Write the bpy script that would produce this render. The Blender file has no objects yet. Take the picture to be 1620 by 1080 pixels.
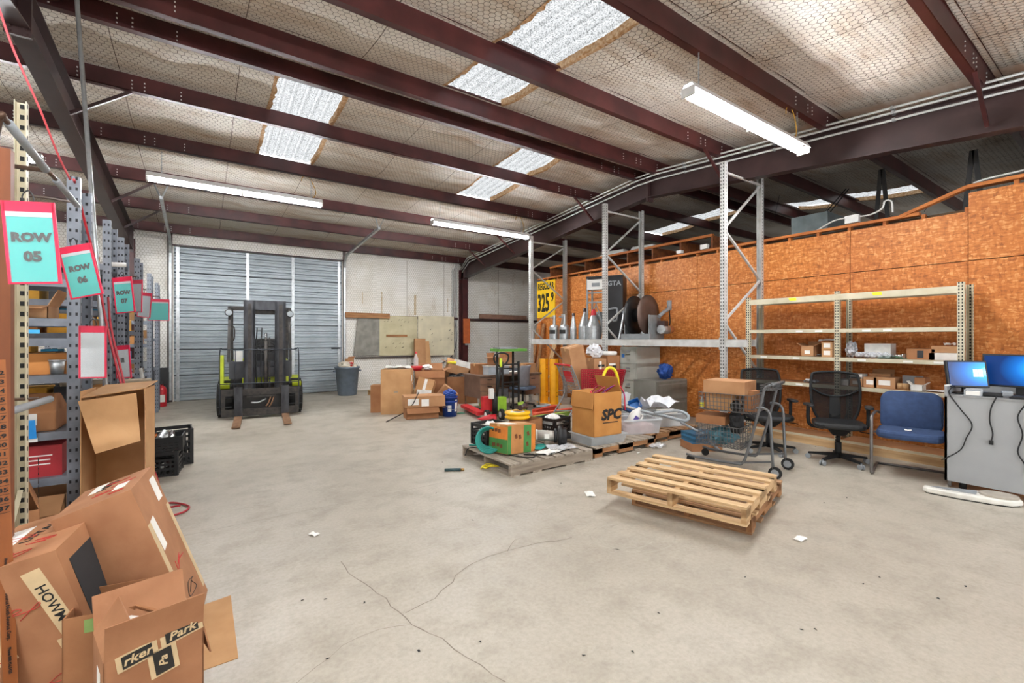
import bpy, bmesh, math, random
import numpy as np
from mathutils import Matrix, Vector, Euler
random.seed(7)
rng = np.random.default_rng(7)
SC = bpy.context.scene
COL = SC.collection
PI = math.pi
R = math.radians

# ---------------------------------------------------------------- camera
F, EYE, HZ = 716.0, 1.5, 535.0
YAW = R(34.55)
S_, C_ = math.sin(YAW), math.cos(YAW)
cam_d = bpy.data.cameras.new('camera')
cam_d.sensor_width = 36.0
cam_d.lens = 36.0 * F / 1620.0
cam_d.shift_y = -(540 - HZ) / 1620.0
cam_d.clip_start = 0.05
cam = bpy.data.objects.new('camera', cam_d)
COL.objects.link(cam)
cam.location = (0, 0, EYE)
cam.rotation_euler = (R(90), 0, -YAW)
SC.camera = cam
# ---------------------------------------------------------------- view, world
SC.view_settings.view_transform = 'Standard'
SC.view_settings.look = 'None'
SC.view_settings.gamma = 1.0
SC.view_settings.use_curve_mapping = False
SC.view_settings.exposure = 0.2
SC.cycles.use_denoising = True
SC.cycles.max_bounces = 9
SC.cycles.diffuse_bounces = 6
SC.cycles.transparent_max_bounces = 12
SC.cycles.sample_clamp_indirect = 6.0
wd = bpy.data.worlds.new('overcast_sky')
SC.world = wd
wd.use_nodes = True
bg = wd.node_tree.nodes['Background']
bg.inputs[0].default_value = (0.86, 0.93, 1.0, 1)
bg.inputs[0].default_value = (0.93, 0.96, 1.0, 1)
bg.inputs[1].default_value = 3.2          # bright hazy sky over the skylights and beyond the added wall openings
TUBE_POWER = 200.0                         # fluorescent tubes
FILL_OPENINGS = [(-6.6, -2.6), (3.2, 7.2), (9.2, 13.6)]   # unseen openings added behind the camera for more daylight
for _a, _b in FILL_OPENINGS:
    _l = bpy.data.lights.new('fill_opening', 'AREA')
    _l.shape = 'RECTANGLE'
    _l.size, _l.size_y = _b - _a, 3.6
    _l.cycles.is_portal = True
    _o = bpy.data.objects.new('fill_opening', _l)
    COL.objects.link(_o)
    _o.location = ((_a + _b) / 2, -2.05, 1.8)
    _o.rotation_euler = (R(90), 0, 0)


# ---------------------------------------------------------------- helpers
def gp(u, v, z=0.0):
    """point of the place at height z that the photograph shows at pixel u, v"""
    t = F * (EYE - z) / (v - HZ)
    k = (u - 810) / F
    return (S_ + k * C_) * t, (C_ - k * S_) * t


def atx(u, X):
    k = (u - 810) / F
    return X * (C_ - k * S_) / (S_ + k * C_)


def aty(u, Y):
    k = (u - 810) / F
    return Y * (S_ + k * C_) / (C_ - k * S_)


def zat(v, X, Y):
    return EYE + (HZ - v) / F * (X * S_ + Y * C_)


def lin(c):
    if isinstance(c, str):
        c = tuple(int(c[i:i + 2], 16) / 255 for i in (0, 2, 4))
        return tuple(((x + .055) / 1.055) ** 2.4 if x > .04045 else x / 12.92 for x in c)
    return tuple(c)


MATS = {}


def mat(name, col, rough=.6, metal=0.0, var=.12, scale=9.0, bump=0.0, col2=None, detail=5.0, alpha=1.0,
        stretch=(1, 1, 1), spec=.5, emit=None, bscale=None, trans=0.0, coords='Object', lo=.35, hi=.65):
    if name in MATS:
        return MATS[name]
    m = bpy.data.materials.new(name)
    m.use_nodes = True
    nt = m.node_tree
    b = nt.nodes['Principled BSDF']
    c = lin(col)
    b.inputs['Roughness'].default_value = rough
    b.inputs['Metallic'].default_value = metal
    b.inputs['Specular IOR Level'].default_value = spec
    b.inputs['Alpha'].default_value = alpha
    if trans:
        b.inputs['Transmission Weight'].default_value = trans
    tc = nt.nodes.new('ShaderNodeTexCoord')
    mp = nt.nodes.new('ShaderNodeMapping')
    mp.inputs['Scale'].default_value = stretch
    nt.links.new(tc.outputs[coords], mp.inputs[0])
    nz = nt.nodes.new('ShaderNodeTexNoise')
    nz.inputs['Scale'].default_value = scale
    nz.inputs['Detail'].default_value = detail
    nt.links.new(mp.outputs[0], nz.inputs[0])
    cr = nt.nodes.new('ShaderNodeValToRGB')
    c2 = lin(col2) if col2 else tuple(x * (1 - var) for x in c)
    c1 = c if col2 else tuple(min(1, x * (1 + var)) for x in c)
    cr.color_ramp.elements[0].position = lo
    cr.color_ramp.elements[1].position = hi
    cr.color_ramp.elements[0].color = (*c2, 1)
    cr.color_ramp.elements[1].color = (*c1, 1)
    nt.links.new(nz.outputs[0], cr.inputs[0])
    nt.links.new(cr.outputs[0], b.inputs['Base Color'])
    if bump:
        n2 = nz
        if bscale:
            n2 = nt.nodes.new('ShaderNodeTexNoise')
            n2.inputs['Scale'].default_value = bscale
            n2.inputs['Detail'].default_value = 4
            nt.links.new(mp.outputs[0], n2.inputs[0])
        bp = nt.nodes.new('ShaderNodeBump')
        bp.inputs['Strength'].default_value = bump
        bp.inputs['Distance'].default_value = .01
        nt.links.new(n2.outputs[0], bp.inputs['Height'])
        nt.links.new(bp.outputs[0], b.inputs['Normal'])
    if emit:
        b.inputs['Emission Color'].default_value = (*lin(emit[0]), 1)
        b.inputs['Emission Strength'].default_value = emit[1]
    MATS[name] = m
    return m


class MB:
    """collects simple solids; build() links them as ONE mesh object"""

    def __init__(s, M=None):
        s.v, s.f, s.sm = [], [], []
        s.M = M or Matrix.Identity(4)

    def add(s, vs, fs, smooth=False, M=None):
        n = len(s.v)
        T = s.M @ M if M is not None else s.M
        s.v += [tuple(T @ Vector(p)) for p in vs]
        s.f += [tuple(i + n for i in f) for f in fs]
        s.sm += [smooth] * len(fs)
        return s

    def box(s, c, d, rot=None, taper=1.0):
        x, y, z = (q / 2 for q in d)
        k = taper
        vs = [(-x, -y, -z), (x, -y, -z), (x, y, -z), (-x, y, -z), (-x * k, -y * k, z), (x * k, -y * k, z), (x * k, y * k, z), (-x * k, y * k, z)]
        fs = [(0, 3, 2, 1), (4, 5, 6, 7), (0, 1, 5, 4), (1, 2, 6, 5), (2, 3, 7, 6), (3, 0, 4, 7)]
        M = Matrix.Translation(c)
        if rot is not None:
            M = M @ (Euler(rot).to_matrix().to_4x4() if not isinstance(rot, Matrix) else rot)
        return s.add(vs, fs, False, M)

    def b2(s, a, b):
        return s.box([(p + q) / 2 for p, q in zip(a, b)], [abs(q - p) for p, q in zip(a, b)])

    def bar(s, p, q, w, h=None, up=(0, 0, 1)):
        p, q = Vector(p), Vector(q)
        d = q - p
        L = d.length
        d.normalize()
        u = Vector(up)
        if abs(d.dot(u)) > .98:
            u = Vector((0, 1, 0))
        x = d.cross(u).normalized()
        y = x.cross(d).normalized()
        M = Matrix.Identity(4)
        for i in range(3):
            M[i][0], M[i][1], M[i][2], M[i][3] = x[i], d[i], y[i], (p[i] + q[i]) / 2
        return s.add(*_boxvf(w, L, h or w), False, M)

    def tube(s, pts, r, n=8, cap=True, closed=False):
        pts = [Vector(p) for p in pts]
        m = len(pts)
        rr = r if isinstance(r, (list, tuple)) else [r] * m
        vs, fs = [], []
        prev = None
        for i, p in enumerate(pts):
            a = pts[i - 1] if (i > 0 or closed) else pts[i]
            b = pts[(i + 1) % m] if (i < m - 1 or closed) else pts[i]
            t = (b - a)
            t = t.normalized() if t.length > 1e-9 else Vector((0, 0, 1))
            if prev is None:
                ref = Vector((0, 0, 1)) if abs(t.z) < .9 else Vector((1, 0, 0))
                x = t.cross(ref).normalized()
            else:
                x = (prev - t * prev.dot(t))
                x = x.normalized() if x.length > 1e-6 else t.orthogonal().normalized()
            prev = x
            y = t.cross(x)
            for j in range(n):
                a_ = 2 * PI * j / n
                vs.append(p + (x * math.cos(a_) + y * math.sin(a_)) * rr[i])
        for i in range(m if closed else m - 1):
            for j in range(n):
                i2, j2 = (i + 1) % m, (j + 1) % n
                fs.append((i * n + j, i * n + j2, i2 * n + j2, i2 * n + j))
        s.add(vs, fs, True)
        if cap and not closed:
            k = len(s.v) - len(vs)
            s.f += [tuple(k + j for j in reversed(range(n))), tuple(k + (m - 1) * n + j for j in range(n))]
            s.sm += [False, False]
        return s

    def cyl(s, p, q, r, n=16, r2=None):
        return s.tube([p, q], [r, r2 if r2 is not None else r], n)

    def lathe(s, prof, n=20, M=None, a0=0, a1=2 * PI):
        full = abs(a1 - a0 - 2 * PI) < 1e-6
        vs, fs = [], []
        k = n if full else n + 1
        for r, z in prof:
            for j in range(k):
                a = a0 + (a1 - a0) * j / n
                vs.append((r * math.cos(a), r * math.sin(a), z))
        for i in range(len(prof) - 1):
            for j in range(n):
                j2 = (j + 1) % k
                fs.append((i * k + j, i * k + j2, (i + 1) * k + j2, (i + 1) * k + j))
        return s.add(vs, fs, True, M)

    def lathe_sharp(s, segs, n=20, M=None):
        for a in segs:
            s.lathe(a, n, M)
        return s

    def prism(s, out, h, M=None, smooth=False):
        """outline in xy, extruded from z=0 to z=h"""
        n = len(out)
        vs = [(x, y, 0) for x, y in out] + [(x, y, h) for x, y in out]
        fs = [tuple(reversed(range(n))), tuple(range(n, 2 * n))]
        s.add(vs, fs, False, M)
        k = len(s.v) - 2 * n
        for i in range(n):
            j = (i + 1) % n
            s.f.append((k + i, k + j, k + n + j, k + n + i))
            s.sm.append(smooth)
        return s

    def slab(s, pts, th):
        """thin plate through a loop of 3D points, thickened along its normal"""
        P = [Vector(p) for p in pts]
        nrm = (P[1] - P[0]).cross(P[2] - P[1]).normalized() * th
        n = len(P)
        vs = P + [p + nrm for p in P]
        fs = [tuple(reversed(range(n))), tuple(range(n, 2 * n))] + [(i, (i + 1) % n, n + (i + 1) % n, n + i) for i in range(n)]
        return s.add(vs, fs)

    def build(s, name, m, parent=None, kind=None, label=None, bevel=0, subsurf=0):
        me = bpy.data.meshes.new(name)
        me.from_pydata(s.v, [], s.f)
        if any(s.sm):
            me.polygons.foreach_set('use_smooth', s.sm)
        me.update()
        o = bpy.data.objects.new(name, me)
        COL.objects.link(o)
        if m is not None:
            me.materials.append(m)
        if parent is not None:
            o.parent = parent
        if kind:
            o['kind'] = kind
        if label:
            o['label'] = label
        if bevel:
            md = o.modifiers.new('soft', 'BEVEL')
            md.width = bevel
            md.segments = 2
            md.limit_method = 'ANGLE'
        if subsurf:
            md = o.modifiers.new('sub', 'SUBSURF')
            md.levels = md.render_levels = subsurf
        return o


def _boxvf(a, b, c):
    x, y, z = a / 2, b / 2, c / 2
    return ([(-x, -y, -z), (x, -y, -z), (x, y, -z), (-x, y, -z), (-x, -y, z), (x, -y, z), (x, y, z), (-x, y, z)],
            [(0, 3, 2, 1), (4, 5, 6, 7), (0, 1, 5, 4), (1, 2, 6, 5), (2, 3, 7, 6), (3, 0, 4, 7)])


def tag(o, label, cat, group=None, kind=None):
    o['label'] = label
    o['category'] = cat
    if group:
        o['group'] = group
    if kind:
        o['kind'] = kind
    return o


def thing(name, label, cat, loc=(0, 0, 0), rz=0.0, group=None, rot=None):
    o = bpy.data.objects.new(name, None)
    o.empty_display_size = .1
    COL.objects.link(o)
    o.location = loc if len(loc) == 3 else (*loc, 0)
    o.rotation_euler = rot if rot else (0, 0, rz)
    return tag(o, label, cat, group)


def struct(o):
    o['kind'] = 'structure'
    return o


def copy_tree(o, parent=None):
    c = o.copy()
    COL.objects.link(c)
    c.parent = parent
    for ch in [x for x in COL.objects if x.parent == o]:
        copy_tree(ch, c)
    return c


def child_copy(o, parent, loc=None, rot=None):
    c = o.copy()
    COL.objects.link(c)
    c.parent = parent
    if loc is not None:
        c.location = loc
    if rot is not None:
        c.rotation_euler = rot
    return c


def text(body, size, m, parent, loc, rot, name='lettering', sx=1.0, align='CENTER', bold=0.0, shear=0.0):
    cu = bpy.data.curves.new(name, 'FONT')
    cu.body = body
    cu.size = size
    cu.align_x = align
    cu.align_y = 'CENTER'
    cu.extrude = .0008
    cu.offset = bold
    cu.shear = shear
    cu.resolution_u = 2
    cu.materials.append(m)
    tmp = bpy.data.objects.new(name, cu)
    COL.objects.link(tmp)
    me = bpy.data.meshes.new_from_object(tmp.evaluated_get(bpy.context.evaluated_depsgraph_get()))
    bpy.data.objects.remove(tmp)
    me.name = name
    for v in me.vertices:
        v.co.x *= sx
    o = bpy.data.objects.new(name, me)
    COL.objects.link(o)
    o.parent = parent
    o.location = loc
    o.rotation_euler = rot
    return o


def rz_m(a, loc=(0, 0, 0)):
    return Matrix.Translation(loc) @ Matrix.Rotation(a, 4, 'Z')


def arc(c, r, a0, a1, n, plane='xy'):
    out = []
    for i in range(n + 1):
        a = a0 + (a1 - a0) * i / n
        p, q = r * math.cos(a), r * math.sin(a)
        out.append({'xy': (c[0] + p, c[1] + q, c[2]), 'xz': (c[0] + p, c[1], c[2] + q), 'yz': (c[0], c[1] + p, c[2] + q)}[plane])
    return out


def smooth_path(pts, n=6):
    """Catmull-Rom through points"""
    P = [Vector(p) for p in pts]
    P = [P[0] * 2 - P[1]] + P + [P[-1] * 2 - P[-2]]
    out = []
    for i in range(1, len(P) - 2):
        a, b, c, d = P[i - 1:i + 3]
        for j in range(n):
            t = j / n
            out.append(.5 * ((2 * b) + (c - a) * t + (2 * a - 5 * b + 4 * c - d) * t * t + (3 * b - a - 3 * c + d) * t ** 3))
    out.append(P[-2])
    return out


def rounded(w, h, r, n=4):
    out = []
    for cx, cy, a in ((w / 2 - r, h / 2 - r, 0), (-w / 2 + r, h / 2 - r, 90), (-w / 2 + r, -h / 2 + r, 180), (w / 2 - r, -h / 2 + r, 270)):
        for i in range(n + 1):
            t = R(a + 90 * i / n)
            out.append((cx + r * math.cos(t), cy + r * math.sin(t)))
    return out


# ---------------------------------------------------------------- common materials
steel_red = mat('oxide_red_steel', '4e2423', .42, .1, .18, 3, col2='371717')
steel_dark = mat('dark_brown_steel', '3b2928', .4, .1, .2, 3)
conduit_m = mat('conduit_zinc', 'c9cac8', .4, .25, .08, 10)
galv = mat('galvanised_steel', 'b4b8ba', .38, .75, .15, 14)
white_steel = mat('rack_white_steel', 'c9c9c6', .5, .1, .1, 6, col2='b2b1ac')
grey_steel = mat('shelf_grey_steel', '7b8089', .45, .25, .15, 8, col2='666b74')
beige_steel = mat('shelf_beige_steel', 'cfc7ae', .5, .1, .08, 6, col2='bdb499')
black_steel = mat('black_steel', '1b1b1d', .5, .3, .3, 10, col2='2c2b2b')
black_plastic = mat('black_plastic', '141416', .5, 0, .2, 12)
rubber = mat('black_rubber', '1a1a1a', .8, 0, .2, 20)
white_plastic = mat('white_plastic', 'e2e2de', .4, 0, .05, 8)
white_paper = mat('white_paper', 'eceae4', .7, 0, .05, 8)
ink = mat('black_ink', '161514', .7, 0, .1, 8)
chrome = mat('chrome_steel', 'c4c6c8', .2, .95, .08, 12)
grey_plastic = mat('grey_plastic', '8b8f92', .5, 0, .1, 8)
red_plastic = mat('red_plastic', 'c3202b', .4, 0, .1, 8)
yellow_paint = mat('yellow_paint', 'ffb915', .45, 0, .08, 8, col2='f2a30c')
blue_plastic = mat('blue_plastic', '1b3f8f', .4, 0, .1, 8)
wood_pale = mat('pale_pallet_wood', 'd0ae82', .75, 0, .2, 7, .15, col2='b08a5e', stretch=(.25, 3, 3))
wood_pale_d = mat('pale_deck_wood', 'd6b78c', .75, 0, .2, 5, .15, col2='b6946a', stretch=(9, .5, 9))
wood_grey_d = mat('weathered_deck_wood', 'a89e90', .85, 0, .2, 5, .2, col2='877b6c', stretch=(9, .5, 9))
wood_brown_d = mat('brown_deck_wood', 'ab8560', .8, 0, .2, 5, .2, col2='8a6546', stretch=(9, .5, 9))
wood_grey = mat('weathered_pallet_wood', '9b8f80', .85, 0, .2, 7, .2, col2='7c6f61', stretch=(.3, 3, 3))
wood_brown = mat('brown_pallet_wood', 'a8794f', .8, 0, .2, 7, .2, col2='845a38', stretch=(.3, 3, 3))
lumber = mat('framing_lumber', 'c07538', .75, 0, .2, 6, .1, col2='a45c28', stretch=(3, .3, 3))
card = mat('kraft_cardboard', 'b78a62', .8, 0, .1, 4, .06, col2='a57750', bscale=60)
card_b = mat('tan_cardboard', 'c4986a', .8, 0, .1, 4, .06, col2='b4875a', bscale=60)
card_c = mat('red_brown_cardboard', 'a5734c', .8, 0, .1, 4, .06, col2='93633f', bscale=60)
card_in = mat('cardboard_inside', 'b07c3c', .85, 0, .1, 3, .05, bscale=50)
tape = mat('packing_tape', 'c79d6a', .3, 0, .06, 8)


def clear_plastic(name, col, a=.35, rough=.25):
    m = mat(name, col, rough, 0, .06, 10, alpha=a)
    return m


clear = clear_plastic('clear_tote_plastic', 'd9dde0', .42)
film = clear_plastic('clear_film', 'e6e8ea', .38, .12)

# ================================================================ STRUCTURE
Y_BACK, Y_FRONT, X_LEFT, X_RIGHT = 13.35, -2.0, -9.4, 15.6
RIDGE, PITCH = 5.65, .083
FRX = 7.1                                   # the frame line beside the OSB wall
FLX = -1.3                                  # the frame line beside the shelving rows
PUR = [13.22, 11.65, 10.1, 8.6, 7.1, 5.9, 5.38, 4.12, 2.62, 1.12, -.4, -1.88]
OX = 7.72                                   # face of the OSB partition


def zpur(y):
    return 4.577 - PITCH * abs(y - RIDGE)


PS = np.array(sorted(PUR + [Y_BACK + .3, Y_FRONT - .3]))


def zins(x, y):
    """underside of the roof insulation, bellied between the purlins"""
    x = np.asarray(x, float)
    y = np.asarray(y, float)
    b = 4.577 + .232 - PITCH * np.abs(y - RIDGE)
    i = np.clip(np.searchsorted(PS, y) - 1, 0, len(PS) - 2)
    t = np.clip((y - PS[i]) / (PS[i + 1] - PS[i]), 0, 1)
    w = np.minimum(1, (PS[i + 1] - PS[i]) / 1.2)
    sag = -.055 * w * np.sin(PI * t) ** .8 * (1 + .35 * np.sin(x * 5.15) * np.sin(i * 1.7 + x * .4))
    return b + sag + .006 * np.sin(x * 11 + y * 7) * np.sin(PI * t)


def mesh_np(name, V, Q, m, parent=None, smooth=False):
    me = bpy.data.meshes.new(name)
    k = Q.shape[1]
    me.vertices.add(len(V))
    me.vertices.foreach_set('co', V.astype(np.float32).ravel())
    me.loops.add(Q.size)
    me.loops.foreach_set('vertex_index', Q.astype(np.int32).ravel())
    me.polygons.add(len(Q))
    me.polygons.foreach_set('loop_start', np.arange(0, Q.size, k, dtype=np.int32))
    if smooth:
        me.polygons.foreach_set('use_smooth', np.ones(len(Q), bool))
    me.update(calc_edges=True)
    me.materials.append(m)
    o = bpy.data.objects.new(name, me)
    COL.objects.link(o)
    if parent:
        o.parent = parent
    return o


def pos_mat(name, rough=.7):
    """material driven by the position in the place"""
    m = bpy.data.materials.new(name)
    m.use_nodes = True
    nt = m.node_tree
    b = nt.nodes['Principled BSDF']
    b.inputs['Roughness'].default_value = rough
    g = nt.nodes.new('ShaderNodeNewGeometry')
    return m, nt, b, g.outputs['Position']


def nd(nt, typ, **kw):
    n = nt.nodes.new('ShaderNode' + typ)
    for k, v in kw.items():
        if k in n.inputs:
            n.inputs[k].default_value = v
        else:
            setattr(n, k, v)
    return n


def ramp(nt, src, stops):
    n = nt.nodes.new('ShaderNodeValToRGB')
    e = n.color_ramp.elements
    while len(e) < len(stops):
        e.new(.5)
    for q, (p, c) in zip(e, stops):
        q.position = p
        q.color = (*lin(c), 1) if not isinstance(c, (int, float)) else (c, c, c, 1)
    nt.links.new(src, n.inputs[0])
    return n.outputs[0]


def mixc(nt, fac, a, b, mode='MIX'):
    n = nt.nodes.new('ShaderNodeMix')
    n.data_type = 'RGBA'
    n.blend_type = mode
    for s, q in ((0, fac), (6, a), (7, b)):
        if hasattr(q, 'node'):
            nt.links.new(q, n.inputs[s])
        elif s == 0:
            n.inputs[0].default_value = q
        else:
            n.inputs[s].default_value = (*lin(q), 1)
    return n.outputs[2]


def noise(nt, vec, scale, detail=5, rough=.55, stretch=None, dist=0):
    if stretch:
        mp = nd(nt, 'Mapping')
        mp.inputs['Scale'].default_value = stretch
        nt.links.new(vec, mp.inputs[0])
        vec = mp.outputs[0]
    n = nd(nt, 'TexNoise', Scale=scale, Detail=detail, Roughness=rough, Distortion=dist)
    nt.links.new(vec, n.inputs['Vector'])
    return n.outputs[0]


def bump(nt, b, h, st=.3, d=.01):
    n = nd(nt, 'Bump', Strength=st, Distance=d)
    nt.links.new(h, n.inputs['Height'])
    nt.links.new(n.outputs[0], b.inputs['Normal'])


# --- concrete floor
m_floor, nt, b, P = pos_mat('worn_concrete', .5)
n1 = noise(nt, P, .55, 8, .6)
n2 = noise(nt, P, 3.2, 8, .62)
n3 = noise(nt, P, 38, 5, .7)
c = ramp(nt, n1, [(.3, '9f978a'), (.5, 'aea698'), (.72, 'b8b1a4')])
c = mixc(nt, ramp(nt, n2, [(.3, .6), (.52, 0)]), c, '938a7d')
c2 = ramp(nt, n3, [(.3, 'c6c2bb'), (.6, 'ffffff')])
c = mixc(nt, .4, c, c2, 'MULTIPLY')
n4 = noise(nt, P, 1.1, 10, .7, (1, .25, 1), .6)
c = mixc(nt, ramp(nt, n4, [(.62, 0), (.75, .55)]), c, '7d7365')
nt.links.new(c, b.inputs['Base Color'])
nt.links.new(ramp(nt, n2, [(.3, .62), (.7, .36)]), b.inputs['Roughness'])
bump(nt, b, n3, .05, .003)
fl = MB().b2((X_LEFT - .1, Y_FRONT - .1, -.15), (X_RIGHT + .1, Y_BACK + .6, 0)).build('floor', m_floor)
struct(fl)
m_crack = mat('dark_crack', '80776b', .9)
m_ring = mat('tyre_scuff', '9d9689', .7, 0, .2, 12, col2='b0a99c')


def ribbon(pts, w, z=.0012, jit=0.0):
    P_ = [Vector((*p, z)) for p in pts]
    out = []
    for i in range(len(P_) - 1):
        n = max(2, int((P_[i + 1] - P_[i]).length / .07))
        for j in range(n):
            q = P_[i].lerp(P_[i + 1], j / n)
            out.append(q + Vector((random.gauss(0, jit), random.gauss(0, jit), 0)))
    out.append(P_[-1])
    vs, fs = [], []
    for i, q in enumerate(out):
        t = (out[min(i + 1, len(out) - 1)] - out[max(i - 1, 0)]).normalized()
        s_ = Vector((-t.y, t.x, 0)) * (w / 2 * (random.uniform(.5, 1.3) if jit else 1))
        vs += [q + s_, q - s_]
        if i:
            fs.append((2 * i - 2, 2 * i - 1, 2 * i + 1, 2 * i))
    return vs, fs


def crack(pix, w=.006, jit=.008):
    MB().add(*ribbon([gp(*p) for p in pix], w, jit=jit)).build('crack', m_crack, fl)


crack([(540, 888), (560, 915), (600, 938), (632, 966), (650, 988), (700, 1012), (740, 1040), (800, 1079)])
crack([(640, 968), (688, 945), (712, 920), (745, 890), (800, 872), (850, 860), (905, 850)])
crack([(470, 1079), (540, 1020), (600, 995), (650, 988)], .004)
crack([(800, 872), (815, 855), (830, 850)], .004)
m_joint = mat('saw_cut_joint', '8f887c', .9)
for a, b_ in (((268, 852), (1010, 700)), ((372, 1010), (268, 1040))):
    MB().add(*ribbon([gp(*a), gp(*b_)], .004)).build('control_joint', m_joint, fl)
for (u, v, r) in ((905, 800, .34), (985, 846, .27), (1010, 848, .30)):
    x, y = gp(u, v)
    MB().add(*ribbon([(x + r * math.cos(a / 24 * PI), y + .8 * r * math.sin(a / 24 * PI)) for a in range(random.randint(0, 8), 44)], .014, .001)).build('tyre_scuff', m_ring, fl)

# --- white faced insulation
m_ins, nt, b, P = pos_mat('faced_insulation', .55)
n1 = noise(nt, P, .9, 6, .6)
n2 = noise(nt, P, 2.6, 6, .6, (.35, 1.6, 1))
c = ramp(nt, n1, [(.3, 'd8cdbe'), (.48, 'e4ddd2'), (.7, 'ece8e0')])
c = mixc(nt, ramp(nt, n2, [(.48, 0), (.7, .65)]), c, 'b39471')  # tan streaks: dirt stain, with shade of the sagging blanket painted in
nt.links.new(c, b.inputs['Base Color'])
bump(nt, b, noise(nt, P, 14, 3), .5, .02)
m_wallins, nt, b, P = pos_mat('white_wall_facing', .5)
n1 = noise(nt, P, 1.3, 6, .6)
n2 = noise(nt, P, 3.0, 7, .65, (1.6, 1, .35))
c = ramp(nt, n1, [(.3, 'dcd6ca'), (.5, 'eae7e0'), (.7, 'f0eeea')])
c = mixc(nt, ramp(nt, n2, [(.6, 0), (.78, .6)]), c, 'a98d68')
nt.links.new(c, b.inputs['Base Color'])
bump(nt, b, noise(nt, P, 9, 3), .6, .02)
m_wire = mat('poultry_wire', '57493b', .7, .3)  # dark tone takes in dirt and contact shade along the wires
m_wirew = mat('poultry_wire_wall', 'a2998a', .6, .3)

SKY = [(.78, 1.60, 5.95, 8.58), (4.46, 5.32, 5.95, 8.58), (2.60, 3.48, 2.7, 5.33),
       (10.5, 11.36, 5.95, 8.58), (11.6, 12.5, 2.7, 5.33), (-4.2, -3.4, 2.7, 5.33)]


def in_sky(x, y, e=0.0):
    q = np.zeros(np.broadcast(x, y).shape, bool)
    for a, b_, c_, d_ in SKY:
        q |= (x > a - e) & (x < b_ + e) & (y > c_ - e) & (y < d_ + e)
    return q


xs = np.unique(np.round(np.concatenate([np.arange(X_LEFT - .2, X_RIGHT + .3, .11)] + [np.array([s_[0], s_[1]]) for s_ in SKY]), 4))
ys = np.unique(np.round(np.concatenate([np.arange(Y_FRONT - .2, Y_BACK + .3, .085)] + [np.array([s_[2], s_[3]]) for s_ in SKY]), 4))
GX, GY = np.meshgrid(xs, ys, indexing='ij')
V = np.stack([GX, GY, zins(GX, GY)], -1).reshape(-1, 3)
ny = len(ys)
I, J = np.meshgrid(np.arange(len(xs) - 1), np.arange(ny - 1), indexing='ij')
cx = (xs[:-1, None] + xs[1:, None]) / 2 + 0 * ys[None, :-1]
cy = (ys[None, :-1] + ys[None, 1:]) / 2 + 0 * xs[:-1, None]
keep = ~in_sky(cx, cy)
a0 = (I * ny + J)[keep]
Q = np.stack([a0, a0 + 1, a0 + ny + 1, a0 + ny], -1)
ceil_o = struct(mesh_np('ceiling', V, Q, m_ins, smooth=True))


def hex_edges(x0, x1, y0, y1, w, hh):
    ni, nj = int((x1 - x0) / w) + 1, int((y1 - y0) / (hh * .75)) + 1
    ii, jj = np.meshgrid(np.arange(ni), np.arange(nj), indexing='ij')
    ax = x0 + (ii + .5 * (jj % 2)) * w
    ay = y0 + jj * hh * .75
    A, B = [], []
    for p, q in (((w / 2, -hh / 4), (w / 2, hh / 4)), ((0, hh / 2), (w / 2, hh / 4)), ((-w / 2, hh / 4), (0, hh / 2))):
        A.append(np.stack([ax + p[0], ay + p[1]], -1).reshape(-1, 2))
        B.append(np.stack([ax + q[0], ay + q[1]], -1).reshape(-1, 2))
    return np.concatenate(A), np.concatenate(B)


def wire_ribbons(A, B, w, place):
    d = B - A
    d /= np.linalg.norm(d, axis=1, keepdims=True)
    n = np.stack([-d[:, 1], d[:, 0]], -1) * w / 2
    V = np.stack([place(A - n), place(A + n), place(B + n), place(B - n)], 1).reshape(-1, 3)
    Q = np.arange(len(A) * 4).reshape(-1, 4)
    return V, Q


A, B = hex_edges(-4.5, 13.5, .6, Y_BACK - .05, .064, .078)
mid = (A + B) / 2
ok = ~in_sky(mid[:, 0], mid[:, 1], .02)
ok &= (mid[:, 0] < FRX) | (mid[:, 0] > 7.3)
V, Q = wire_ribbons(A[ok], B[ok], .0042, lambda p: np.stack([p[:, 0], p[:, 1], zins(p[:, 0], p[:, 1]) - .004], -1))
o = mesh_np('wire_netting', V, Q, m_wire, ceil_o)
o['kind'] = 'stuff'
# seams of the facing, running down the slope
for x in np.arange(-4.3, 13, 1.17):
    yy = np.arange(.6, Y_BACK - .05, .085)
    yy = yy[~in_sky(np.full_like(yy, x), yy, .03)]
    zz = zins(np.full_like(yy, x), yy) - .003
    mb = MB()
    for i in range(len(yy) - 1):
        if yy[i + 1] - yy[i] < .12:
            mb.add([(x, yy[i], zz[i]), (x + .007, yy[i], zz[i]), (x + .007, yy[i + 1], zz[i + 1]), (x, yy[i + 1], zz[i + 1])], [(0, 1, 2, 3)])
    mb.build('facing_seam', m_wire, ceil_o)

# --- skylights: ribbed translucent sheets lit by the sky above
m_sky = bpy.data.materials.new('ribbed_fibreglass')
m_sky.use_nodes = True
nt = m_sky.node_tree
for n in list(nt.nodes):
    nt.nodes.remove(n)
g = nd(nt, 'NewGeometry')
nz = noise(nt, g.outputs['Position'], 60, 3, .7)
c = ramp(nt, nz, [(.36, '626362'), (.56, 'b4b4b3')])
tr = nd(nt, 'BsdfTranslucent')
df = nd(nt, 'BsdfDiffuse')
nt.links.new(c, tr.inputs[0])
nt.links.new(c, df.inputs[0])
mx = nd(nt, 'MixShader')
mx.inputs[0].default_value = .22
nt.links.new(tr.outputs[0], mx.inputs[1])
nt.links.new(df.outputs[0], mx.inputs[2])
om = nd(nt, 'OutputMaterial')
nt.links.new(mx.outputs[0], om.inputs[0])
m_fray = mat('frayed_kraft_edge', 'a87b4c', .9, 0, .25, 30, col2='d2b491')
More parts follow.
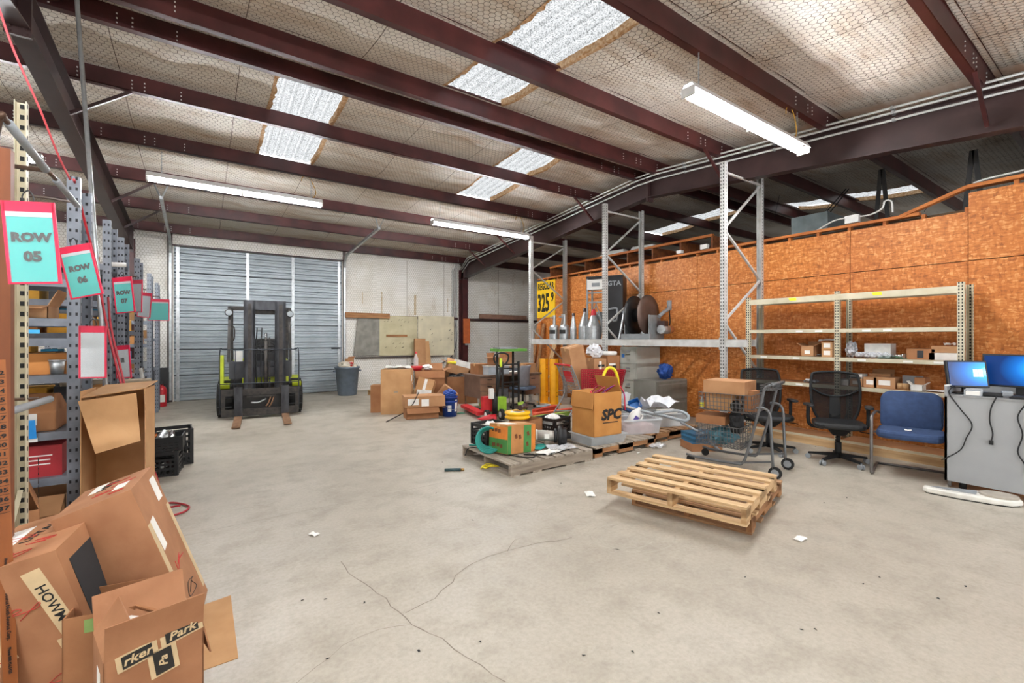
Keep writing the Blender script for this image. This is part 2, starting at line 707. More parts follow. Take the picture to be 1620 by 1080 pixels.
for si, (x0, x1, y0, y1) in enumerate(SKY):
    prof = []
    x = x0 - .12
    while x < x1 + .12:
        prof += [(x, 0), (x + .055, 0), (x + .075, .035), (x + .1, .035), (x + .12, 0)]
        x += .145
    vs, fs = [], []
    ys_ = [y0 - .12, (y0 + y1) / 2, y1 + .12]
    for y in ys_:
        zb = 4.577 + .30 - PITCH * abs(y - RIDGE)
        vs += [(px, y, zb + pz) for px, pz in prof]
    n = len(prof)
    for j in range(len(ys_) - 1):
        for i in range(n - 1):
            fs.append((j * n + i, j * n + i + 1, (j + 1) * n + i + 1, (j + 1) * n + i))
    w_ = MB().add(vs, fs).build('window_%d' % (si + 1), m_sky)
    struct(w_)
    # torn kraft edge of the insulation round the opening
    for xe, s_ in ((x0, -1), (x1, 1)):
        vs, fs = [], []
        n = 40
        for i in range(n + 1):
            y = y0 + (y1 - y0) * i / n
            z = float(zins(xe, y))
            d = random.uniform(.0, .035)
            vs += [(xe + s_ * .03, y, z - .006), (xe - s_ * d, y, z - .008 + random.uniform(0, .012)), (xe - s_ * d * .4, y, z + .085)]
            if i:
                k = 3 * i
                fs += [(k - 3, k - 2, k + 1, k), (k - 2, k - 1, k + 2, k + 1)]
        MB().add(vs, fs).build('frayed_edge', m_fray, w_)

# --- walls
DX0, DX1, DZ = -.52, 3.32, 3.69
wb = MB()
wb.b2((X_LEFT, Y_BACK, 0), (DX0, Y_BACK + .1, 4.3)).b2((DX1, Y_BACK, 0), (X_RIGHT, Y_BACK + .1, 4.3)).b2((DX0, Y_BACK, DZ), (DX1, Y_BACK + .1, 4.3))
wall_back = struct(wb.build('wall_back', m_wallins))
A, B = hex_edges(-4, 10.4, .05, 3.95, .064, .078)
mid = (A + B) / 2
ok = ~((mid[:, 0] > DX0 - .12) & (mid[:, 0] < DX1 + .12) & (mid[:, 1] < DZ + .03))
V, Q = wire_ribbons(A[ok], B[ok], .005, lambda p: np.stack([p[:, 0], np.full(len(p), Y_BACK - .006), p[:, 1]], -1))
o = mesh_np('wire_netting', V, Q, m_wirew, wall_back)
o['kind'] = 'stuff'
for x in (5.25, 6.5, 8.6):
    MB().b2((x, Y_BACK - .008, .1), (x + .012, Y_BACK, 3.9)).build('facing_seam', m_wirew, wall_back)
for (n_, a_, b_) in (('wall_left', (X_LEFT - .1, Y_FRONT, 0), (X_LEFT, Y_BACK, 4.75)), ('wall_right', (X_RIGHT, Y_FRONT, 0), (X_RIGHT + .1, Y_BACK, 4.75))):
    struct(MB().b2(a_, b_).build(n_, m_wallins))
wf = MB().b2((X_LEFT, Y_FRONT - .1, 3.6), (X_RIGHT, Y_FRONT, 4.3))
_e = [X_LEFT] + [q for d_ in FILL_OPENINGS for q in d_] + [X_RIGHT]
for i in range(0, len(_e), 2):
    wf.b2((_e[i], Y_FRONT - .1, 0), (_e[i + 1], Y_FRONT, 3.6))
struct(wf.build('wall_front', m_wallins))
# rust runs and marks on the white wall
m_rust = mat('rust_run', 'b09468', .8, 0, .2, 30, col2='d2c5ab')
for u, v0, v1, w in ((603, 462, 497, .035), (655, 466, 498, .07), (708, 472, 494, .02), (573, 462, 480, .02)):
    x = aty(u, Y_BACK)
    MB().b2((x, Y_BACK - .004, zat(v1, x, Y_BACK)), (x + w, Y_BACK, zat(v0, x, Y_BACK))).build('rust_run', m_rust, wall_back)

# --- purlins (each its own part of the roof)
m_bolt = mat('zinc_bolt', 'd9d9d6', .4, .4)


def zee(mb, y, z, x0, x1, s=1, d=.235, fl_=.075, t=.007):
    """Z purlin: top flange one way, bottom flange the other with a lip"""
    mb.b2((x0, y - t / 2, z), (x1, y + t / 2, z + d))
    mb.b2((x0, y, z), (x1, y - s * fl_, z + t))
    mb.b2((x0, y - s * (fl_ - t), z), (x1, y - s * fl_, z + .02))
    mb.b2((x0, y, z + d - t), (x1, y + s * fl_, z + d))
    mb.b2((x0, y + s * (fl_ - t), z + d - .022), (x1, y + s * fl_, z + d))


for i, y in enumerate(PUR):
    s = 1 if y > RIDGE else -1
    z = zpur(y)
    p = MB()
    zee(p, y, z, X_LEFT, X_RIGHT, s)
    p = p.build('purlin', steel_red, ceil_o)
    bm_ = MB()
    for fx in (FLX, FRX):
        for dx in (-1.05, -.72, -.6, -.14, .14, .62, .74, 1.1):
            for q in (.06, .105, .15):
                bm_.box((fx + dx, y - .006, z + q), (.013, .012, .013))
    o = bm_.build('bolt', m_bolt, p)
    o['kind'] = 'stuff'

# --- steel portal frames


def frame(X, label):
    t = thing('steel_portal', label, 'roof structure', (X, 0, 0))

    def rafter(pts):                       # list of (y, ztop, depth)
        web, top, bot = MB(), MB(), MB()
        for (y0, z0, d0), (y1, z1, d1) in zip(pts[:-1], pts[1:]):
            web.add([(-.006, y0, z0), (-.006, y1, z1), (-.006, y1, z1 - d1), (-.006, y0, z0 - d0), (.006, y0, z0), (.006, y1, z1), (.006, y1, z1 - d1), (.006, y0, z0 - d0)],
                    [(0, 1, 2, 3), (7, 6, 5, 4), (0, 4, 5, 1), (3, 2, 6, 7)])
            top.bar((0, y0, z0 - .005), (0, y1, z1 - .005), .16, .012)
            bot.bar((0, y0, z0 - d0), (0, y1, z1 - d1), .16, .012)
        web.build('web', steel_dark, t)
        top.build('top_flange', steel_dark, t)
        bot.build('bottom_flange', steel_dark, t)
    g = -.01
    rafter([(Y_BACK - .06, zpur(Y_BACK) + g, .50), (RIDGE, 4.577 + g, .37), (1.0, zpur(1.0) + g, .46), (Y_FRONT + .1, zpur(Y_FRONT) + g, .5)])
    for yy in (Y_BACK - .08, Y_FRONT + .08):
        s = -1 if yy > 5 else 1
        c_ = MB()
        c_.b2((-.09, yy, 0), (.09, yy + s * .012, 3.75)).b2((-.09, yy + s * .28, 0), (.09, yy + s * .292, 3.5)).b2((-.006, yy, 0), (.006, yy + s * .28, 3.9))
        c_.box((0, yy + s * .15, .01), (.24, .36, .02))
        c_.build('column', steel_red, t)
    # ridge splice plates and knee stiffener, with bolts
    sp = MB().b2((-.085, RIDGE - .018, 4.577 - .46), (.085, RIDGE + .018, 4.577 - .02)).build('splice_plate', steel_dark, t)
    for sx in (-.05, .05):
        for q in (-.44, -.40, -.12, -.06):
            MB().cyl((sx, RIDGE - .035, 4.577 + q), (sx, RIDGE + .035, 4.577 + q), .014, 6).build('bolt', steel_dark, sp)
    MB().b2((-.085, Y_BACK - .40, 3.40), (.085, Y_BACK - .37, 3.95)).build('knee_plate', steel_dark, t)
    # flange braces up to the purlins
    for y in (11.65, 10.1, 7.1, 4.12, 1.12):
        z = zpur(y)
        for s in ((-1, 1) if X > 0 else (1,)):
            if y == 10.1 and s == 1 and X > 0:
                continue
            MB().bar((s * .07, y, z - .40), (s * .62, y, z + .015), .035, .035).build('flange_brace', steel_red if X > 0 else steel_dark, t)
    return t


frame(FRX, 'dark red-brown steel portal frame whose rafter passes over the OSB partition')
frame(FLX, 'dark brown steel portal frame whose rafter rises over the grey shelving rows')

# --- sectional overhead door
m_door = mat('door_galvanised_blue_grey', 'a9b1b7', .45, .25, .1, 3, col2='9aa3a9')
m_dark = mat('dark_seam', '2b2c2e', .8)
door = bpy.data.objects.new('door_1', None)
COL.objects.link(door)
door['kind'] = 'structure'
sec = DZ / 6
for i in range(6):
    z0 = i * sec + .006
    prof = [(0, 0)]
    nr = 4
    h_ = (sec - .012) / nr
    for j in range(nr):
        q = j * h_
        prof += [(.03, q + .016), (.03, q + h_ * .40), (.004, q + h_ * .47), (.004, q + h_ * .60), (.03, q + h_ * .67), (.03, q + h_ * .88), (0, q + h_)]
    vs, fs = [], []
    for x in (DX0, DX1):
        vs += [(x, Y_BACK + .06 - p_, z0 + q) for p_, q in prof]
    n = len(prof)
    fs = [(k, n + k, n + k + 1, k + 1) for k in range(n - 1)]
    MB().add(vs, fs).build('door_section', m_door, door)
MB().b2((DX0, Y_BACK + .062, 0), (DX1, Y_BACK + .075, DZ)).build('door_backing', m_dark, door)
for fx in (.02, .395, .67, .98):
    x = DX0 + (DX1 - DX0) * fx
    for i in range(6):
        MB().b2((x - .035, Y_BACK + .02, i * sec + .012), (x + .035, Y_BACK + .05, (i + 1) * sec - .012)).build('door_stile', galv, door)
        MB().box((x, Y_BACK + .012, i * sec + .01), (.05, .02, .07)).build('hinge', galv, door)
MB().b2((DX1 - .28, Y_BACK + .0, sec * 2 - .03), (DX1 - .05, Y_BACK + .03, sec * 2 + .02)).build('latch_bar', m_dark, door)
tr1 = MB()
struct(MB().b2((DX0 - .12, Y_BACK - .02, 0), (DX0 - .02, Y_BACK + .06, DZ + .35)).b2((DX1 + .02, Y_BACK - .02, 0), (DX1 + .1, Y_BACK + .06, DZ + .35))
       .b2((DX0 - .1, Y_BACK - .03, DZ), (DX1 + .1, Y_BACK + .05, DZ + .035)).build('trim_1', steel_dark))
for sx, X in ((-1, DX0 - .06), (1, DX1 + .05)):
    t = thing('door_track', 'galvanised door track curving up to a hanger, ' + ('beside the shelving rows' if sx < 0 else 'beside the pegboard'), 'track', (X, 0, 0))
    yy = Y_BACK - .07
    path = [(0, yy, .05), (0, yy, 3.5), (0, yy - .06, 3.68), (0, yy - .25, 3.83)]
    path += [(0, 10.25, 4.02)]
    for a_, b_ in zip(path[:-1], path[1:]):
        MB().bar(a_, b_, .05, .06, (0, 0, 1)).build('track_rail', galv, t)
    MB().bar((-.12 * 0, 10.3, 4.0), (-.16, 10.14, 4.40), .03, .008).bar((0, 10.3, 4.0), (.16, 10.14, 4.40), .03, .008).b2((-.35, 10.12, 4.36), (.35, 10.16, 4.40)).build('hanger_bracket', galv, t)

# girt along the back wall
for n_, a_, b_ in (('trim_2', 3.45, FRX - .12), ('trim_3', FRX + .12, 10.4), ('trim_4', -4.0, -.7)):
    z = 2.13 if n_ != 'trim_3' else 2.113
    struct(MB().b2((a_, Y_BACK - .07, z), (b_, Y_BACK - .01, z + .05)).b2((a_, Y_BACK - .075, z - .03), (b_, Y_BACK - .065, z + .05)).build(n_, steel_dark))
# --- OSB partition
m_osb, nt, b, P = pos_mat('oriented_strand_board', .55)
dist = nd(nt, 'VectorMath', operation='ADD')
nv = nd(nt, 'TexNoise', Scale=5.0, Detail=2)
nt.links.new(P, nv.inputs['Vector'])
sc_ = nd(nt, 'VectorMath', operation='SCALE')
sc_.inputs['Scale'].default_value = .05
nt.links.new(nv.outputs['Color'], sc_.inputs[0])
nt.links.new(P, dist.inputs[0])
nt.links.new(sc_.outputs[0], dist.inputs[1])
layers = []
for rx, stv in ((.6, (1, 14, 50)), (-.7, (1, 46, 15)), (2.2, (1, 20, 62))):
    mp = nd(nt, 'Mapping')
    mp.inputs['Rotation'].default_value = (rx, 0, 0)
    mp.inputs['Scale'].default_value = stv
    nt.links.new(dist.outputs[0], mp.inputs[0])
    vo = nd(nt, 'TexVoronoi', Scale=1.0)
    nt.links.new(mp.outputs[0], vo.inputs['Vector'])
    sp_ = nd(nt, 'SeparateColor')
    nt.links.new(vo.outputs['Color'], sp_.inputs[0])
    layers.append(sp_.outputs[0])
a1 = nd(nt, 'Math', operation='ADD')
nt.links.new(layers[0], a1.inputs[0])
nt.links.new(layers[1], a1.inputs[1])
a2 = nd(nt, 'Math', operation='MULTIPLY_ADD')
a2.inputs[1].default_value = .333
nt.links.new(a1.outputs[0], a2.inputs[0])
a3 = nd(nt, 'Math', operation='MULTIPLY')
a3.inputs[1].default_value = .333
nt.links.new(layers[2], a3.inputs[0])
nt.links.new(a3.outputs[0], a2.inputs[2])
c = ramp(nt, a2.outputs[0], [(.14, '9c5a20'), (.36, 'bb6c2a'), (.64, 'cd7e38'), (.88, 'e2a564')])
c = mixc(nt, .35, c, ramp(nt, noise(nt, P, 1.2, 4), [(.3, 'cfb59b'), (.6, 'ffffff')]), 'MULTIPLY')
nt.links.new(c, b.inputs['Base Color'])
bump(nt, b, a2.outputs[0], .12, .003)
OY0, OY1 = -2.0, 9.95
wall_osb = bpy.data.objects.new('wall_right_partition', None)
COL.objects.link(wall_osb)
wall_osb['kind'] = 'structure'
seams = [9.93 - 1.22 * i for i in range(11)]
g = .004
for y1 in seams:
    y0 = max(y1 - 1.22, OY0)
    if y1 <= OY0 + .05:
        continue
    tall = y1 < 1.5
    top = 3.27 if tall else 3.05
    dxx = -.015 if tall else random.uniform(-.002, .002)
    MB().b2((OX + dxx, y0 + g, .03), (OX + .018 + dxx, y1 - g, 2.44)).build('osb_panel', m_osb, wall_osb)
    MB().b2((OX + dxx, y0 + g, 2.45), (OX + .018 + dxx, y1 - g, top)).build('osb_panel', m_osb, wall_osb)
    for q in (0, .405, .81):
        MB().b2((OX + .02, y0 + q, 0), (OX + .11, y0 + q + .038, top + .06)).build('stud', lumber, wall_osb)
JOG = 1.4
MB().b2((OX - .01, 1.85, 3.105), (OX + .11, OY1, 3.145)).build('top_plate', lumber, wall_osb)
MB().b2((OX - .03, OY0, 3.33), (OX + .11, JOG, 3.37)).build('top_plate', lumber, wall_osb)
MB().bar((OX + .02, 2.05, 3.125), (OX + .02, JOG, 3.35), .09, .04).build('top_plate', lumber, wall_osb)
MB().b2((OX + .018, OY0, 0), (OX + .112, OY1, .04)).build('bottom_plate', lumber, wall_osb)
MB().b2((OX + .112, OY0, .04), (OX + .125, OY1, 3.1)).build('inner_lining', mat('dull_board', '5e4a35', .9), wall_osb)
# end of the partition, and the ceiling joists of the room behind it
MB().b2((OX, OY1 - .004, 0), (12.5, OY1 + .014, 2.44)).build('osb_panel', m_osb, wall_osb)
MB().b2((OX + .12, OY0, 2.8), (12.5, OY1, 2.84)).build('deck_board', mat('dusty_deck', '4c4238', .9), wall_osb)

# --- open pigeonhole joists standing on the room behind the partition
jb = thing('joist_rack', 'row of open brown wooden joist bays lying on top of the OSB partition', 'joists', (OX + .35, 0, 2.85))
jm = mat('dark_lumber', '8d5128', .75, 0, .2, 5, col2='6d3b1b', stretch=(3, .3, 3))
for y in np.linspace(4.95, 9.8, 8):
    MB().b2((0, y, 0), (1.5, y + .04, .62)).build('joist', jm, jb)
MB().b2((-.02, 4.95, .60), (.05, 9.84, .65)).build('rim_board', lumber, jb)
MB().b2((.02, 4.95, 0), (1.5, 9.84, .04)).build('rim_board', jm, jb)
MB().b2((.9, 4.95, .02), (.93, 9.84, .60)).build('rim_board', jm, jb)

# ================================================================ LAMPS
m_tube = mat('lit_tube', 'ffffff', .4, 0, 0, emit=('fbfdff', TUBE_POWER))
m_fixture = mat('white_enamel', 'dcdcd9', .35, .1, .05, 6)
m_cord = mat('yellow_cord', 'c99a35', .6)


def fluorescent(x0, y, label, zt=3.97, cord=0):
    t = thing('ceiling_light', label, 'light', (x0, y, zt))
    L = 2.45
    z = -.075
    MB().add([(0, -.045, 0), (0, .045, 0), (0, .085, z), (0, .08, z), (0, .04, -.012), (0, -.04, -.012), (0, -.08, z), (0, -.085, z),
              (L, -.045, 0), (L, .045, 0), (L, .085, z), (L, .08, z), (L, .04, -.012), (L, -.04, -.012), (L, -.08, z), (L, -.085, z)],
             [(i, (i + 1) % 8, 8 + (i + 1) % 8, 8 + i) for i in range(8)] + [tuple(range(7, -1, -1)), tuple(range(8, 16))]).build('reflector', m_fixture, t)
    for x in (.01, L / 2, L - .01):
        MB().b2((x - .012, -.07, -.13), (x + .012, .07, -.04)).build('lamp_holder', m_fixture, t)
    for x in (.03, L / 2 + .01):
        for yy in (-.045, .045):
            MB().cyl((x, yy, -.105), (x + L / 2 - .05, yy, -.105), .0155, 10).build('tube', m_tube, t)
    top = zpur(y) - zt
    for x in (.18, L - .18):
        ch = MB()
        k = 0
        zz = 0.0
        while zz < top:
            ch.box((x, 0, zz + .014), (.014, .004, .03) if k % 2 else (.004, .014, .03))
            zz += .024
            k += 1
        ch.build('chain', galv, t)
    if cord is not None:
        xc = cord
        MB().tube(smooth_path([(xc, 0, 0), (xc + .05, 0, .12), (xc - .02, 0, .3), (xc - .1, .02, top + .04), (xc - .17, .02, top - .02), (xc - .18, .02, top - .08)]), .006, 6).build('cord', m_cord, t)
    return t


LAMPS = [(-4.2, 8.6, 'lit double-tube fluorescent light above the grey shelving rows', 2.2),
         (-.66, 8.6, 'lit double-tube fluorescent light in front of the overhead door', 2.3),
         (3.92, 8.6, 'lit double-tube fluorescent light ending at the red-brown rafter near the pegboard', 2.3),
         (3.88, 2.64, 'lit double-tube fluorescent light hanging over the open floor before the OSB wall', 2.2),
         (-.66, 1.12, 'added unseen fluorescent fill light over the open floor beside the ROW signs', 2.2),  # out-of-view lamp added to lift the ambient light
         (-4.2, 1.12, 'added unseen fluorescent fill light over the near shelving rows', 2.2)]  # another out-of-view lamp added as fill
for x0, y, lab, cd in LAMPS:
    fluorescent(x0, y, lab, cord=cd)

# ================================================================ BUILDERS FOR REPEATED KINDS
def px3(u, v, t):
    k = (u - 810) / F
    return ((S_ + k * C_) * t, (C_ - k * S_) * t, EYE + (HZ - v) / F * t)


FACE = {'-y': lambda w, d, h, a, b: ((a, -d / 2 - .0015, b), (R(90), 0, 0)), '+y': lambda w, d, h, a, b: ((-a, d / 2 + .0015, b), (R(90), 0, PI)),
        '+x': lambda w, d, h, a, b: ((w / 2 + .0015, a, b), (R(90), 0, R(90))), '-x': lambda w, d, h, a, b: ((-w / 2 - .0015, -a, b), (R(90), 0, R(-90))),
        '+z': lambda w, d, h, a, b: ((a, b, h + .0015), (0, 0, 0))}


def decal(t, size, face, a, b, w, h, m, name='sticker', rot=0.0):
    loc, r = FACE[face](*size, a, b)
    o = MB().add([(-w / 2, -h / 2, 0), (w / 2, -h / 2, 0), (w / 2, h / 2, 0), (-w / 2, h / 2, 0), (-w / 2, -h / 2, -.0012), (w / 2, -h / 2, -.0012), (w / 2, h / 2, -.0012), (-w / 2, h / 2, -.0012)],
                 [(0, 1, 2, 3), (0, 4, 5, 1), (1, 5, 6, 2), (2, 6, 7, 3), (3, 7, 4, 0)]).build(name, m, t)
    o.location = loc
    o.rotation_euler = (Euler(r).to_matrix() @ Matrix.Rotation(rot, 3, 'Z')).to_euler()
    return o


def print_on(t, size, face, a, b, body, ts, m=None, sx=1.0, bold=0.0, rot=0.0, shear=0.0):
    loc, r = FACE[face](*size, a, b)
    o = text(body, ts, m or ink, t, loc, (Euler(r).to_matrix() @ Matrix.Rotation(rot, 3, 'Z')).to_euler(), sx=sx, bold=bold, shear=shear)
    return o


def carton(label, loc, size, rz=0.0, m=None, flaps=None, rot=None, group=None, stickers=(), tp=True, name='cardboard_box', inner=None, flen=None):
    """flaps None: shut. flaps {'-y':deg}: open top, each listed flap hinged (0 up, 90 flat out, 180 folded down)"""
    w, d, h = size
    m = m or card
    t = thing(name, label, 'box', loc, rz, group, rot)
    th = .005
    if flaps is None:
        MB().b2((-w / 2, -d / 2, 0), (w / 2, d / 2, h - .004)).build('body', m, t)
        if min(w, d) > .12:
            for s in (-1, 1):
                MB().b2((-w / 2, s * .001, h - .004), (w / 2, s * d / 2, h)).build('flap', m, t)
            if tp:
                MB().b2((-w / 2 - .001, -.025, h - .05), (w / 2 + .001, .025, h + .001)).build('tape', tape, t)
    else:
        b = MB().b2((-w / 2, -d / 2, 0), (w / 2, d / 2, th))
        b.b2((-w / 2, -d / 2, 0), (w / 2, -d / 2 + th, h)).b2((-w / 2, d / 2 - th, 0), (w / 2, d / 2, h))
        b.b2((-w / 2, -d / 2, 0), (-w / 2 + th, d / 2, h)).b2((w / 2 - th, -d / 2, 0), (w / 2, d / 2, h))
        b.build('body', m, t)
        L = flen or min(w, d) * .5
        for f, deg in flaps.items():
            a = R(deg)
            wid = (w if f[1] == 'y' else d)
            fm = MB()
            fm.add(*_boxvf(wid - .004, th, L)[:2])
            o = fm.build('flap', m, t)
            ang = {'-y': 0, '+x': 90, '+y': 180, '-x': -90}[f]
            M = Matrix.Rotation(R(ang), 4, 'Z') @ Matrix.Translation((0, -(d if f[1] == 'y' else w) / 2 + th / 2, h)) @ Matrix.Rotation(a, 4, 'X') @ Matrix.Translation((0, 0, L / 2))
            o.matrix_local = M
    for st in stickers:
        decal(t, size, *st)
    return t


def crumple(label, loc, size, m, name, cat, seed=0, sub=2, rot=None, group=None, kind=None):
    """a crumpled lump: bag, paper, cloth"""
    bm = bmesh.new()
    bmesh.ops.create_icosphere(bm, subdivisions=sub + 1, radius=1)
    r_ = random.Random(seed)
    for v in bm.verts:
        k = 1 + r_.uniform(-.22, .18)
        v.co = Vector((v.co.x * size[0] / 2 * k, v.co.y * size[1] / 2 * k, max(-.48, v.co.z * .5 * k) * size[2]))
    zmin = min(v.co.z for v in bm.verts)
    for v in bm.verts:
        v.co.z -= zmin
    me = bpy.data.meshes.new(name)
    bm.to_mesh(me)
    bm.free()
    me.materials.append(m)
    o = bpy.data.objects.new(name, me)
    COL.objects.link(o)
    o.location = loc if len(loc) == 3 else (*loc, 0)
    if rot:
        o.rotation_euler = rot
    return tag(o, label, cat, group, kind)


def sheet(label, loc, w, d, m, name, cat, rz=0, seed=0, amp=.006, group=None, n=7, rot=None):
    """a loose, slightly wavy sheet (paper, bag, rag)"""
    r_ = random.Random(seed)
    vs, fs = [], []
    for i in range(n):
        for j in range(n):
            vs.append(((i / (n - 1) - .5) * w + r_.uniform(-.03, .03) * w, (j / (n - 1) - .5) * d + r_.uniform(-.03, .03) * d, .002 + r_.uniform(0, amp) + amp * .5 * (1 + math.sin(i * 1.3 + j * .9 + seed))))
    k = len(vs)
    vs += [(x, y, z - .0015) for x, y, z in vs]
    for i in range(n - 1):
        for j in range(n - 1):
            q = (i * n + j, (i + 1) * n + j, (i + 1) * n + j + 1, i * n + j + 1)
            fs += [q, tuple(k + a for a in reversed(q))]
    o = MB().add(vs, fs).build(name, m)
    o.location = loc if len(loc) == 3 else (*loc, .0015)
    o.rotation_euler = rot or (0, 0, rz)
    return tag(o, label, cat, group)


def crate(label, loc, size, rz=0, m=None, rot=None, group=None):
    w, d, h = size
    t = thing('milk_crate', label, 'crate', loc, rz, group, rot)
    m = m or black_plastic

    def side(L, x, y, a):
        b = MB(rz_m(a, (x, y, 0)))
        for z in (.012, h * .30, h * .48, h * .66, h - .03):
            b.b2((-L / 2, -.006, z - .012), (L / 2, .006, z + (.012 if z < h - .05 else .03)))
        n = 7
        for i in range(n + 1):
            q = -L / 2 + .01 + (L - .02) * i / n
            b.b2((q - .008, -.005, 0), (q + .008, .005, h * .66))
        for i in range(5):
            q = -L / 2 + .02 + (L - .04) * i / 5
            b.bar((q, 0, .02), (q + L * .18, 0, h * .3), .01, .008)
            b.bar((q + L * .18, 0, .02), (q, 0, h * .3), .01, .008)
        for q in (-L / 2 + .012, L / 2 - .012):
            b.b2((q - .014, -.012, 0), (q + .014, .012, h))
        b.build('lattice_side', m, t)
    side(w, 0, -d / 2, 0)
    side(w, 0, d / 2, PI)
    side(d, w / 2, 0, PI / 2)
    side(d, -w / 2, 0, -PI / 2)
    g = MB()
    for i in range(8):
        q = -w / 2 + w * (i + .5) / 8
        g.b2((q - .008, -d / 2, 0), (q + .008, d / 2, .012))
    for i in range(4):
        q = -d / 2 + d * (i + .5) / 4
        g.b2((-w / 2, q - .008, 0), (w / 2, q + .008, .012))
    g.build('base_grid', m, t)
    return t


def slots(mb, x, y, z0, z1, step, face, w=.012, h=.022):
    z = z0 + step / 2
    while z < z1:
        if face == 'y':
            mb.b2((x - w / 2, y - .0008, z), (x + w / 2, y + .0008, z + h))
        else:
            mb.b2((x - .0008, y - w / 2, z), (x + .0008, y + w / 2, z + h))
        z += step


m_slot = mat('slot_shadow', '26272a', .9)


def shelving(label, loc, rz, w, d, h, levels, m, bays=1, group=None, edge=.05, pw=.045, step=.05, name='shelving_unit', thick=.03, deck=None):
    """slotted-post shelving; origin at the front corner on the floor, x along the front, y to the back"""
    t = thing(name, label, 'shelving', loc, rz, group)
    for i in range(bays + 1):
        for y, s in ((0, -1), (d, 1)):
            x = i * w
            p = MB()
            x0 = x - pw / 2
            p.b2((x0, y, 0), (x0 + pw, y + s * .003, h)).b2((x0, y, 0), (x0 + .003, y - s * pw * .8, h)).b2((x0 + pw - .003, y, 0), (x0 + pw, y - s * pw * .8, h))
            p = p.build('post', m, t)
            sl = MB()
            if s < 0:
                slots(sl, x - pw * .24, y - .003, .05, h, step, 'y')
                slots(sl, x + pw * .24, y - .003, .05, h, step, 'y')
            else:
                slots(sl, x, y - .0006, .05, h, step, 'y', .016, .024)
            for q in (x0, x0 + pw):
                slots(sl, q, y - s * pw * .4, .05, h, step, 'x')
            sl = sl.build('slot', m_slot, p)
            sl['kind'] = 'stuff'
    for i in range(bays):
        a, b = i * w + pw / 2, (i + 1) * w - pw / 2
        for z in levels:
            q = MB().b2((a, .0, z - edge), (b, .015, z)).b2((a, d - .015, z - edge), (b, d, z))
            q.build('shelf_beam', m, t)
            MB().b2((a, .012, z - thick * .4), (b, d - .012, z)).build('shelf', deck or m, t)
        for s in (a - pw / 2, b + pw / 2):
            MB().bar((s, .03, levels[0]), (s, d - .03, levels[0] + .4), .02, .004).build('side_brace', m, t)
    return t


def pallet(label, loc, rz, L, W, md, m, ntop=7, bw=.1, name='wooden_pallet', rot=None, H=.14, gap=None, notch=True, m2=None):
    """stringers run along x (length L), deck boards across (width W)"""
    t = thing(name, label, 'pallet', loc, rz, None, rot)
    m2 = m2 or m
    bt = .018
    sh = H - 2 * bt
    for y in (-W / 2 + .02, 0, W / 2 - .02):
        s = MB()
        if notch:
            n1, n2 = L * .12, L * .38
            for a, b in ((-L / 2, -n2), (-n1, n1), (n2, L / 2)):
                s.b2((a, y - .019, bt), (b, y + .019, bt + sh))
            s.b2((-L / 2, y - .019, bt + sh * .42), (L / 2, y + .019, bt + sh))
        else:
            s.b2((-L / 2, y - .019, bt), (L / 2, y + .019, bt + sh))
        s.build('stringer', m2, t)
    for i in range(ntop):
        x = -L / 2 + bw / 2 + (L - bw) * i / (ntop - 1) + random.uniform(-.006, .006)
        MB().b2((x - bw / 2, -W / 2 + random.uniform(-.008, .004), H - bt), (x + bw / 2, W / 2 + random.uniform(-.004, .008), H)).build('deck_board', md, t)
    for x in (-L / 2 + bw / 2, -L * .2, L * .2, L / 2 - bw / 2):
        MB().b2((x - bw / 2, -W / 2, 0), (x + bw / 2, W / 2, bt)).build('bottom_board', md, t)
    return t

# ================================================================ SHELVING ROWS
RX = -.75
lev = [.12, .52, .84, 1.24, 1.50, 1.64, 1.92]
row6 = shelving('grey steel shelving full of cartons behind the ROW 06 sign', (RX - 2.5, 4.46, 0), 0, 1.25, .46, 2.66, lev, grey_steel, 2, 'grey shelving rows', .055, .07, .075)
rows = [(5.7, 'grey steel shelving second from the beige rack, behind the leaning conduit', [.3, .75, 1.2, 1.55, 1.85, 2.2]),
        (6.6, 'grey steel shelving third from the beige rack, holding small yellow cartons', [.3, .8, 1.25, 1.5, 1.8, 2.1]),
        (8.2, 'grey steel shelving fourth from the beige rack with a slanting brace', [.3, .8, 1.2, 1.6, 2.0]),
        (10.0, 'grey steel shelving second from the back wall', [.3, .9, 1.4, 1.8, 2.1]),
        (11.6, 'grey steel shelving standing last before the back wall', [.3, .9, 1.5, 2.0])]
ROWS = []
for y, lab, lv in rows:
    ROWS.append(shelving(lab, (RX - 1.25 + .02, y, 0), 0, 1.25, .46, 2.62, lv, grey_steel, 1, 'grey shelving rows', .055, .06, .075))
# slanting end braces and the long tubes that stick out of the rows
for i, (p, q, r, m_, nm) in enumerate([((147, 417, 4.35), (199, 419, 4.55), .022, white_plastic, 'sign_arm'), ((96, 607, 4.7), (238, 602, 5.4), .03, mat('tan_tube', '8d7f6b', .7), 'cross_tube')]):
    a, b = Vector(px3(*p)), Vector(px3(*q))
    par = ROWS[0] if i == 0 else ROWS[1]
    o = MB(Matrix.Translation(-Vector(par.location))).cyl(a, b, r, 12).build(nm, m_, par)
for k, (rw, z) in enumerate(((ROWS[1], 2.3), (ROWS[2], 2.25), (ROWS[3], 2.2))):
    MB().bar((1.25, .0, z + .3), (1.25, .46, z), .03, .006).build('end_brace', grey_steel, rw)

# beige row with the sign arms
beige = shelving('beige slotted rack upright with bent sign arms in grey sleeves, by the ROW 05 sign', (RX - 1.28, 3.0, 0), 0, 1.25, .46, 2.75, [.3, .9, 1.5, 2.1], beige_steel, 1, None, .055, .046, .055)
m_rod = mat('brown_rod', '5b4436', .45, .4)
BI = Matrix.Translation(-Vector(beige.location))


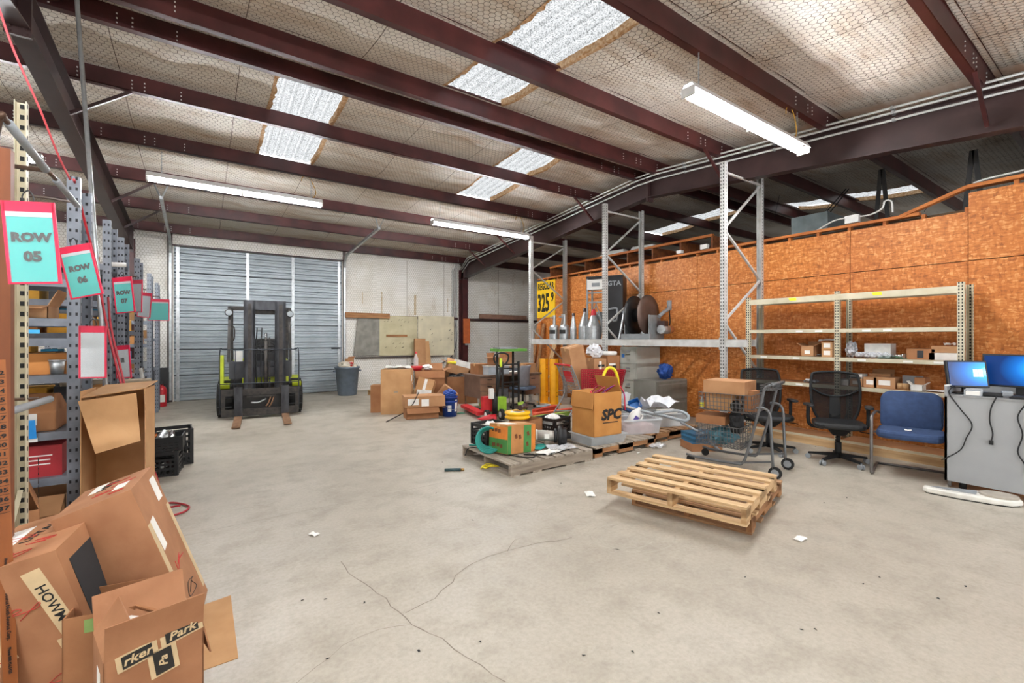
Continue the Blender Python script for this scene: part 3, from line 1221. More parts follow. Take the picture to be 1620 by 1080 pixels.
def arm(pts, r, sl, rs):
    P_ = [px3(*p) for p in pts]
    a = MB(BI).tube(smooth_path(P_, 5), r, 8).build('sign_arm', m_rod, beige)
    MB(BI).cyl(px3(*sl[0]), px3(*sl[1]), rs, 12).build('sleeve', grey_plastic if rs < .02 else mat('pale_grey_sleeve', 'b6b7b2', .5), a)


arm([(-12, 262, 2.2), (0, 186, 1.9), (8, 188, 1.93), (12, 194, 1.95), (70, 266, 2.28)], .011, ((13, 194, 1.95), (72, 268, 2.3)), .018)
arm([(-12, 258, 2.1), (58, 268, 2.32), (74, 271, 2.4), (86, 281, 2.5), (118, 320, 3.0)], .011, ((88, 284, 2.52), (122, 325, 3.05)), .017)
arm([(25, 307, 2.6), (70, 312, 2.85), (112, 319, 3.15)], .009, ((112, 319, 3.15), (116, 320, 3.18)), .010)
arm([(-14, 664, 2.1), (12, 652, 2.2), (76, 632, 2.5)], .011, ((12, 652, 2.2), (79, 631, 2.5)), .019)
arm([(14, 632, 2.25), (40, 631, 2.4), (60, 630, 2.5)], .008, ((12, 632, 2.2), (16, 632, 2.26)), .012)
MB(BI).cyl(px3(24, 250, 2.62), px3(24, 900, 2.62), .014, 10).build('vertical_tube', beige_steel, beige)

# orange timber upright and the printed gauge stick leaning on it
tim = mat('orange_stained_timber', '7d4420', .6, 0, .2, 5, col2='643315', stretch=(3, 3, .3))
x, y = gp(0, 1085)
o = MB().b2((-.03, -.025, 0), (.03, .025, 2.3)).build('timber_upright', tim)
o.location = (-.69, 2.80, 0)
tag(o, 'orange-stained timber upright standing beside the beige rack', 'upright')
gs = thing('gauge_stick', 'orange wooden gauge stick printed with numbers and a supplier address', 'gauge stick', (-.585, 2.475, 0), 0, rot=(R(-2.0), R(-1.2), R(22)))
stick_m = mat('varnished_stick', '9a5a2b', .5, 0, .15, 6, col2='854a20', stretch=(3, 3, .3))
MB().b2((-.019, -.011, 0), (.019, .011, 1.42)).build('stick', stick_m, gs)
for i in range(16):
    print_on(gs, (.044, .022, 1.4), '-y', 0, .86 + i * .034, str(37 - i), .022, ink, 1.3, .0006)
for i in range(32):
    MB().b2((-.022, -.0122, .843 + i * .017), (-.010 if i % 2 else .016, -.0112, .8445 + i * .017)).build('tick_mark', ink, gs)
for body, z in (('Houston, Texas 77083', .62), ('Source North America Corp.', .455), ('Phone 888.416.5420', .29)):
    print_on(gs, (.044, .022, 1.4), '-y', 0, z, body, .0125 if 'Source' not in body else .0155, ink, .95, .0002, R(-90))

# contents of the nearest grey row, on its shelves (local front is at y = 4.46)
o = carton('two-tone orange carton on the top shelf behind the ROW signs', (-1.45, 4.70, 1.92), (.85, .40, .20), 0, mat('orange_carton', 'cf8a4a', .8, 0, .1, 4, col2='c0763a'), group=None)
carton('flat orange carton under another on the top shelf behind the ROW signs', (-2.35, 4.70, 1.92), (.7, .40, .28), 0, MATS['orange_carton'])
carton('small open tan tray carton on the shelf above the blue paper', (-1.02, 4.66, 1.64), (.26, .3, .09), 0, card, {'-y': 100, '+x': 25})
crumple('bunched clear plastic bag beside the small tan tray carton', (-1.36, 4.62, 1.64), (.24, .28, .16), film, 'plastic_bag', 'bag', 3)
m_blue = mat('bright_blue_paper', '1f8ede', .6)
for n_, (x, z, w, h, lab) in enumerate(((-1.08, 1.60, .17, .13, 'bright blue paper hanging over the shelf edge under the tan tray'), (-1.02, .87, .17, .13, 'bright blue paper taped to the shelf edge under the labelled paper sack'))):
    o = MB().add([(-w / 2, 0, -h / 2), (w / 2, 0, -h / 2), (w / 2, -.012, h / 2), (-w / 2, -.012, h / 2), (-w / 2, .002, -h / 2), (w / 2, .002, -h / 2), (w / 2, -.010, h / 2), (-w / 2, -.010, h / 2)],
                 [(0, 1, 2, 3), (7, 6, 5, 4), (0, 4, 5, 1), (2, 6, 7, 3), (1, 5, 6, 2), (3, 7, 4, 0)]).build('paper_note', m_blue)
    o.location = (x, 4.442, z)
    o.rotation_euler = (0, R(-2), 0)
    tag(o, lab, 'paper')
for (x, z, w) in ((-1.12, 1.22, .12), (-.98, .815, .10), (-1.16, .815, .07), (-1.2, 1.475, .07), (-.98, 1.565, .12), (-1.42, 1.565, .06)):
    o = MB().b2((x - w / 2, -.007, z - .032), (x + w / 2, -.004, z - .005)).build('shelf_label', white_paper if z < 1.5 else mat('cyan_label', '39a3d8', .5), row6)
    o.location = (2.5 - RX, 0, 0)
# rolls lying on the shelf
for (x, r_, L, m_, cap, lab) in ((-1.28, .035, .38, mat('cream_paper_roll', 'd8d0bd', .7), None, 'cream paper roll lying on the shelf above the ribbed roll'),
                                 (-1.16, .034, .40, mat('grey_ribbed_roll', '9e9788', .7, 0, .3, 60), 'g', 'grey ribbed roll with green end lying on the shelf')):
    t = thing('paper_roll', lab, 'roll', (x, 4.66, 1.24 + r_ + (.10 if cap is None else 0)), R(14) if cap else R(12))
    MB().cyl((-L / 2, 0, 0), (L / 2, 0, 0), r_, 14).build('roll', m_, t)
    if cap:
        MB().cyl((-L / 2 - .004, 0, 0), (-L / 2, 0, 0), r_ * .95, 14).build('end_cap', mat('green_cap', '1f6a35', .5), t)
    else:
        MB().b2((-.12, -.1, -.137), (.12, .1, -.036)).build('support_block', card_c, t)
carton('orange-brown flat tray under the shelf with a silver cup on it', (-1.2, 4.72, 1.24), (.8, .2, .15), 0, MATS['orange_carton'])
t = thing('silver_cup', 'silver metal cup standing on the shelf beside the paper rolls', 'cup', (-.86, 4.60, 1.24))
MB().lathe([(0, 0), (.035, 0), (.045, .10), (.042, .10), (.032, .005), (0, .005)], 16).build('cup', galv, t)
MB().lathe([(.046, .095), (.05, .10), (.046, .105)], 16).build('rim', galv, t)
sk = thing('paper_sack', 'brown paper sack with barcode label on the shelf beside the slotted post', 'sack', (-1.05, 4.68, .84))
MB().add([(-.2, -.16, 0), (.2, -.16, 0), (.2, .16, 0), (-.2, .16, 0), (-.21, -.17, .15), (.2, -.17, .14), (.2, .17, .15), (-.2, .16, .15), (-.19, -.06, .27), (.18, -.05, .26), (.18, .08, .25), (-.19, .06, .26)],
         [(0, 3, 2, 1), (0, 1, 5, 4), (1, 2, 6, 5), (2, 3, 7, 6), (3, 0, 4, 7), (4, 5, 9, 8), (5, 6, 10, 9), (6, 7, 11, 10), (7, 4, 8, 11), (8, 9, 10, 11)]).build('sack_body', card_c, sk, bevel=.01)
decal(sk, (.4, .34, .2), '-y', .02, .09, .17, .08, white_paper)
print_on(sk, (.4, .345, .2), '-y', .02, .09, '||||| || |||', .035, ink, .8)
carton('red carton with white print on the lower shelf behind the slotted post', (-1.0, 4.70, .52), (.36, .36, .22), 0, mat('red_carton', '9c2027', .6), stickers=[('-y', .0, .15, .26, .008, white_paper), ('-y', .02, .12, .2, .008, white_paper), ('-y', 0, .09, .24, .008, white_paper)], tp=False)
carton('tan open-front carton on the bottom shelf behind the slotted post', (-1.0, 4.70, .12), (.4, .38, .26), 0, card, {'-y': 120})
carton('plain kraft carton on a lower shelf deep in the grey row', (-1.55, 4.70, .52), (.5, .38, .24), 0, card_c)
o = carton('kraft carton standing on the lower shelf next to the plain one', (-2.2, 4.70, .84), (.6, .38, .24), 0, card)
# things on the further rows
cols = ['c9922f', '3a3a3c', 'a9743f', 'b8892e', '7d5a34', '8a8f93', '9c6b3a', '2f7fa5']
k = 0
for rw, (y, lab, lv) in zip(ROWS, rows):
    word = {5.7: 'second', 6.6: 'third', 8.2: 'fourth', 10.0: 'fifth', 11.6: 'last'}[y]
    names = {'c9922f': 'mustard', '3a3a3c': 'black', 'a9743f': 'kraft', 'b8892e': 'golden', '7d5a34': 'brown', '8a8f93': 'grey', '9c6b3a': 'tan', '2f7fa5': 'blue'}
    ordn = ['first', 'second', 'third', 'fourth', 'fifth', 'sixth', 'seventh', 'eighth']
    for si, z in enumerate(lv[1:]):
        x = RX - .08
        k = 0
        while x > RX - 1.05:
            w = random.choice([.12, .16, .2, .3])
            hh = random.uniform(.08, .2)
            c_ = random.choice(cols)
            mm = mat('carton_' + c_, c_, .8)
            o = MB().b2((-w / 2, -.17, 0), (w / 2, .17, hh)).b2((-w / 2 + .004, -.171, hh * .45), (w / 2 - .004, -.17, hh * .5)).build('small_carton', mm)
            o.location = (x - w / 2, y + .21, z)
            tag(o, '%s carton %s from the aisle post, shelf %s of the %s grey row' % (names[c_], ordn[k], ['two', 'three', 'four', 'five', 'six', 'seven'][si], word), 'box', 'cartons on the %s grey row' % word)
            x -= w + random.uniform(.01, .12)
            k += 1

# ROW signs in red-edged sleeves
m_teal = mat('teal_card', '1fb5b0', .45, 0, .05, 4)
m_redge = mat('red_sleeve_edge', 'd8234a', .4)
m_sleeve = mat('hazy_sleeve', 'cdd3d8', .25, 0, .1, 5, alpha=.85)
m_gloss = clear_plastic('glossy_sleeve', 'eef4f4', .07, .08)


def row_sign(label, pix, t_, hpx, words, rz, tilt=0.0, teal=True, ratio=.74, rod=True):
    h = hpx / F * t_
    w = h * ratio
    P_ = Vector(px3(*pix, t_))                       # top centre
    g = thing('row_sign', label, 'sign', P_, 0, rot=(0, R(tilt), R(rz)))
    MB().b2((-w / 2, -.002, -h), (w / 2, .002, 0)).build('card_sheet', m_teal if teal else m_sleeve, g)
    for a, b in (((-w / 2, -.004, -.03 * h / .3 * 1.0), (w / 2, .004, .01)), ((-w / 2, -.004, -h), (w / 2, .004, -h + .008)), ((-w / 2 - .004, -.004, -h), (-w / 2 + .006, .004, .01)), ((w / 2 - .006, -.004, -h), (w / 2 + .004, .004, .01))):
        MB().b2(a, b).build('red_edge', m_redge, g)
    if teal:
        MB().b2((-w / 2 + .006, -.0035, -h * .16), (w / 2 - .006, -.0025, -h * .10)).build('hazy_band', m_sleeve, g)
    MB().b2((-w / 2 + .006, -.0075, -h + .008), (w / 2 - .006, -.0065, -.03)).build('clear_front', m_gloss, g)
    for i, wd in enumerate(words):
        text(wd, h * .15 if i == 0 else h * .17, ink, g, (0, -.0045, -h * (.42 + .24 * i)), (R(90), 0, 0), sx=1.0, bold=h * .008)
    MB().tube(smooth_path([(-.012, 0, -.01), (-.016, 0, .03), (0, .006, .055), (.016, 0, .03), (.012, 0, -.01)], 4), .0025, 5).build('hook', black_steel, g)
    return g


row_sign('teal ROW 05 card in a red-edged sleeve on the beige rack', (45, 323), 1.76, 126, ['ROW', '05'], -8, -4, ratio=.47)
row_sign('teal ROW 06 card in a red-edged sleeve on the grey post', (118, 391), 2.62, 80, ['ROW', '06'], -25, -13, ratio=.55)
row_sign('teal ROW 07 card hanging askew before the third grey row', (193, 440), 3.8, 55, ['ROW', '07'], -30, -6, ratio=.5)
row_sign('blank teal card in red sleeve nearest the back wall', (251, 474), 6.3, 33, [], 0, ratio=.8)
row_sign('empty hazy sleeve with red edge hanging on the nearest slotted grey post', (147, 518), 2.9, 80, [], -10, 0, False, .4)
row_sign('narrow white card in a red-edged sleeve in front of the red hose', (193, 548), 4.0, 50, ['|||'], -35, -4, False, .45)
row_sign('curled white card in a red sleeve between two grey rows', (216, 444), 4.8, 50, [], -62, 2, False, .7)
row_sign('torn white card with red edge on the last grey row', (230, 464), 5.6, 38, [], -50, 6, False, .7)

for sx_, rw in (((251, 474, 6.3), ROWS[2]), ((230, 464, 5.6), ROWS[1]), ((216, 444, 4.8), ROWS[1])):
    p_ = Vector(px3(*sx_)) + Vector((0, .006, .05))
    q_ = Vector(rw.location) + Vector((1.25, .0, p_.z))
    q_.z = p_.z
    MB(Matrix.Translation(-Vector(rw.location))).cyl(p_, q_, .006, 6).build('sign_arm', m_rod, rw)
# leaning conduit, ribbon and red hose
o = MB().tube([(-.60, 5.40, 0), (-.69, 5.33, 1.14), (-.853, 5.075, 4.62)], .016, 10).build('conduit_pole', galv)
tag(o, 'long galvanised conduit leaning from floor to roof by the grey rows', 'pipe')
o = MB().tube(smooth_path([px3(-6, 0, 2.45), px3(22, 80, 2.5), px3(62, 170, 2.65), px3(92, 245, 2.85), px3(111, 284, 3.0)], 5), [.006] * 21, 6).build('pink_ribbon', mat('pink_ribbon', 'dc5a62', .6))
tag(o, 'faded pink ribbon stretched down to the top of a slotted post', 'ribbon')
m_hose = mat('red_hose', 'a31f2b', .45)
o = MB().tube(smooth_path([px3(117, 284, 3.2), px3(122, 300, 3.35), px3(134, 350, 3.5), px3(152, 420, 3.65), px3(166, 500, 3.7), px3(182, 570, 3.7), px3(200, 640, 3.65), px3(209, 700, 3.6), px3(212, 765, 3.55), px3(216, 800, 3.6),
                           (*gp(228, 815), .02), (*gp(262, 822), .02), (*gp(276, 832), .02), (*gp(255, 840), .02)], 6), .0085, 8).build('air_hose', m_hose)
tag(o, 'red air hose hanging from a slotted post to the floor', 'hose')
o = MB().tube(smooth_path([px3(171, 470, 3.9), px3(176, 520, 3.85), px3(196, 605, 3.8), px3(208, 660, 3.75), px3(232, 720, 3.75), px3(250, 762, 3.75), (*gp(252, 806), .05), (*gp(262, 817), .012), (*gp(290, 812), .012), (*gp(298, 802), .012), (*gp(270, 797), .012), (*gp(255, 806), .014), (*gp(285, 805), .03)], 6), .0085, 8).build('air_hose', m_hose)
tag(o, 'red air hose lying in loops on the floor past the tall open carton', 'hose')

# tall open carton standing beside the first slotted post
tc = thing('cardboard_box', 'tall empty kraft carton standing on end, its open side under a bent flap', 'box', (-.495, 4.44, 0), R(-7))
w_, d_, h_ = .36, .30, 1.13
MB().b2((-w_ / 2, d_ / 2 - .006, 0), (w_ / 2, d_ / 2, h_)).b2((-w_ / 2, -d_ / 2, 0), (-w_ / 2 + .006, d_ / 2, h_)).b2((w_ / 2 - .006, -d_ / 2, 0), (w_ / 2, d_ / 2, h_)).b2((-w_ / 2, -d_ / 2, 0), (w_ / 2, d_ / 2, .006)).build('body', card_b, tc)
MB().slab([(-w_ / 2, -d_ / 2, h_ - .05), (w_ / 2, -d_ / 2, h_), (w_ / 2 + .02, d_ / 2, h_ + .03), (-w_ / 2 + .06, d_ / 2, h_ + .01)], .006).build('flap', card_b, tc)
MB().slab([(-w_ / 2 - .01, -d_ / 2, h_ - .07), (-w_ / 2 + .12, -d_ / 2 - .14, h_ - .42), (w_ / 2, -d_ / 2 - .12, h_ - .36), (w_ / 2 - .05, -d_ / 2, h_ - .03)], .006).build('flap', card_b, tc)
MB().slab([(w_ / 2, -d_ / 2, .1), (w_ / 2 + .03, -d_ / 2 - .13, .1), (w_ / 2 + .03, -d_ / 2 - .13, h_ - .1), (w_ / 2, -d_ / 2, h_ - .05)], .005).build('flap', card, tc)
# brown carton lying with its flap up beneath the row
bc = carton('dark kraft carton with raised flap and black print under the beige rack', (-1.02, 3.87, 0), (.42, .34, .5), R(14), card_c, {'+x': -18, '-y': 168}, flen=.38)
print_on(bc, (.42, .34, .5), '+x', 0, .62, 'wayne', .12, ink, 1, 0, R(80))

# black crates of fittings
cx_, cy_ = gp(262, 748)
c1 = crate('black lattice crate of pipe fittings at the bottom of the stack', (-.37, 6.35, 0), (.36, .34, .27), R(-6))
c2 = crate('black lattice crate of copper and steel fittings tilted on another crate', (-.36, 6.36, .272), (.40, .34, .15), R(-4))
c3 = crate('black lattice crate standing on the floor behind the fittings crates', (-.27, 6.80, 0), (.36, .34, .42), R(4))
fit = [('copper', mat('copper_pipe', 'b5652e', .35, .6)), ('grey', galv), ('grey', chrome), ('pale', mat('pale_fitting', 'cdb7a5', .6)), ('white', white_plastic), ('dark', steel_dark)]
for i in range(12):
    nm, mm = fit[i % 6]
    a = random.uniform(0, PI)
    r_ = random.uniform(.022, .038)
    t = MB()
    L = random.uniform(.06, .11)
    d = Vector((math.cos(a), math.sin(a), .35)).normalized()
    p = Vector((0, 0, 0))
    t.tube([p, p + d * L], r_, 12, cap=False)
    t.tube([p + d * L, p], r_ * .82, 12, cap=False)
    t.tube([p - d * .004, p + d * .012], r_ * 1.12, 12)
    o = t.build('pipe_fitting', mm)
    up = i < 9
    gx, gy = ((i % 3) - 1) * .1, ((i // 3) % 3 - 1) * .09
    o.location = (-.37 + gx, 6.36 + gy, (.352 if up else .06) + r_)
    tag(o, '%s pipe fitting lying in the black crates of fittings' % nm, 'pipe fitting', 'fittings in the black crates')
o = MB().cyl((-.42, 6.95, .02), (-.62, 7.35, 1.12), .022, 10).build('steel_pole', mat('dull_pole', '5d5850', .5, .3))
tag(o, 'dark steel pole leaning behind the black crates', 'pole')

# by the back wall: black board put in for a dark recess, fire extinguisher
o = MB().b2((-.22, -.02, 0), (.22, .02, .82)).b2((-.2, -.024, .02), (.2, -.02, .8)).build('recess_board', black_plastic)
o.location = (-.82, 13.22, 0)
o.rotation_euler = (R(-4), 0, 0)
tag(o, 'black board put in for the dark recess behind the fire extinguisher', 'board')
for i, (u, lab) in enumerate(((256, 'red fire extinguisher with white label standing before the black board'), (243, 'red fire extinguisher half hidden by the last grey row'))):
    X = aty(u, 12.6)
    t = thing('fire_extinguisher', lab, 'extinguisher', (X, 12.6, 0))
    MB().lathe([(0, 0), (.085, 0), (.09, .02), (.09, .36), (.07, .42), (.03, .45), (.03, .48), (0, .48)], 18).build('cylinder', red_plastic, t)
    MB().b2((-.015, -.05, .48), (.015, .05, .50)).bar((0, -.06, .52), (0, .06, .54), .02, .01).build('valve_lever', black_steel, t)
    MB().tube(smooth_path([(.02, 0, .49), (.09, 0, .46), (.11, 0, .3), (.1, 0, .12)]), .01, 6).build('hose', rubber, t)
    MB().lathe([(.0915, .1), (.0915, .26)], 8, None, R(-120), R(-50)).build('label_plate', white_paper, t)

# ================================================================ FOREGROUND PILE OF CARTONS
old_card = mat('aged_red_kraft', 'ac7a56', .8, 0, .1, 4, .06, col2='946443', bscale=60)
m_scrawl = mat('red_marker', 'b4392f', .7)
m_kapa = mat('pale_tape', 'cdb48c', .45, 0, .1, 10)
m_black_tape = mat('black_print_tape', '1d1b18', .5)


def scrawl(t, size, face, a, b, s, seed, m=None):
    r_ = random.Random(seed)
    loc, ro = FACE[face](*size, a, b)
    pts = [(r_.uniform(-s, s), r_.uniform(-s * .45, s * .45), 0) for _ in range(7)]
    o = MB().tube(smooth_path(pts, 4), .0018, 4).build('marker_scrawl', m or m_scrawl, t)
    o.location = loc
    o.rotation_euler = ro


s2 = (.28, .42, .76)
k2 = carton('tall crushed kraft carton leaning with taped edge and torn front corner', (-.12, 2.83, .06), s2, 0, old_card, rot=(0, R(-19), R(-6)), stickers=[
    ('+z', -.06, .12, .05, .14, white_paper), ('+z', .06, -.02, .05, .10, white_paper), ('+x', .12, .66, .09, .12, white_paper), ('+x', -.12, .5, .07, .16, white_paper, 'sticker', .1), ('+x', -.185, .3, .05, .55, m_kapa, 'edge_tape'), ('+x', .185, .3, .05, .5, m_kapa, 'edge_tape')], tp=False)
for i in range(4):
    scrawl(k2, s2, '+z', random.uniform(-.06, .06), -.12 + i * .08, .05, i)
scrawl(k2, s2, '+x', 0, .3, .1, 11)
scrawl(k2, s2, '+x', .02, .15, .12, 12, ink)
print_on(k2, s2, '+z', -.02, .1, 'HSTJ', .06, ink, 1, 0, R(80))
s1 = (.34, .46, .62)
k1 = carton('wide kraft carton with red marker scrawls leaning at the back of the pile', (-.41, 2.72, .07), s1, 0, old_card, rot=(R(6), R(-14), R(-14)), stickers=[
    ('+z', -.1, .06, .08, .16, white_paper), ('+z', .05, .1, .055, .055, white_paper), ('-y', -.1, .33, .07, .17, mat('cream_label', 'd9c39c', .7), 'sticker', .2), ('-y', .1, .42, .06, .30, m_kapa, 'edge_tape', .15), ('-y', .12, .22, .09, .10, m_kapa, 'sticker', .1)], tp=False)
for i in range(4):
    scrawl(k1, s1, '+z', random.uniform(-.1, .1), -.15 + i * .09, .06, 20 + i)
for i in range(3):
    scrawl(k1, s1, '-y', random.uniform(-.1, .1), .1 + i * .16, .06, 30 + i)
print_on(k1, s1, '+z', .0, .05, 'USTAH', .055, ink, 1, 0, R(75))
print_on(k1, s1, '-y', .1, .42, 'HOWM', .05, ink, 1, .0006, R(-80))
MB().b2((.171, -.18, .1), (.172, .1, .55)).build('gap_shade', m_dark, k1)  # black sheet on this side paints the shade between the two cartons
s3 = (.29, .25, .40)
k3 = carton('open kraft carton with black printed tape on its front flap', (-.16, 2.20, 0), s3, R(14), old_card, {'-y': 8, '+y': 28, '+x': 168, '-x': -35}, flen=.125, stickers=[('-x', .02, .26, .07, .14, white_paper)])
fz = .435
for (a, b, w, h, tx, rt) in ((-.055, .40, .085, .045, 'rker', .14), (.075, .425, .10, .04, 'Park', .14), (.02, .345, .055, .085, 'Pa', 1.6)):
    decal(k3, s3, '-y', a, b - .02, w + .03, h + .012, m_kapa, 'tape_strip', rt if rt < 1 else .14)
    loc, ro = FACE['-y'](*s3, a, b - .02)
    o = MB().b2((-w / 2, -h / 2, .0002), (w / 2, h / 2, .0012)).build('tape_print', m_black_tape, k3)
    o.location, o.rotation_euler = loc, (Euler(ro).to_matrix() @ Matrix.Rotation(.14, 3, 'Z')).to_euler()
    o = print_on(k3, (.29, .253, .4), '-y', a, b - .02, tx, .04 if rt < 1 else .035, m_kapa, 1.15, .0008, rt, .25)
for i in range(4):
    o = crumple('crumpled packing paper inside the open front carton', (-.16 + random.uniform(-.07, .07), 2.21 + random.uniform(-.05, .05), .31 + .02 * i), (.12, .12, .07), white_paper if i % 2 else card_b, 'packing_paper', 'paper', 40 + i, 1, group='packing paper in the front carton')
s4 = (.22, .24, .44)
k4 = carton('small kraft carton with a green label wedged behind the open front carton', (-.30, 2.46, 0), s4, R(-10), card_c, {'+x': 120}, stickers=[('-y', .0, .40, .09, .05, mat('green_label', '7f9b56', .6))])
# flat sheet on the floor
q = [gp(322, 957), gp(365, 942), gp(377, 1041), gp(272, 1078), gp(250, 1010)]
o = MB().slab([(*p, .003) for p in q], .005).build('cardboard_sheet', card_b)
tag(o, 'flat kraft cardboard sheet lying on the floor under the carton pile', 'cardboard')
crumple('torn clear plastic bag on the floor in front of the carton pile', (*gp(120, 1092), 0), (.15, .12, .16), film, 'plastic_bag', 'bag', 55)

# ================================================================ FORKLIFT
fk = thing('forklift', 'black and lime forklift parked in front of the overhead door, forks lowered', 'forklift', (.93, 9.75, 0), R(-5.4))
m_mast = mat('worn_black_mast', '2b2c30', .45, .4, .3, 12, col2='47484c', stretch=(1, 1, .3))
m_lime = mat('lime_paint', 'b6c42c', .45, 0, .15, 6)
m_body = mat('dark_grey_paint', '3b3c40', .5, .1, .15, 6)
m_rusty = mat('rusty_fork_steel', '7c5a41', .6, .4, .3, 14, col2='94745a')
m_grimy = mat('grimy_black', '242322', .6, .2, .4, 14, col2='403a35')
for x in (-.35, .42):
    f = MB().b2((x - .065, -.10, .02), (x + .065, -.05, .60))
    f.build('fork_shank', m_mast, fk)
    MB().add([(x - .06, -.1, .02), (x + .06, -.1, .02), (x + .06, -1.08, .02), (x - .06, -1.08, .02), (x - .06, -.1, .07), (x + .06, -.1, .07), (x + .06, -1.08, .035), (x - .06, -1.08, .035)],
             [(0, 1, 2, 3), (7, 6, 5, 4), (0, 4, 5, 1), (2, 6, 7, 3), (1, 5, 6, 2), (3, 7, 4, 0)]).build('fork_blade', m_rusty, fk)
for z0, z1 in ((.06, .19), (.44, .56)):
    MB().b2((-.62, -.05, z0), (.66, .0, z1)).build('carriage_bar', m_grimy, fk)
for x in (-.62, .60):
    MB().b2((x, -.04, .06), (x + .06, .0, .56)).build('carriage_side', m_grimy, fk)
MB().b2((-.35, .02, .12), (.40, .06, .45)).build('carriage_plate', mat('black_grease', '191817', .5), fk)
for i, (a, b) in enumerate((((-.15, -.02, .30), (.1, -.02, .36)), ((.1, -.03, .22), (.18, -.03, .40)), ((.15, -.03, .2), (.24, -.03, .42)))):
    MB().tube(smooth_path([a, ((a[0] + b[0]) / 2, a[1] - .02, (a[2] + b[2]) / 2 - .03), b], 5), .014, 6).build('hydraulic_hose', m_rusty if i else galv, fk)
MB().b2((-.22, -.06, .395), (.26, -.03, .43)).build('tilt_bar', m_grimy, fk)
br = MB()
r_ = .011
for x in (-.64, .66):
    br.tube(smooth_path([(x, -.03, .12), (x, -.03, 1.22), (x + (.05 if x < 0 else -.05), -.03, 1.29)], 4), r_, 6)
br.cyl((-.59, -.03, 1.29), (.61, -.03, 1.29), r_, 6).cyl((-.64, -.03, .66), (.66, -.03, .66), r_, 6)
br.cyl((-.40, -.03, .56), (-.40, -.03, 1.29), r_ * .7, 6)
br.build('load_backrest', mat('bluish_bar', '34383f', .4, .4), fk)
# mast
for x0, x1 in ((-.27, -.08), (.25, .44)):
    MB().b2((x0, .05, .22), (x1, .11, 2.2)).b2((x0, .05, .22), (x0 + .04, .2, 2.2)).b2((x1 - .04, .05, .22), (x1, .2, 2.2)).build('mast_channel', m_mast, fk)
    MB().b2((x0 + .07, .03, .25), (x1 - .06, .06, 2.15)).build('inner_rail', m_grimy, fk)
MB().b2((-.27, .06, 2.04), (.44, .14, 2.22)).build('mast_crossbar', m_mast, fk)
MB().b2((-.2, .14, 1.96), (.38, .2, 2.05)).build('mast_crossbar', m_grimy, fk)
MB().b2((-.27, .2, .75), (.44, .26, .95)).build('mast_crossbar', m_mast, fk)
MB().cyl((.1, .12, .3), (.1, .12, 1.45), .035, 12).build('lift_cylinder', m_grimy, fk)
MB().cyl((.1, .12, 1.45), (.1, .12, 1.6), .022, 12).build('lift_rod', chrome, fk)
ch = MB()
for i in range(26):
    ch.box((.16, .1, .35 + i * .046), (.03, .012, .034))
ch.build('lift_chain', m_grimy, fk)
for x in (-.05, .03):
    MB().tube(smooth_path([(x, .14, .5), (x - .02, .1, 1.1), (x, .14, 1.7)], 5), .012, 6).build('hydraulic_hose', rubber, fk)
# chassis
MB().b2((-.5, .35, .32), (.55, 2.1, .62)).build('chassis', m_grimy, fk)
MB().b2((-.52, .35, .72), (.56, .85, 1.05)).b2((-.5, .4, .6), (.54, .8, .74)).build('cowl', m_body, fk)
MB().b2((-.3, .33, .62), (.5, .35, .74)).build('floor_plate', m_lime, fk)
for s, x in ((-1, -.66), (1, .56)):
    MB().add([(x, .25, .55), (x + .16, .25, .55), (x + .16, 1.05, .55), (x, 1.05, .55), (x, .2, .62), (x + .16, .2, .62), (x + .16, 1.05, .72), (x, 1.05, .72)],
             [(3, 2, 1, 0), (4, 5, 6, 7), (0, 1, 5, 4), (1, 2, 6, 5), (2, 3, 7, 6), (3, 0, 4, 7)]).build('fender', m_lime, fk)
MB().b2((-.66, .32, .62), (-.60, .45, 1.18)).build('side_panel', m_lime, fk)
for x in (-.58, .62):
    w = thing_w = bpy.data.objects.new('wheel', None)
    COL.objects.link(w)
    w.parent = fk
    w.location = (x, .5, .33)
    w.rotation_euler = (0, R(90), 0)
    MB().lathe([(.16, -.11), (.30, -.13), (.33, -.11), (.33, .11), (.30, .13), (.16, .11)], 28).build('tyre', rubber, w)
    for i in range(14):
        a = 2 * PI * i / 14
        MB(Matrix.Rotation(a, 4, 'Z')).b2((.32, -.12, -.115), (.345, -.05, .115)).build('tread_block', rubber, w)
    MB().lathe([(0, -.06), (.16, -.08), (.17, 0), (.16, .08), (0, .06)], 20).build('rim', m_lime, w)
for x in (-.48, .5):
    w = MB(Matrix.Translation((x, 1.85, .25)) @ Matrix.Rotation(R(90), 4, 'Y')).lathe([(0, -.08), (.2, -.1), (.25, -.08), (.25, .08), (.2, .1), (0, .08)], 20).build('wheel', rubber, fk)
MB().b2((-.52, 1.5, .3), (.56, 2.35, 1.05)).build('counterweight', m_lime, fk, bevel=.06)
MB().b2((-.25, 1.05, .75), (.3, 1.5, .95)).build('seat', black_plastic, fk, bevel=.03)
MB().b2((-.25, 1.45, .95), (.3, 1.58, 1.5)).build('seat_back', black_plastic, fk, bevel=.03)
sw = MB(Matrix.Translation((.1, .75, 1.33)) @ Matrix.Rotation(R(35), 4, 'X'))
sw.tube([(.17 * math.cos(a / 12 * PI), .17 * math.sin(a / 12 * PI), 0) for a in range(24)], .016, 8, closed=True)
sw.bar((-.17, 0, 0), (.17, 0, 0), .02, .012).bar((0, -.17, 0), (0, 0, 0), .02, .012)
sw.build('steering_wheel', black_plastic, fk)
MB().cyl((.1, .7, .95), (.1, .77, 1.32), .03, 10).build('steering_column', black_plastic, fk)
MB().b2((-.05, .6, 1.04), (.3, .72, 1.2)).build('dashboard', black_plastic, fk)
for i in range(3):
    MB().cyl((.3 + i * .05, .68, 1.05), (.3 + i * .05, .64, 1.28), .008, 6).build('lever', black_steel, fk)
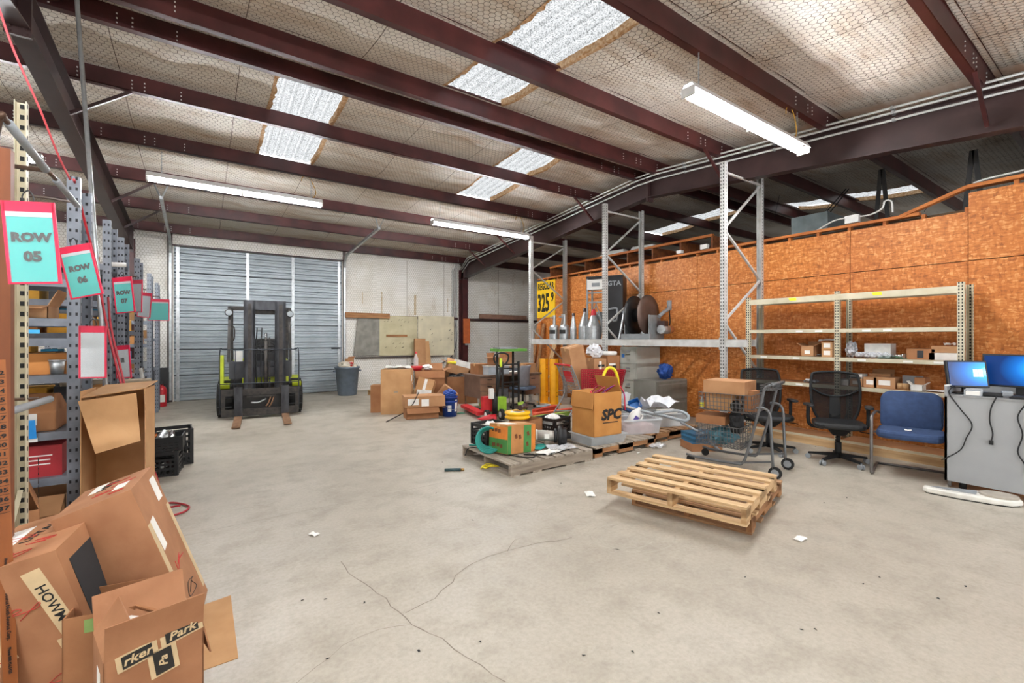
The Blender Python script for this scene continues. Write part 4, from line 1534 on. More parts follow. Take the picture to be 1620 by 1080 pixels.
MB().b2((-.44, .5, 1.05), (-.30, .6, 1.25)).build('white_tag', white_paper, fk)
MB().b2((-.4, .52, 1.04), (-.32, .58, 1.10)).build('blue_rag', blue_plastic, fk)
# overhead guard
for x in (-.53, .54):
    MB().bar((x, .45, 1.05), (x * .98, .75, 2.08), .05, .05).build('guard_post', m_grimy, fk)
    MB().bar((x, 1.75, 1.0), (x, 1.7, 2.08), .05, .05).build('guard_post', m_grimy, fk)
    MB().bar((x, .70, 2.1), (x, 1.75, 2.1), .05, .06).build('guard_rail', m_grimy, fk)
    MB().tube(smooth_path([(x + (.06 if x < 0 else -.06), .58, 1.45), (x + (.09 if x < 0 else -.09), .57, 1.5), (x + (.09 if x < 0 else -.09), .6, 1.7), (x + (.05 if x < 0 else -.05), .64, 1.74)], 4), .012, 6).build('grab_handle', m_grimy, fk)
    hl = MB(Matrix.Translation((x, .62, 2.0)) @ Matrix.Rotation(R(90), 4, 'X')).lathe([(0, -.04), (.05, -.03), (.07, .03), (.065, .04), (0, .035)], 16).build('work_lamp', m_grimy, fk)
    MB(Matrix.Translation((x, .575, 2.0)) @ Matrix.Rotation(R(90), 4, 'X')).lathe([(0, 0), (.055, -.002)], 16).build('lens', mat('lamp_lens', '8f9598', .3, .3), hl)
for i in range(7):
    MB().bar((-.53, .72 + i * .16, 2.12), (.54, .72 + i * .16, 2.12), .03, .03).build('guard_bar', m_grimy, fk)

# ================================================================ BACK WALL AND THE CLUTTER BEFORE IT
YW = Y_BACK - .02
# pegboards and boards leaning under the girt
m_peg = mat('beige_pegboard', 'c6bd9c', .6, 0, .1, 3, col2='b4aa88')


def wall_plate(name, u0, u1, v0, v1, th, m, lab, cat, Y=YW, skew=0):
    x0, x1 = aty(u0, Y), aty(u1, Y)
    z1, z0 = zat(v0, (x0 + x1) / 2, Y), zat(v1, (x0 + x1) / 2, Y)
    t = thing(name, lab, cat, ((x0 + x1) / 2, Y, z0))
    w, h = x1 - x0, z1 - z0
    MB().add([(-w / 2 - skew, 0, 0), (w / 2, 0, 0), (w / 2, 0, h), (-w / 2, 0, h), (-w / 2 - skew, -th, 0), (w / 2, -th, 0), (w / 2, -th, h), (-w / 2, -th, h)],
             [(3, 2, 1, 0), (4, 5, 6, 7), (0, 1, 5, 4), (1, 2, 6, 5), (2, 3, 7, 6), (3, 0, 4, 7)]).build('board', m, t)
    return t, w, h


t, w, h = wall_plate('pegboard', 600, 660, 500, 562, .012, m_peg, 'beige pegboard with hooks and a tool rail next to the grey board', 'pegboard', YW - .06)
for i in range(16):
    x, z = random.uniform(-w * .45, w * .45), random.choice([.2, .3, .75, .9, .85]) * h
    MB().tube([(x, -.012, z), (x, -.05, z), (x + .02, -.07, z + .03)], .004, 5).build('hook', black_steel, t)
MB().b2((-w * .33, -.035, h * .47), (w * .22, -.012, h * .53)).build('tool_rail', wood_brown, t)
t, w, h = wall_plate('pegboard', 661, 718, 500, 562, .012, mat('pale_pegboard', 'd0c7ab', .6, 0, .1, 3), 'paler pegboard with scattered hooks beside the steel column', 'pegboard', YW - .06)
for i in range(14):
    x, z = random.uniform(-w * .45, w * .45), random.uniform(.2, .95) * h
    MB().tube([(x, -.012, z), (x, -.05, z), (x + .02, -.07, z + .03)], .004, 5).build('hook', black_steel, t)
t, w, h = wall_plate('grey_board', 566, 600, 502, 562, .02, mat('weathered_grey_board', '8f8c84', .8, 0, .25, 5, col2='77746c'), 'weathered grey board leaning on the white wall beside the pegboard', 'board', YW - .06, .12)
t, w, h = wall_plate('timber_plank', 546, 616, 495, 503, .05, wood_brown, 'brown timber plank resting on the girt above the grey board', 'plank', YW - .09)
t, w, h = wall_plate('timber_plank', 758, 832, 498, 505, .05, mat('dull_plank', '8c6a58', .8), 'dull brown plank resting on the girt beyond the steel column', 'plank', YW - .09)
# ledge under pegboards
o = MB().b2((aty(561, YW), YW - .09, zat(564, 4.6, YW) - .02), (aty(700, YW), YW - .02, zat(564, 4.6, YW))).build('ledge_rail', steel_dark)
tag(o, 'thin dark rail under the pegboards on the white wall', 'rail')
# orange box on the column, conduits and cable
cxl = FRX
t = thing('orange_box', 'narrow orange box fixed to the red-brown steel column', 'box', (FRX + .0, Y_BACK - .40, zat(543, FRX, Y_BACK - .4)))
MB().b2((-.1, -.09, 0), (.1, 0, .80)).build('case', mat('orange_sheet', 'ad5729', .7, 0, .15, 8), t)
MB().cyl((0, -.04, -.06), (0, -.04, 0), .05, 10).build('lower_fitting', galv, t)
for i, (dx, r_) in enumerate(((-.30, .03), (-.22, .022), (-.16, .016))):
    o = MB().tube([(FRX + dx, Y_BACK - .05, .6), (FRX + dx, Y_BACK - .05, 3.72), (FRX + dx * .9, Y_BACK - .2, 3.9)], r_, 10).build('wall_conduit', conduit_m)
    tag(o, ['thick', 'medium', 'thin'][i] + ' galvanised conduit rising up the wall beside the steel column', 'conduit')
# conduits running along the rafter
for i, (dx, dz, lab) in enumerate(((-.16, .10, 'upper galvanised conduit running along the red-brown rafter'), (-.13, .03, 'middle galvanised conduit running along the red-brown rafter'), (-.10, -.05, 'lower galvanised conduit running along the red-brown rafter'))):
    pts = [(FRX + dx * .8, Y_BACK - .3, 3.7 + dz), (FRX + dx, Y_BACK - .8, zpur(Y_BACK - .8) - .04 + dz), (FRX + dx, RIDGE + .25, zpur(RIDGE + .25) - .04 + dz), (FRX + dx, RIDGE - .25, zpur(RIDGE - .25) - .04 + dz), (FRX + dx, -1.9, zpur(-1.9) - .04 + dz)]
    if dz > .05:
        pts = [(x, y, z - .02) for x, y, z in pts]
    o = thing('rafter_conduit', lab, 'conduit')
    MB().tube(pts, .015, 8).build('pipe', conduit_m, o)
    for y in (11, 9.3, 7.6, 4.8, 3.3, 1.9):
        MB().b2((FRX + dx - .02, y, zpur(y) - .06 + dz - (.02 if dz > .05 else 0)), (FRX - .08, y + .03, zpur(y) - .02 + dz - (.02 if dz > .05 else 0))).build('strap', galv, o)
cab = [(aty(718, YW), YW - .03, 2.2), (aty(722, YW), YW - .03, 1.6), (aty(716, YW), YW - .05, 1.0), (aty(700, YW), YW - .05, .72), (aty(675, YW), YW - .06, .62), (aty(650, YW), YW - .06, .72)]
o = MB().tube(smooth_path(cab, 6), .014, 6).build('black_cable', rubber)
tag(o, 'black cable looping down the white wall below the pegboard', 'cable')

# grey bin with a bag
x, y = gp(551, 625)
t = thing('trash_can', 'grey plastic trash can overflowing with a pale bag by the overhead door', 'bin', (x, y + .1, 0))
m_bin = mat('blue_grey_bin', '5f6a76', .5)
MB().lathe([(0, 0), (.23, 0), (.24, .02), (.30, .70), (.32, .71), (.32, .75), (.29, .75), (.22, .04), (0, .03)], 22).build('can_body', m_bin, t)
for a in (0, PI):
    MB(Matrix.Rotation(a, 4, 'Z')).b2((.30, -.06, .62), (.35, .06, .66)).build('handle', m_bin, t)
crumple('pale crumpled bag sticking out of the grey trash can', (x, y + .1, .60), (.5, .5, .3), mat('pale_bag', 'cfc5b4', .7), 'trash_bag', 'bag', 8)
crumple('red cup tossed on top of the grey trash can', (x + .05, y - .08, .76), (.12, .12, .12), red_plastic, 'red_cup', 'cup', 9)
carton('torn brown carton piece standing up in the grey trash can', (x + .08, y + .2, .76), (.2, .12, .2), .4, card, {'-y': 30})
# small pallet on the floor by the wall
pallet('small pale pallet lying flat by the white wall behind the tall carton', (4.2, 11.7, 0), R(8), 1.0, .8, wood_pale_d, wood_pale, 6, .09)

# ---- carton cluster (613-740, 590-665)
def gpz(u, v):
    x, y = gp(u, v)
    return (x, y, 0)


x, y = gp(637, 655)
tall = carton('big tall tan carton with white shipping label, largest of the cluster', (x, y + .28, 0), (.58, .50, .88), R(-28), card_b, stickers=[('+x', -.1, .70, .18, .12, white_paper), ('+x', .05, .58, .09, .03, white_paper), ('-y', 0, .44, .08, .02, m_joint)])
scrawl(tall, (.58, .50, .88), '+x', .1, .25, .06, 3, ink)
carton('narrow dark brown carton standing against the big tall carton', (x - .30, y + .62, 0), (.22, .3, .55), R(-28), card_c)
x2, y2 = gp(690, 648)
wide = carton('wide open kraft carton behind the tilted cartons', (x2 + .05, y2 + .45, 0), (.62, .45, .80), R(-20), card_c, {'-y': 165, '+y': 20, '+x': 70}, flen=.15)
carton('tan carton tilted on the heap with a strip of printed tape', (x2 - .28, y2 + .02, .33), (.34, .28, .34), 0, card_b, rot=(R(-12), R(14), R(-35)), stickers=[('-y', 0, .17, .06, .3, white_paper)])
carton('slumped orange-tan carton leaning on the wide carton', (x2 + .12, y2 - .05, .20), (.34, .26, .30), 0, card, rot=(R(6), R(38), R(-20)))
carton('white flat carton lying on the tilted heap', (x2 - .38, y2 - .22, .36), (.28, .2, .10), 0, mat('white_carton', 'dcdad4', .7), rot=(R(-8), R(6), R(-20)), tp=False)
x3, y3 = gp(672, 662)
low = carton('long flat carton with two shipping labels on top of the heap base', (x3 + .05, y3 + .18, .22), (.75, .42, .20), R(-14), card, stickers=[('-y', -.22, .10, .2, .12, white_paper), ('-y', .0, .08, .14, .13, white_paper)], tp=False)
crush = carton('crushed brown carton with open flap at the bottom of the heap', (x3 + .0, y3 + .18, 0), (.6, .36, .21), R(-12), card_c, {'-y': 130, '+x': 100}, flen=.14)
carton('small brown carton on the floor beside the blue bucket', (x3 + .58, y3 + .28, 0), (.36, .3, .22), R(-10), card_c, {'+y': 60, '-y': 110}, flen=.1)
x4, y4 = gp(742, 640)
bigc = carton('plain kraft carton of black scrap behind the blue bucket', (x4 + .02, y4 + .45, 0), (.70, .52, .62), R(-18), card_c, {'+y': 25}, flen=.2)
crumple('black plastic scrap piled in the plain kraft carton', (x4, y4 + .45, .50), (.58, .42, .2), black_plastic, 'black_scrap', 'scrap', 12)
carton('open tan carton lying on its side on the carton of black scrap', (x4 - .05, y4 + .55, .68), (.5, .34, .2), 0, card, {'-x': 80, '+y': 60}, rot=(R(4), R(16), R(-18)))
crumple('yellow packing strap bundle on the tan carton', (x4 - .15, y4 + .5, .90), (.3, .16, .07), mat('yellow_strap', 'd9c92a', .5), 'strap_bundle', 'strap', 13)
carton('white oblong carton tilted across the heap beside the desk', (x4 + .18, y4 + .5, .80), (.55, .3, .14), 0, MATS['white_carton'], rot=(R(2), R(16), R(-16)), tp=False)
# things on the tall cartons
sheet('grey-white crumpled bag lying on top of the big tall carton', (x + .05, y + .35, .89), .5, .35, mat('dull_white_film', 'c8c6c0', .4), 'plastic_sheet', 'bag', R(-20), 4, .03)
t = thing('soda_bottle', 'clear bottle with red cap standing in a red tub', 'bottle', (x2 - .22, y2 + .55, .90))
MB().lathe([(0, 0), (.05, 0), (.052, .03), (.052, .16), (.02, .24), (.02, .27)], 14).build('bottle_body', film, t)
MB().lathe([(.024, .27), (.024, .31), (0, .31)], 12).build('cap', red_plastic, t)
t = thing('red_tub', 'red plastic tub on top of the wide carton', 'tub', (x2 - .22, y2 + .53, .81))
MB().lathe([(0, 0), (.11, 0), (.13, .09), (.12, .09), (.1, .01), (0, .01)], 14).build('tub_body', red_plastic, t)
MB().b2((-.10, -.1, .085), (.10, .1, .09)).build('lid', red_plastic, t)
crumple('balled white wrapping beside the red tub', (x2 + .02, y2 + .5, .81), (.22, .2, .12), white_paper, 'wrapping', 'wrapping', 15)
# tall slim cartons leaning on the wall
for i, (u, w, h, lab) in enumerate(((668, .34, 1.5, 'tall slim kraft carton leaning on the wall below the pegboards'), (681, .26, 1.42, 'second slim kraft carton leaning beside the taller one'))):
    X = aty(u, 12.75)
    carton(lab, (X, 12.85 + i * .03, 0), (w, .10, h), 0, [card, card_b][i], rot=(R(-6), R(1 - 4 * i), 0), tp=False)
# black stick lying across
o = MB().tube([(*gp(611, 668), .01), (*gp(640, 657), .06), (x3 - .25, y3 - .05, .30), (x3 - .12, y3 + .0, .50)], .009, 6).build('black_rod', rubber)
tag(o, 'thin black rod leaning from the floor onto the carton heap', 'rod')

# blue bucket
x, y = gp(716, 659)
t = thing('bucket', 'blue plastic bucket with white print and a blue bag in it', 'bucket', (x, y + .12, 0))
MB().lathe([(0, 0), (.132, 0), (.15, .36), (.156, .36), (.156, .38), (.144, .38), (.125, .02), (0, .02)], 24).build('pail', blue_plastic, t)
MB().lathe([(.151, .27), (.157, .275), (.157, .30), (.152, .305)], 24).build('rim_band', blue_plastic, t)
MB().tube(smooth_path([(.155, 0, .31), (.12, -.13, .2), (0, -.175, .14), (-.12, -.13, .2), (-.155, 0, .31)], 5), .004, 5).build('handle', galv, t)
for a, wd, hh in ((-118, .13, .12), (-62, .07, .22)):
    MB().lathe([(.1405, .10), (.1495, .10 + hh)], 5, None, R(a - 14), R(a + 14)).build('printed_label', white_paper, t)
    if a < -100:
        text('we', .05, blue_plastic, t, (.152 * math.cos(R(a)), .152 * math.sin(R(a)), .17), (R(90), 0, R(a + 90)), bold=.001)
crumple('blue bag bulging out of the blue bucket', (x, y + .12, .36), (.24, .24, .16), mat('blue_bag', '234a9c', .5), 'blue_bag', 'bag', 17)
sheet('green rag on the floor behind the blue bucket', (x + .28, y + .25, .002), .2, .14, mat('green_rag', '2f6a52', .8), 'green_rag', 'rag', 0, 18)
# black wheel on the floor
x, y = gp(765, 651)
o = MB().lathe([(.03, 0), (.12, .0), (.13, .025), (.12, .05), (.03, .05), (.03, 0)], 22).build('loose_wheel', rubber)
o.location = (x, y + .1, 0.001)
tag(o, 'loose black wheel lying flat on the floor before the desk', 'wheel')

# ---- desk
m_desk = mat('brown_desk_laminate', '8d6a55', .55, 0, .12, 5, col2='7c5b48')
XD1, YD = 6.28, 8.05
dk = thing('office_desk', 'brown steel pedestal desk heaped with cartons below the rack', 'desk', (5.55, 8.35, 0), R(0))
MB().b2((-.85, -.36, .70), (.76, .36, .735)).build('desk_top', mat('desk_top_brown', '6d5648', .5), dk)
for (a, b, nd_) in ((-.83, -.38, 3), (.32, .74, 2)):
    MB().b2((a, -.33, .26), (b, .33, .70)).build('pedestal', mat('pedestal_steel', '6f5a4d', .5, .1), dk)
    hh = .42 / nd_
    for i in range(nd_):
        dr = MB().b2((a + .01, -.345, .27 + i * hh), (b - .01, -.33, .27 + (i + 1) * hh - .012)).build('drawer', m_desk, dk)
        MB().b2(((a + b) / 2 - .05, -.355, .27 + (i + .6) * hh), ((a + b) / 2 + .05, -.345, .285 + (i + .6) * hh)).build('handle', black_steel, dr)
    for xx in (a + .02, b - .02):
        for yy in (-.31, .31):
            MB().b2((xx - .012, yy - .012, 0), (xx + .012, yy + .012, .70)).build('leg', chrome, dk)
MB().b2((-.38, .30, .35), (.32, .32, .70)).build('modesty_panel', m_desk, dk)
# desk chair
ocx, ocy = 5.80, 7.78
oc = thing('office_chair', 'grey shell office chair pushed against the brown desk', 'chair', (ocx, ocy, 0), R(25))
m_gsh = mat('grey_shell', '7c7c82', .6)
sh = MB()
vs, fs = [], []
n = 9
for i in range(n):
    a = (i / (n - 1) - .5) * 1.9
    for j, (z, k) in enumerate(((.40, .8), (.55, 1), (.75, 1), (.92, .85))):
        vs.append((.27 * k * math.sin(a), .02 + .26 - .24 * math.cos(a) * .9 - (.05 if z > .8 else 0), z))
for i in range(n - 1):
    for j in range(3):
        fs.append((i * 4 + j, i * 4 + j + 1, (i + 1) * 4 + j + 1, (i + 1) * 4 + j))
o = sh.add(vs, fs, True).build('shell_back', m_gsh, oc)
md = o.modifiers.new('thick', 'SOLIDIFY')
md.thickness = .03
MB().b2((-.24, -.05, .40), (.24, .36, .47)).build('seat', mat('blue_grey_seat', '5a6a80', .8), oc, bevel=.03)
MB().cyl((0, .15, .08), (0, .15, .40), .025, 10).build('stem', black_steel, oc)
for i in range(4):
    a = PI / 4 + i * PI / 2
    MB().bar((0, .15, .10), (.26 * math.cos(a), .15 + .26 * math.sin(a), .07), .035, .03).build('base_arm', black_steel, oc)
    MB().cyl((.26 * math.cos(a) - .012, .15 + .26 * math.sin(a), .03), (.26 * math.cos(a) + .012, .15 + .26 * math.sin(a), .03), .03, 10).build('caster', black_plastic, oc)
# on the desk
carton('brown carton on the desk beside the clear tote', (4.98, 8.45, .735), (.3, .3, .22), .1, card_c)
t = thing('plastic_tote', 'clear plastic tote of blue bottles on the brown desk', 'tote', (5.22, 8.2, .735))
MB().b2((-.26, -.14, 0), (.26, .14, .17)).build('tub', mat('milky_tote', 'ccd5dc', .35, alpha=.75), t)
MB().b2((-.28, -.16, .17), (.28, .16, .185)).build('rim', white_plastic, t)
for i in range(4):
    MB().lathe([(0, .01), (.035, .01), (.035, .12), (0, .14)], 10, Matrix.Translation((-.18 + i * .12, -.06, 0))).build('bottle', mat('blue_bottle', '4d83b8', .4), t)
carton('broken wooden-brown carton lid on top of the clear tote', (5.25, 8.28, .93), (.26, .2, .16), .3, card_c, {'-x': 95, '+y': 20})
carton('brown carton at the far end of the desk', (6.12, 8.3, .735), (.26, .32, .20), 0, card)
sheet('white folded papers on the brown desk', (5.75, 8.35, .737), .3, .25, white_paper, 'paper_stack', 'paper', .2, 21, .02)
carton('stacked kraft carton beyond the desk by the white wall', (6.35, 9.6, .75), (.42, .35, .26), 0, card)
carton('small dark carton on the stacked kraft carton', (6.42, 9.6, 1.01), (.24, .25, .15), 0, card_c)
t = thing('steel_cabinet', 'low grey steel cabinet behind the desk', 'cabinet', (6.25, 9.65, 0))
MB().b2((-.4, -.25, 0), (.4, .25, .75)).build('body', grey_steel, t)
for i in range(2):
    dr = MB().b2((-.38 + i * .385, -.262, .04), (-.01 + i * .385, -.25, .72)).build('door', grey_steel, t)
    MB().b2((-.06 + i * .1, -.272, .35), (-.04 + i * .1, -.262, .45)).build('handle', chrome, dr)
# work stand with lime top
t = thing('work_stand', 'black folding stand with a lime green top behind the pallet jack', 'stand', (5.16, 7.62, 0), R(-6))
MB().b2((-.32, -.2, 1.24), (.32, .2, 1.29)).build('stand_top', mat('lime_top', '5f9c3a', .5), t)
MB().b2((-.3, -.21, 1.29), (.1, .1, 1.32)).build('tray', grey_plastic, t)
for x in (-.2, .17):
    MB().tube(smooth_path([(x, -.12, 0), (x, -.12, .95), (x - .02, -.12, 1.0)], 3), .025, 8).build('leg', black_steel, t)
    MB().tube([(x, .12, 0), (x, .12, 1.24)], .025, 8).build('leg', black_steel, t)
    MB().bar((x, -.12, .5), (x, .12, .5), .02, .02).build('stretcher', black_steel, t)
for z in (.62, .98):
    MB().bar((-.2, -.12, z), (.17, -.12, z), .025, .025).build('cross_bar', black_steel, t)
    MB().bar((-.2, .12, z - .1), (.17, .12, z - .1), .025, .025).build('cross_bar', black_steel, t)

# ================================================================ PALLET RACK BEFORE THE OSB WALL
XF, XR_ = 6.5, 7.57
FRAMES = [(8.64, 3.94), (6.24, 4.12), (3.81, 4.15)]
rk = thing('pallet_rack', 'tall white pallet rack of three ladder frames in front of the OSB wall', 'rack', (XF, 0, 0))
DXR = XR_ - XF


def upright(x, y, h):
    s = -1 if x < .5 else 1
    p = MB().b2((x - .04, y - .038, 0), (x + .04, y - .035, h)).b2((x - .04, y + .035, 0), (x + .04, y + .038, h)).b2((x + s * .037, y - .038, 0), (x + s * .04, y + .038, h))
    p.box((x, y, .006), (.14, .12, .012))
    p = p.build('upright', white_steel, rk)
    sl = MB()
    if s < 0:
        for q in (-.018, .018):
            slots(sl, x - .0405, y + q, .08, h - .02, .052, 'x', .013, .026)
    slots(sl, x, y - .0385, .08, h - .02, .052, 'y', .012, .024)
    sl = sl.build('slot', m_slot, p)
    sl['kind'] = 'stuff'


for y, h in FRAMES:
    upright(0, y, h)
    upright(DXR, y, h + .03)
    zs = [.2, .9, 1.75, 2.45, 3.15, h - .15]
    MB().bar((0, y, .2), (DXR, y, .2), .03, .03).build('brace', white_steel, rk)
    MB().bar((0, y, h - .14), (DXR, y, h - .14), .03, .03).build('brace', white_steel, rk)
    for i in range(len(zs) - 1):
        a, b = (0, DXR) if i % 2 == 0 else (DXR, 0)
        MB().bar((a, y, zs[i]), (b, y, zs[i + 1]), .03, .03).build('brace', white_steel, rk)
for (y0, _), (y1, _) in zip(FRAMES[:-1], FRAMES[1:]):
    for x in (0, DXR):
        MB().b2((x - .025, y1 + .04, 1.365), (x + .025, y0 - .04, 1.48)).build('beam', white_steel, rk)
        for yy, s in ((y0 - .045, 1), (y1 + .045, -1)):
            MB().b2((x - .045, yy - .005, 1.33), (x + .03, yy + .005, 1.51)).build('beam_connector', white_steel, rk)
    for i in range(9):
        yy = y1 + .15 + (y0 - y1 - .3) * i / 8
        MB().b2((-.02, yy - .02, 1.46), (DXR + .02, yy + .02, 1.482)).build('deck_bar', galv, rk)
# stub of beam past the end frame
MB().b2((-.025, 3.45, 1.37), (.025, 3.77, 1.48)).build('beam', white_steel, rk)

ZB = 1.483
# two stainless dispensers
for i, u in enumerate((877, 893)):
    y = atx(u, 6.78)
    t = thing('milk_churn_dispenser', ('stainless dispenser with upright spout beside the yellow price sign', 'stainless dispenser with bent spout beside the cone-topped can')[i], 'dispenser', (6.78, y, ZB))
    MB().lathe_sharp([[(0, 0), (.115, 0)], [(.115, 0), (.115, .27)], [(.115, .27), (.10, .31), (.035, .335)], [(.035, .335), (.035, .52)], [(.045, .52), (.045, .55)], [(.045, .55), (0, .55)]], 22).build('vessel', galv, t)
    MB().lathe([(.116, .12), (.117, .13), (.117, .2), (.116, .21)], 6, None, R(150), R(240)).build('black_label', ink, t)
    MB().bar((0, 0, .48), (-.1 if i == 0 else -.14, .02, .50), .03, .03).build('spout', galv, t)
# cone-topped cans
for i, (u, r, h, lab) in enumerate(((907, .07, .52, 'small galvanised cone-topped can by the stainless dispensers'), (925, .14, .62, 'large galvanised cone-topped can without cap'), (939, .15, .58, 'large galvanised cone-topped can with red cap'))):
    y = atx(u, 6.8)
    t = thing('cone_can', lab, 'can', (6.8 if i != 1 else 6.98, y if i != 1 else atx(u, 6.98), ZB))
    MB().lathe_sharp([[(0, 0), (r, 0)], [(r, 0), (r, h * .45)], [(r, h * .45), (.03, h * .93)], [(.03, h * .93), (.03, h)], [(.03, h), (0, h)]], 22).build('can_body', galv, t)
    if i == 2:
        MB().lathe([(.06, h * .86), (.055, h * .98), (.03, h * 1.08), (0, h * 1.08)], 14).build('red_cap', red_plastic, t)
    else:
        MB().lathe([(.033, h * .97), (.033, h * 1.1), (0, h * 1.1)], 10).build('neck_cap', steel_dark, t)
# black fuel dispenser cabinet
Xd = 7.15
y0, y1 = atx(984, Xd + .1), atx(927, Xd - .2)
fd = thing('fuel_dispenser', 'black stripped fuel dispenser cabinet with open metal frame on the rack', 'fuel dispenser', (7.2, 6.82, ZB), R(-58))
MB().b2((-.02, -.24, 0), (.35, .24, 1.30)).build('cabinet_side', mat('dispenser_black', '1f1f22', .4, .1), fd)
for x in (-.40, -.05):
    for yy in (-.22, .22):
        MB().b2((x - .018, yy - .018, 0), (x + .018, yy + .018, 1.30)).build('frame_post', mat('dispenser_frame', '8f9396', .4, .5), fd)
MB().b2((-.42, -.24, 1.28), (.35, .24, 1.33)).build('top_cap', MATS['dispenser_black'], fd)
MB().b2((-.40, -.25, 1.05), (-.04, -.0, 1.26)).build('display_panel', white_plastic, fd)
MB().b2((-.30, -.256, 1.11), (-.13, -.25, 1.19)).build('display_window', grey_plastic, fd)
for z in (.78, .98):
    MB().bar((-.40, -.22, z), (-.05, -.22, z), .03, .03).build('cross_bar', MATS['dispenser_frame'], fd)
MB().bar((-.38, -.22, .35), (-.2, -.22, .76), .03, .015).build('cross_bar', MATS['dispenser_frame'], fd)
MB().bar((-.07, -.22, .35), (-.22, -.22, .76), .03, .015).build('cross_bar', MATS['dispenser_frame'], fd)
MB().tube(smooth_path([(-.3, -.1, .1), (-.34, -.14, .4), (-.2, -.15, .55), (-.12, -.12, .3), (-.15, -.1, .05)], 5), .025, 8).build('pipework', galv, fd)
MB().lathe([(0, 0), (.09, .02), (.09, .18), (0, .2)], 14, Matrix.Translation((-.2, -.02, .4))).build('meter', grey_plastic, fd)
MB().tube(smooth_path([(.06, -.26, .62), (.2, -.27, .64), (.24, -.27, .60), (.24, -.27, .42), (.2, -.27, .38), (.15, -.27, .38)], 4), .022, 8).build('pipe_handle', grey_plastic, fd)
text('GTA', .14, grey_plastic, fd, (.17, -.2425, 1.16), (R(90), 0, 0), bold=.004)
o = MB().lathe([(.12, 0), (.12, .62), (.115, .62), (.115, 0)], 18).build('sheet_roll', galv)
o.location = (7.45, 6.02, ZB)
tag(o, 'rolled galvanised sheet standing behind the hose reel', 'roll')
# hose reel
hr = thing('hose_reel', 'brown steel hose reel with motor on a grey stand on the rack', 'hose reel', (6.95, 5.72, ZB), R(8))
m_reel = mat('brown_reel_disc', '5c4a42', .5, .3, .2, 5)
Mr = Matrix.Translation((0, 0, .46)) @ Matrix.Rotation(R(90), 4, 'X')
for zz, m_ in ((-.13, m_reel), (.16, black_steel)):
    MB(Mr).lathe([(0, -zz), (.10, -zz), (.22, -zz + .012), (.36, -zz), (.38, -zz + .004), (.38, -zz + .02), (.22, -zz + .03), (0, -zz + .02)], 32).build('reel_disc', m_, hr)
MB(Mr).lathe([(0, -.16), (.13, -.16), (.13, .13), (0, .13)], 20).build('drum', black_steel, hr)
MB().b2((-.25, -.32, 0), (.25, .3, .10)).build('stand_base', mat('grey_stand', '878b8d', .5, .2), hr)
for s in (-.27, .25):
    MB().b2((-.2, s - .01, .1), (.2, s + .01, .45)).build('stand_side', MATS['grey_stand'], hr)
MB().cyl((-.05, -.42, .18), (.2, -.42, .18), .08, 16).build('motor', galv, hr)
MB().cyl((.2, -.42, .18), (.32, -.42, .18), .075, 16).build('motor_cap', mat('copper_cap', 'a96a42', .5, .2), hr)
MB().b2((-.02, -.48, .24), (.12, -.34, .34)).build('motor_mount', steel_dark, hr)
MB().tube(smooth_path([(.0, -.36, .42), (.12, -.38, .5), (.28, -.38, .56), (.38, -.36, .62)], 5), .035, 8).build('swivel_pipe', grey_plastic, hr)
MB().cyl((.38, -.36, .55), (.38, -.36, .74), .045, 10).build('valve', grey_plastic, hr)
MB().tube(smooth_path([(.38, -.36, .55), (.39, -.37, .35), (.34, -.38, .2)], 4), .012, 6).build('hose_tail', rubber, hr)
# grey metal stands behind the cans
for i, (x, y, lab) in enumerate(((7.2, 8.25, 'grey metal A-stand on the rack behind the dispensers'), (7.2, 6.35, 'grey metal A-stand on the rack beside the hose reel'))):
    t = thing('metal_stand', lab, 'stand', (x, y, ZB))
    for s in (-1, 1):
        MB().bar((s * .18, 0, 0), (s * .03, 0, .55), .03, .03).build('leg', galv, t)
    MB().b2((-.04, -.06, .55), (.04, .06, .60)).build('head', galv, t)
    MB().bar((-.12, 0, .2), (.12, 0, .2), .02, .02).build('cross_bar', galv, t)

# price sign
sg = thing('price_sign', 'yellow REGULAR 325 9 price sign on the end of the OSB wall', 'sign', (OX - .012, 9.57, 2.06), R(-90))
sz = (.76, .02, 1.0)
MB().b2((-.38, -.01, 0), (.38, .01, 1.0)).build('panel', mat('sign_yellow', 'f2c51d', .5, 0, .05, 4), sg)
print_on(sg, sz, '-y', 0, .84, 'REGULAR', .24, ink, .66, .010)
print_on(sg, sz, '-y', -.10, .38, '325', .66, ink, .52, .022)
print_on(sg, sz, '-y', .28, .53, '9', .34, ink, .66, .014)
# lumber leaning under the sign
for i, (y, x, l, z) in enumerate(((9.75, 7.3, 0, 2.0), (9.5, 7.25, .1, 1.9), (9.2, 7.3, -.2, 1.75), (8.95, 7.25, .3, 1.6), (9.62, 7.1, .2, 1.9))):
    o = MB().bar((x, y, .01), (7.66, y + l, z), .10 if i % 2 else .14, .03, (1, 0, 0)).build('timber_plank', [lumber, wood_brown, wood_pale][i % 3])
    tag(o, ['reddish', 'dark brown', 'pale', 'narrow reddish', 'weathered brown'][i] + ' plank leaning on the OSB wall below the price sign', 'plank', 'planks under the price sign')
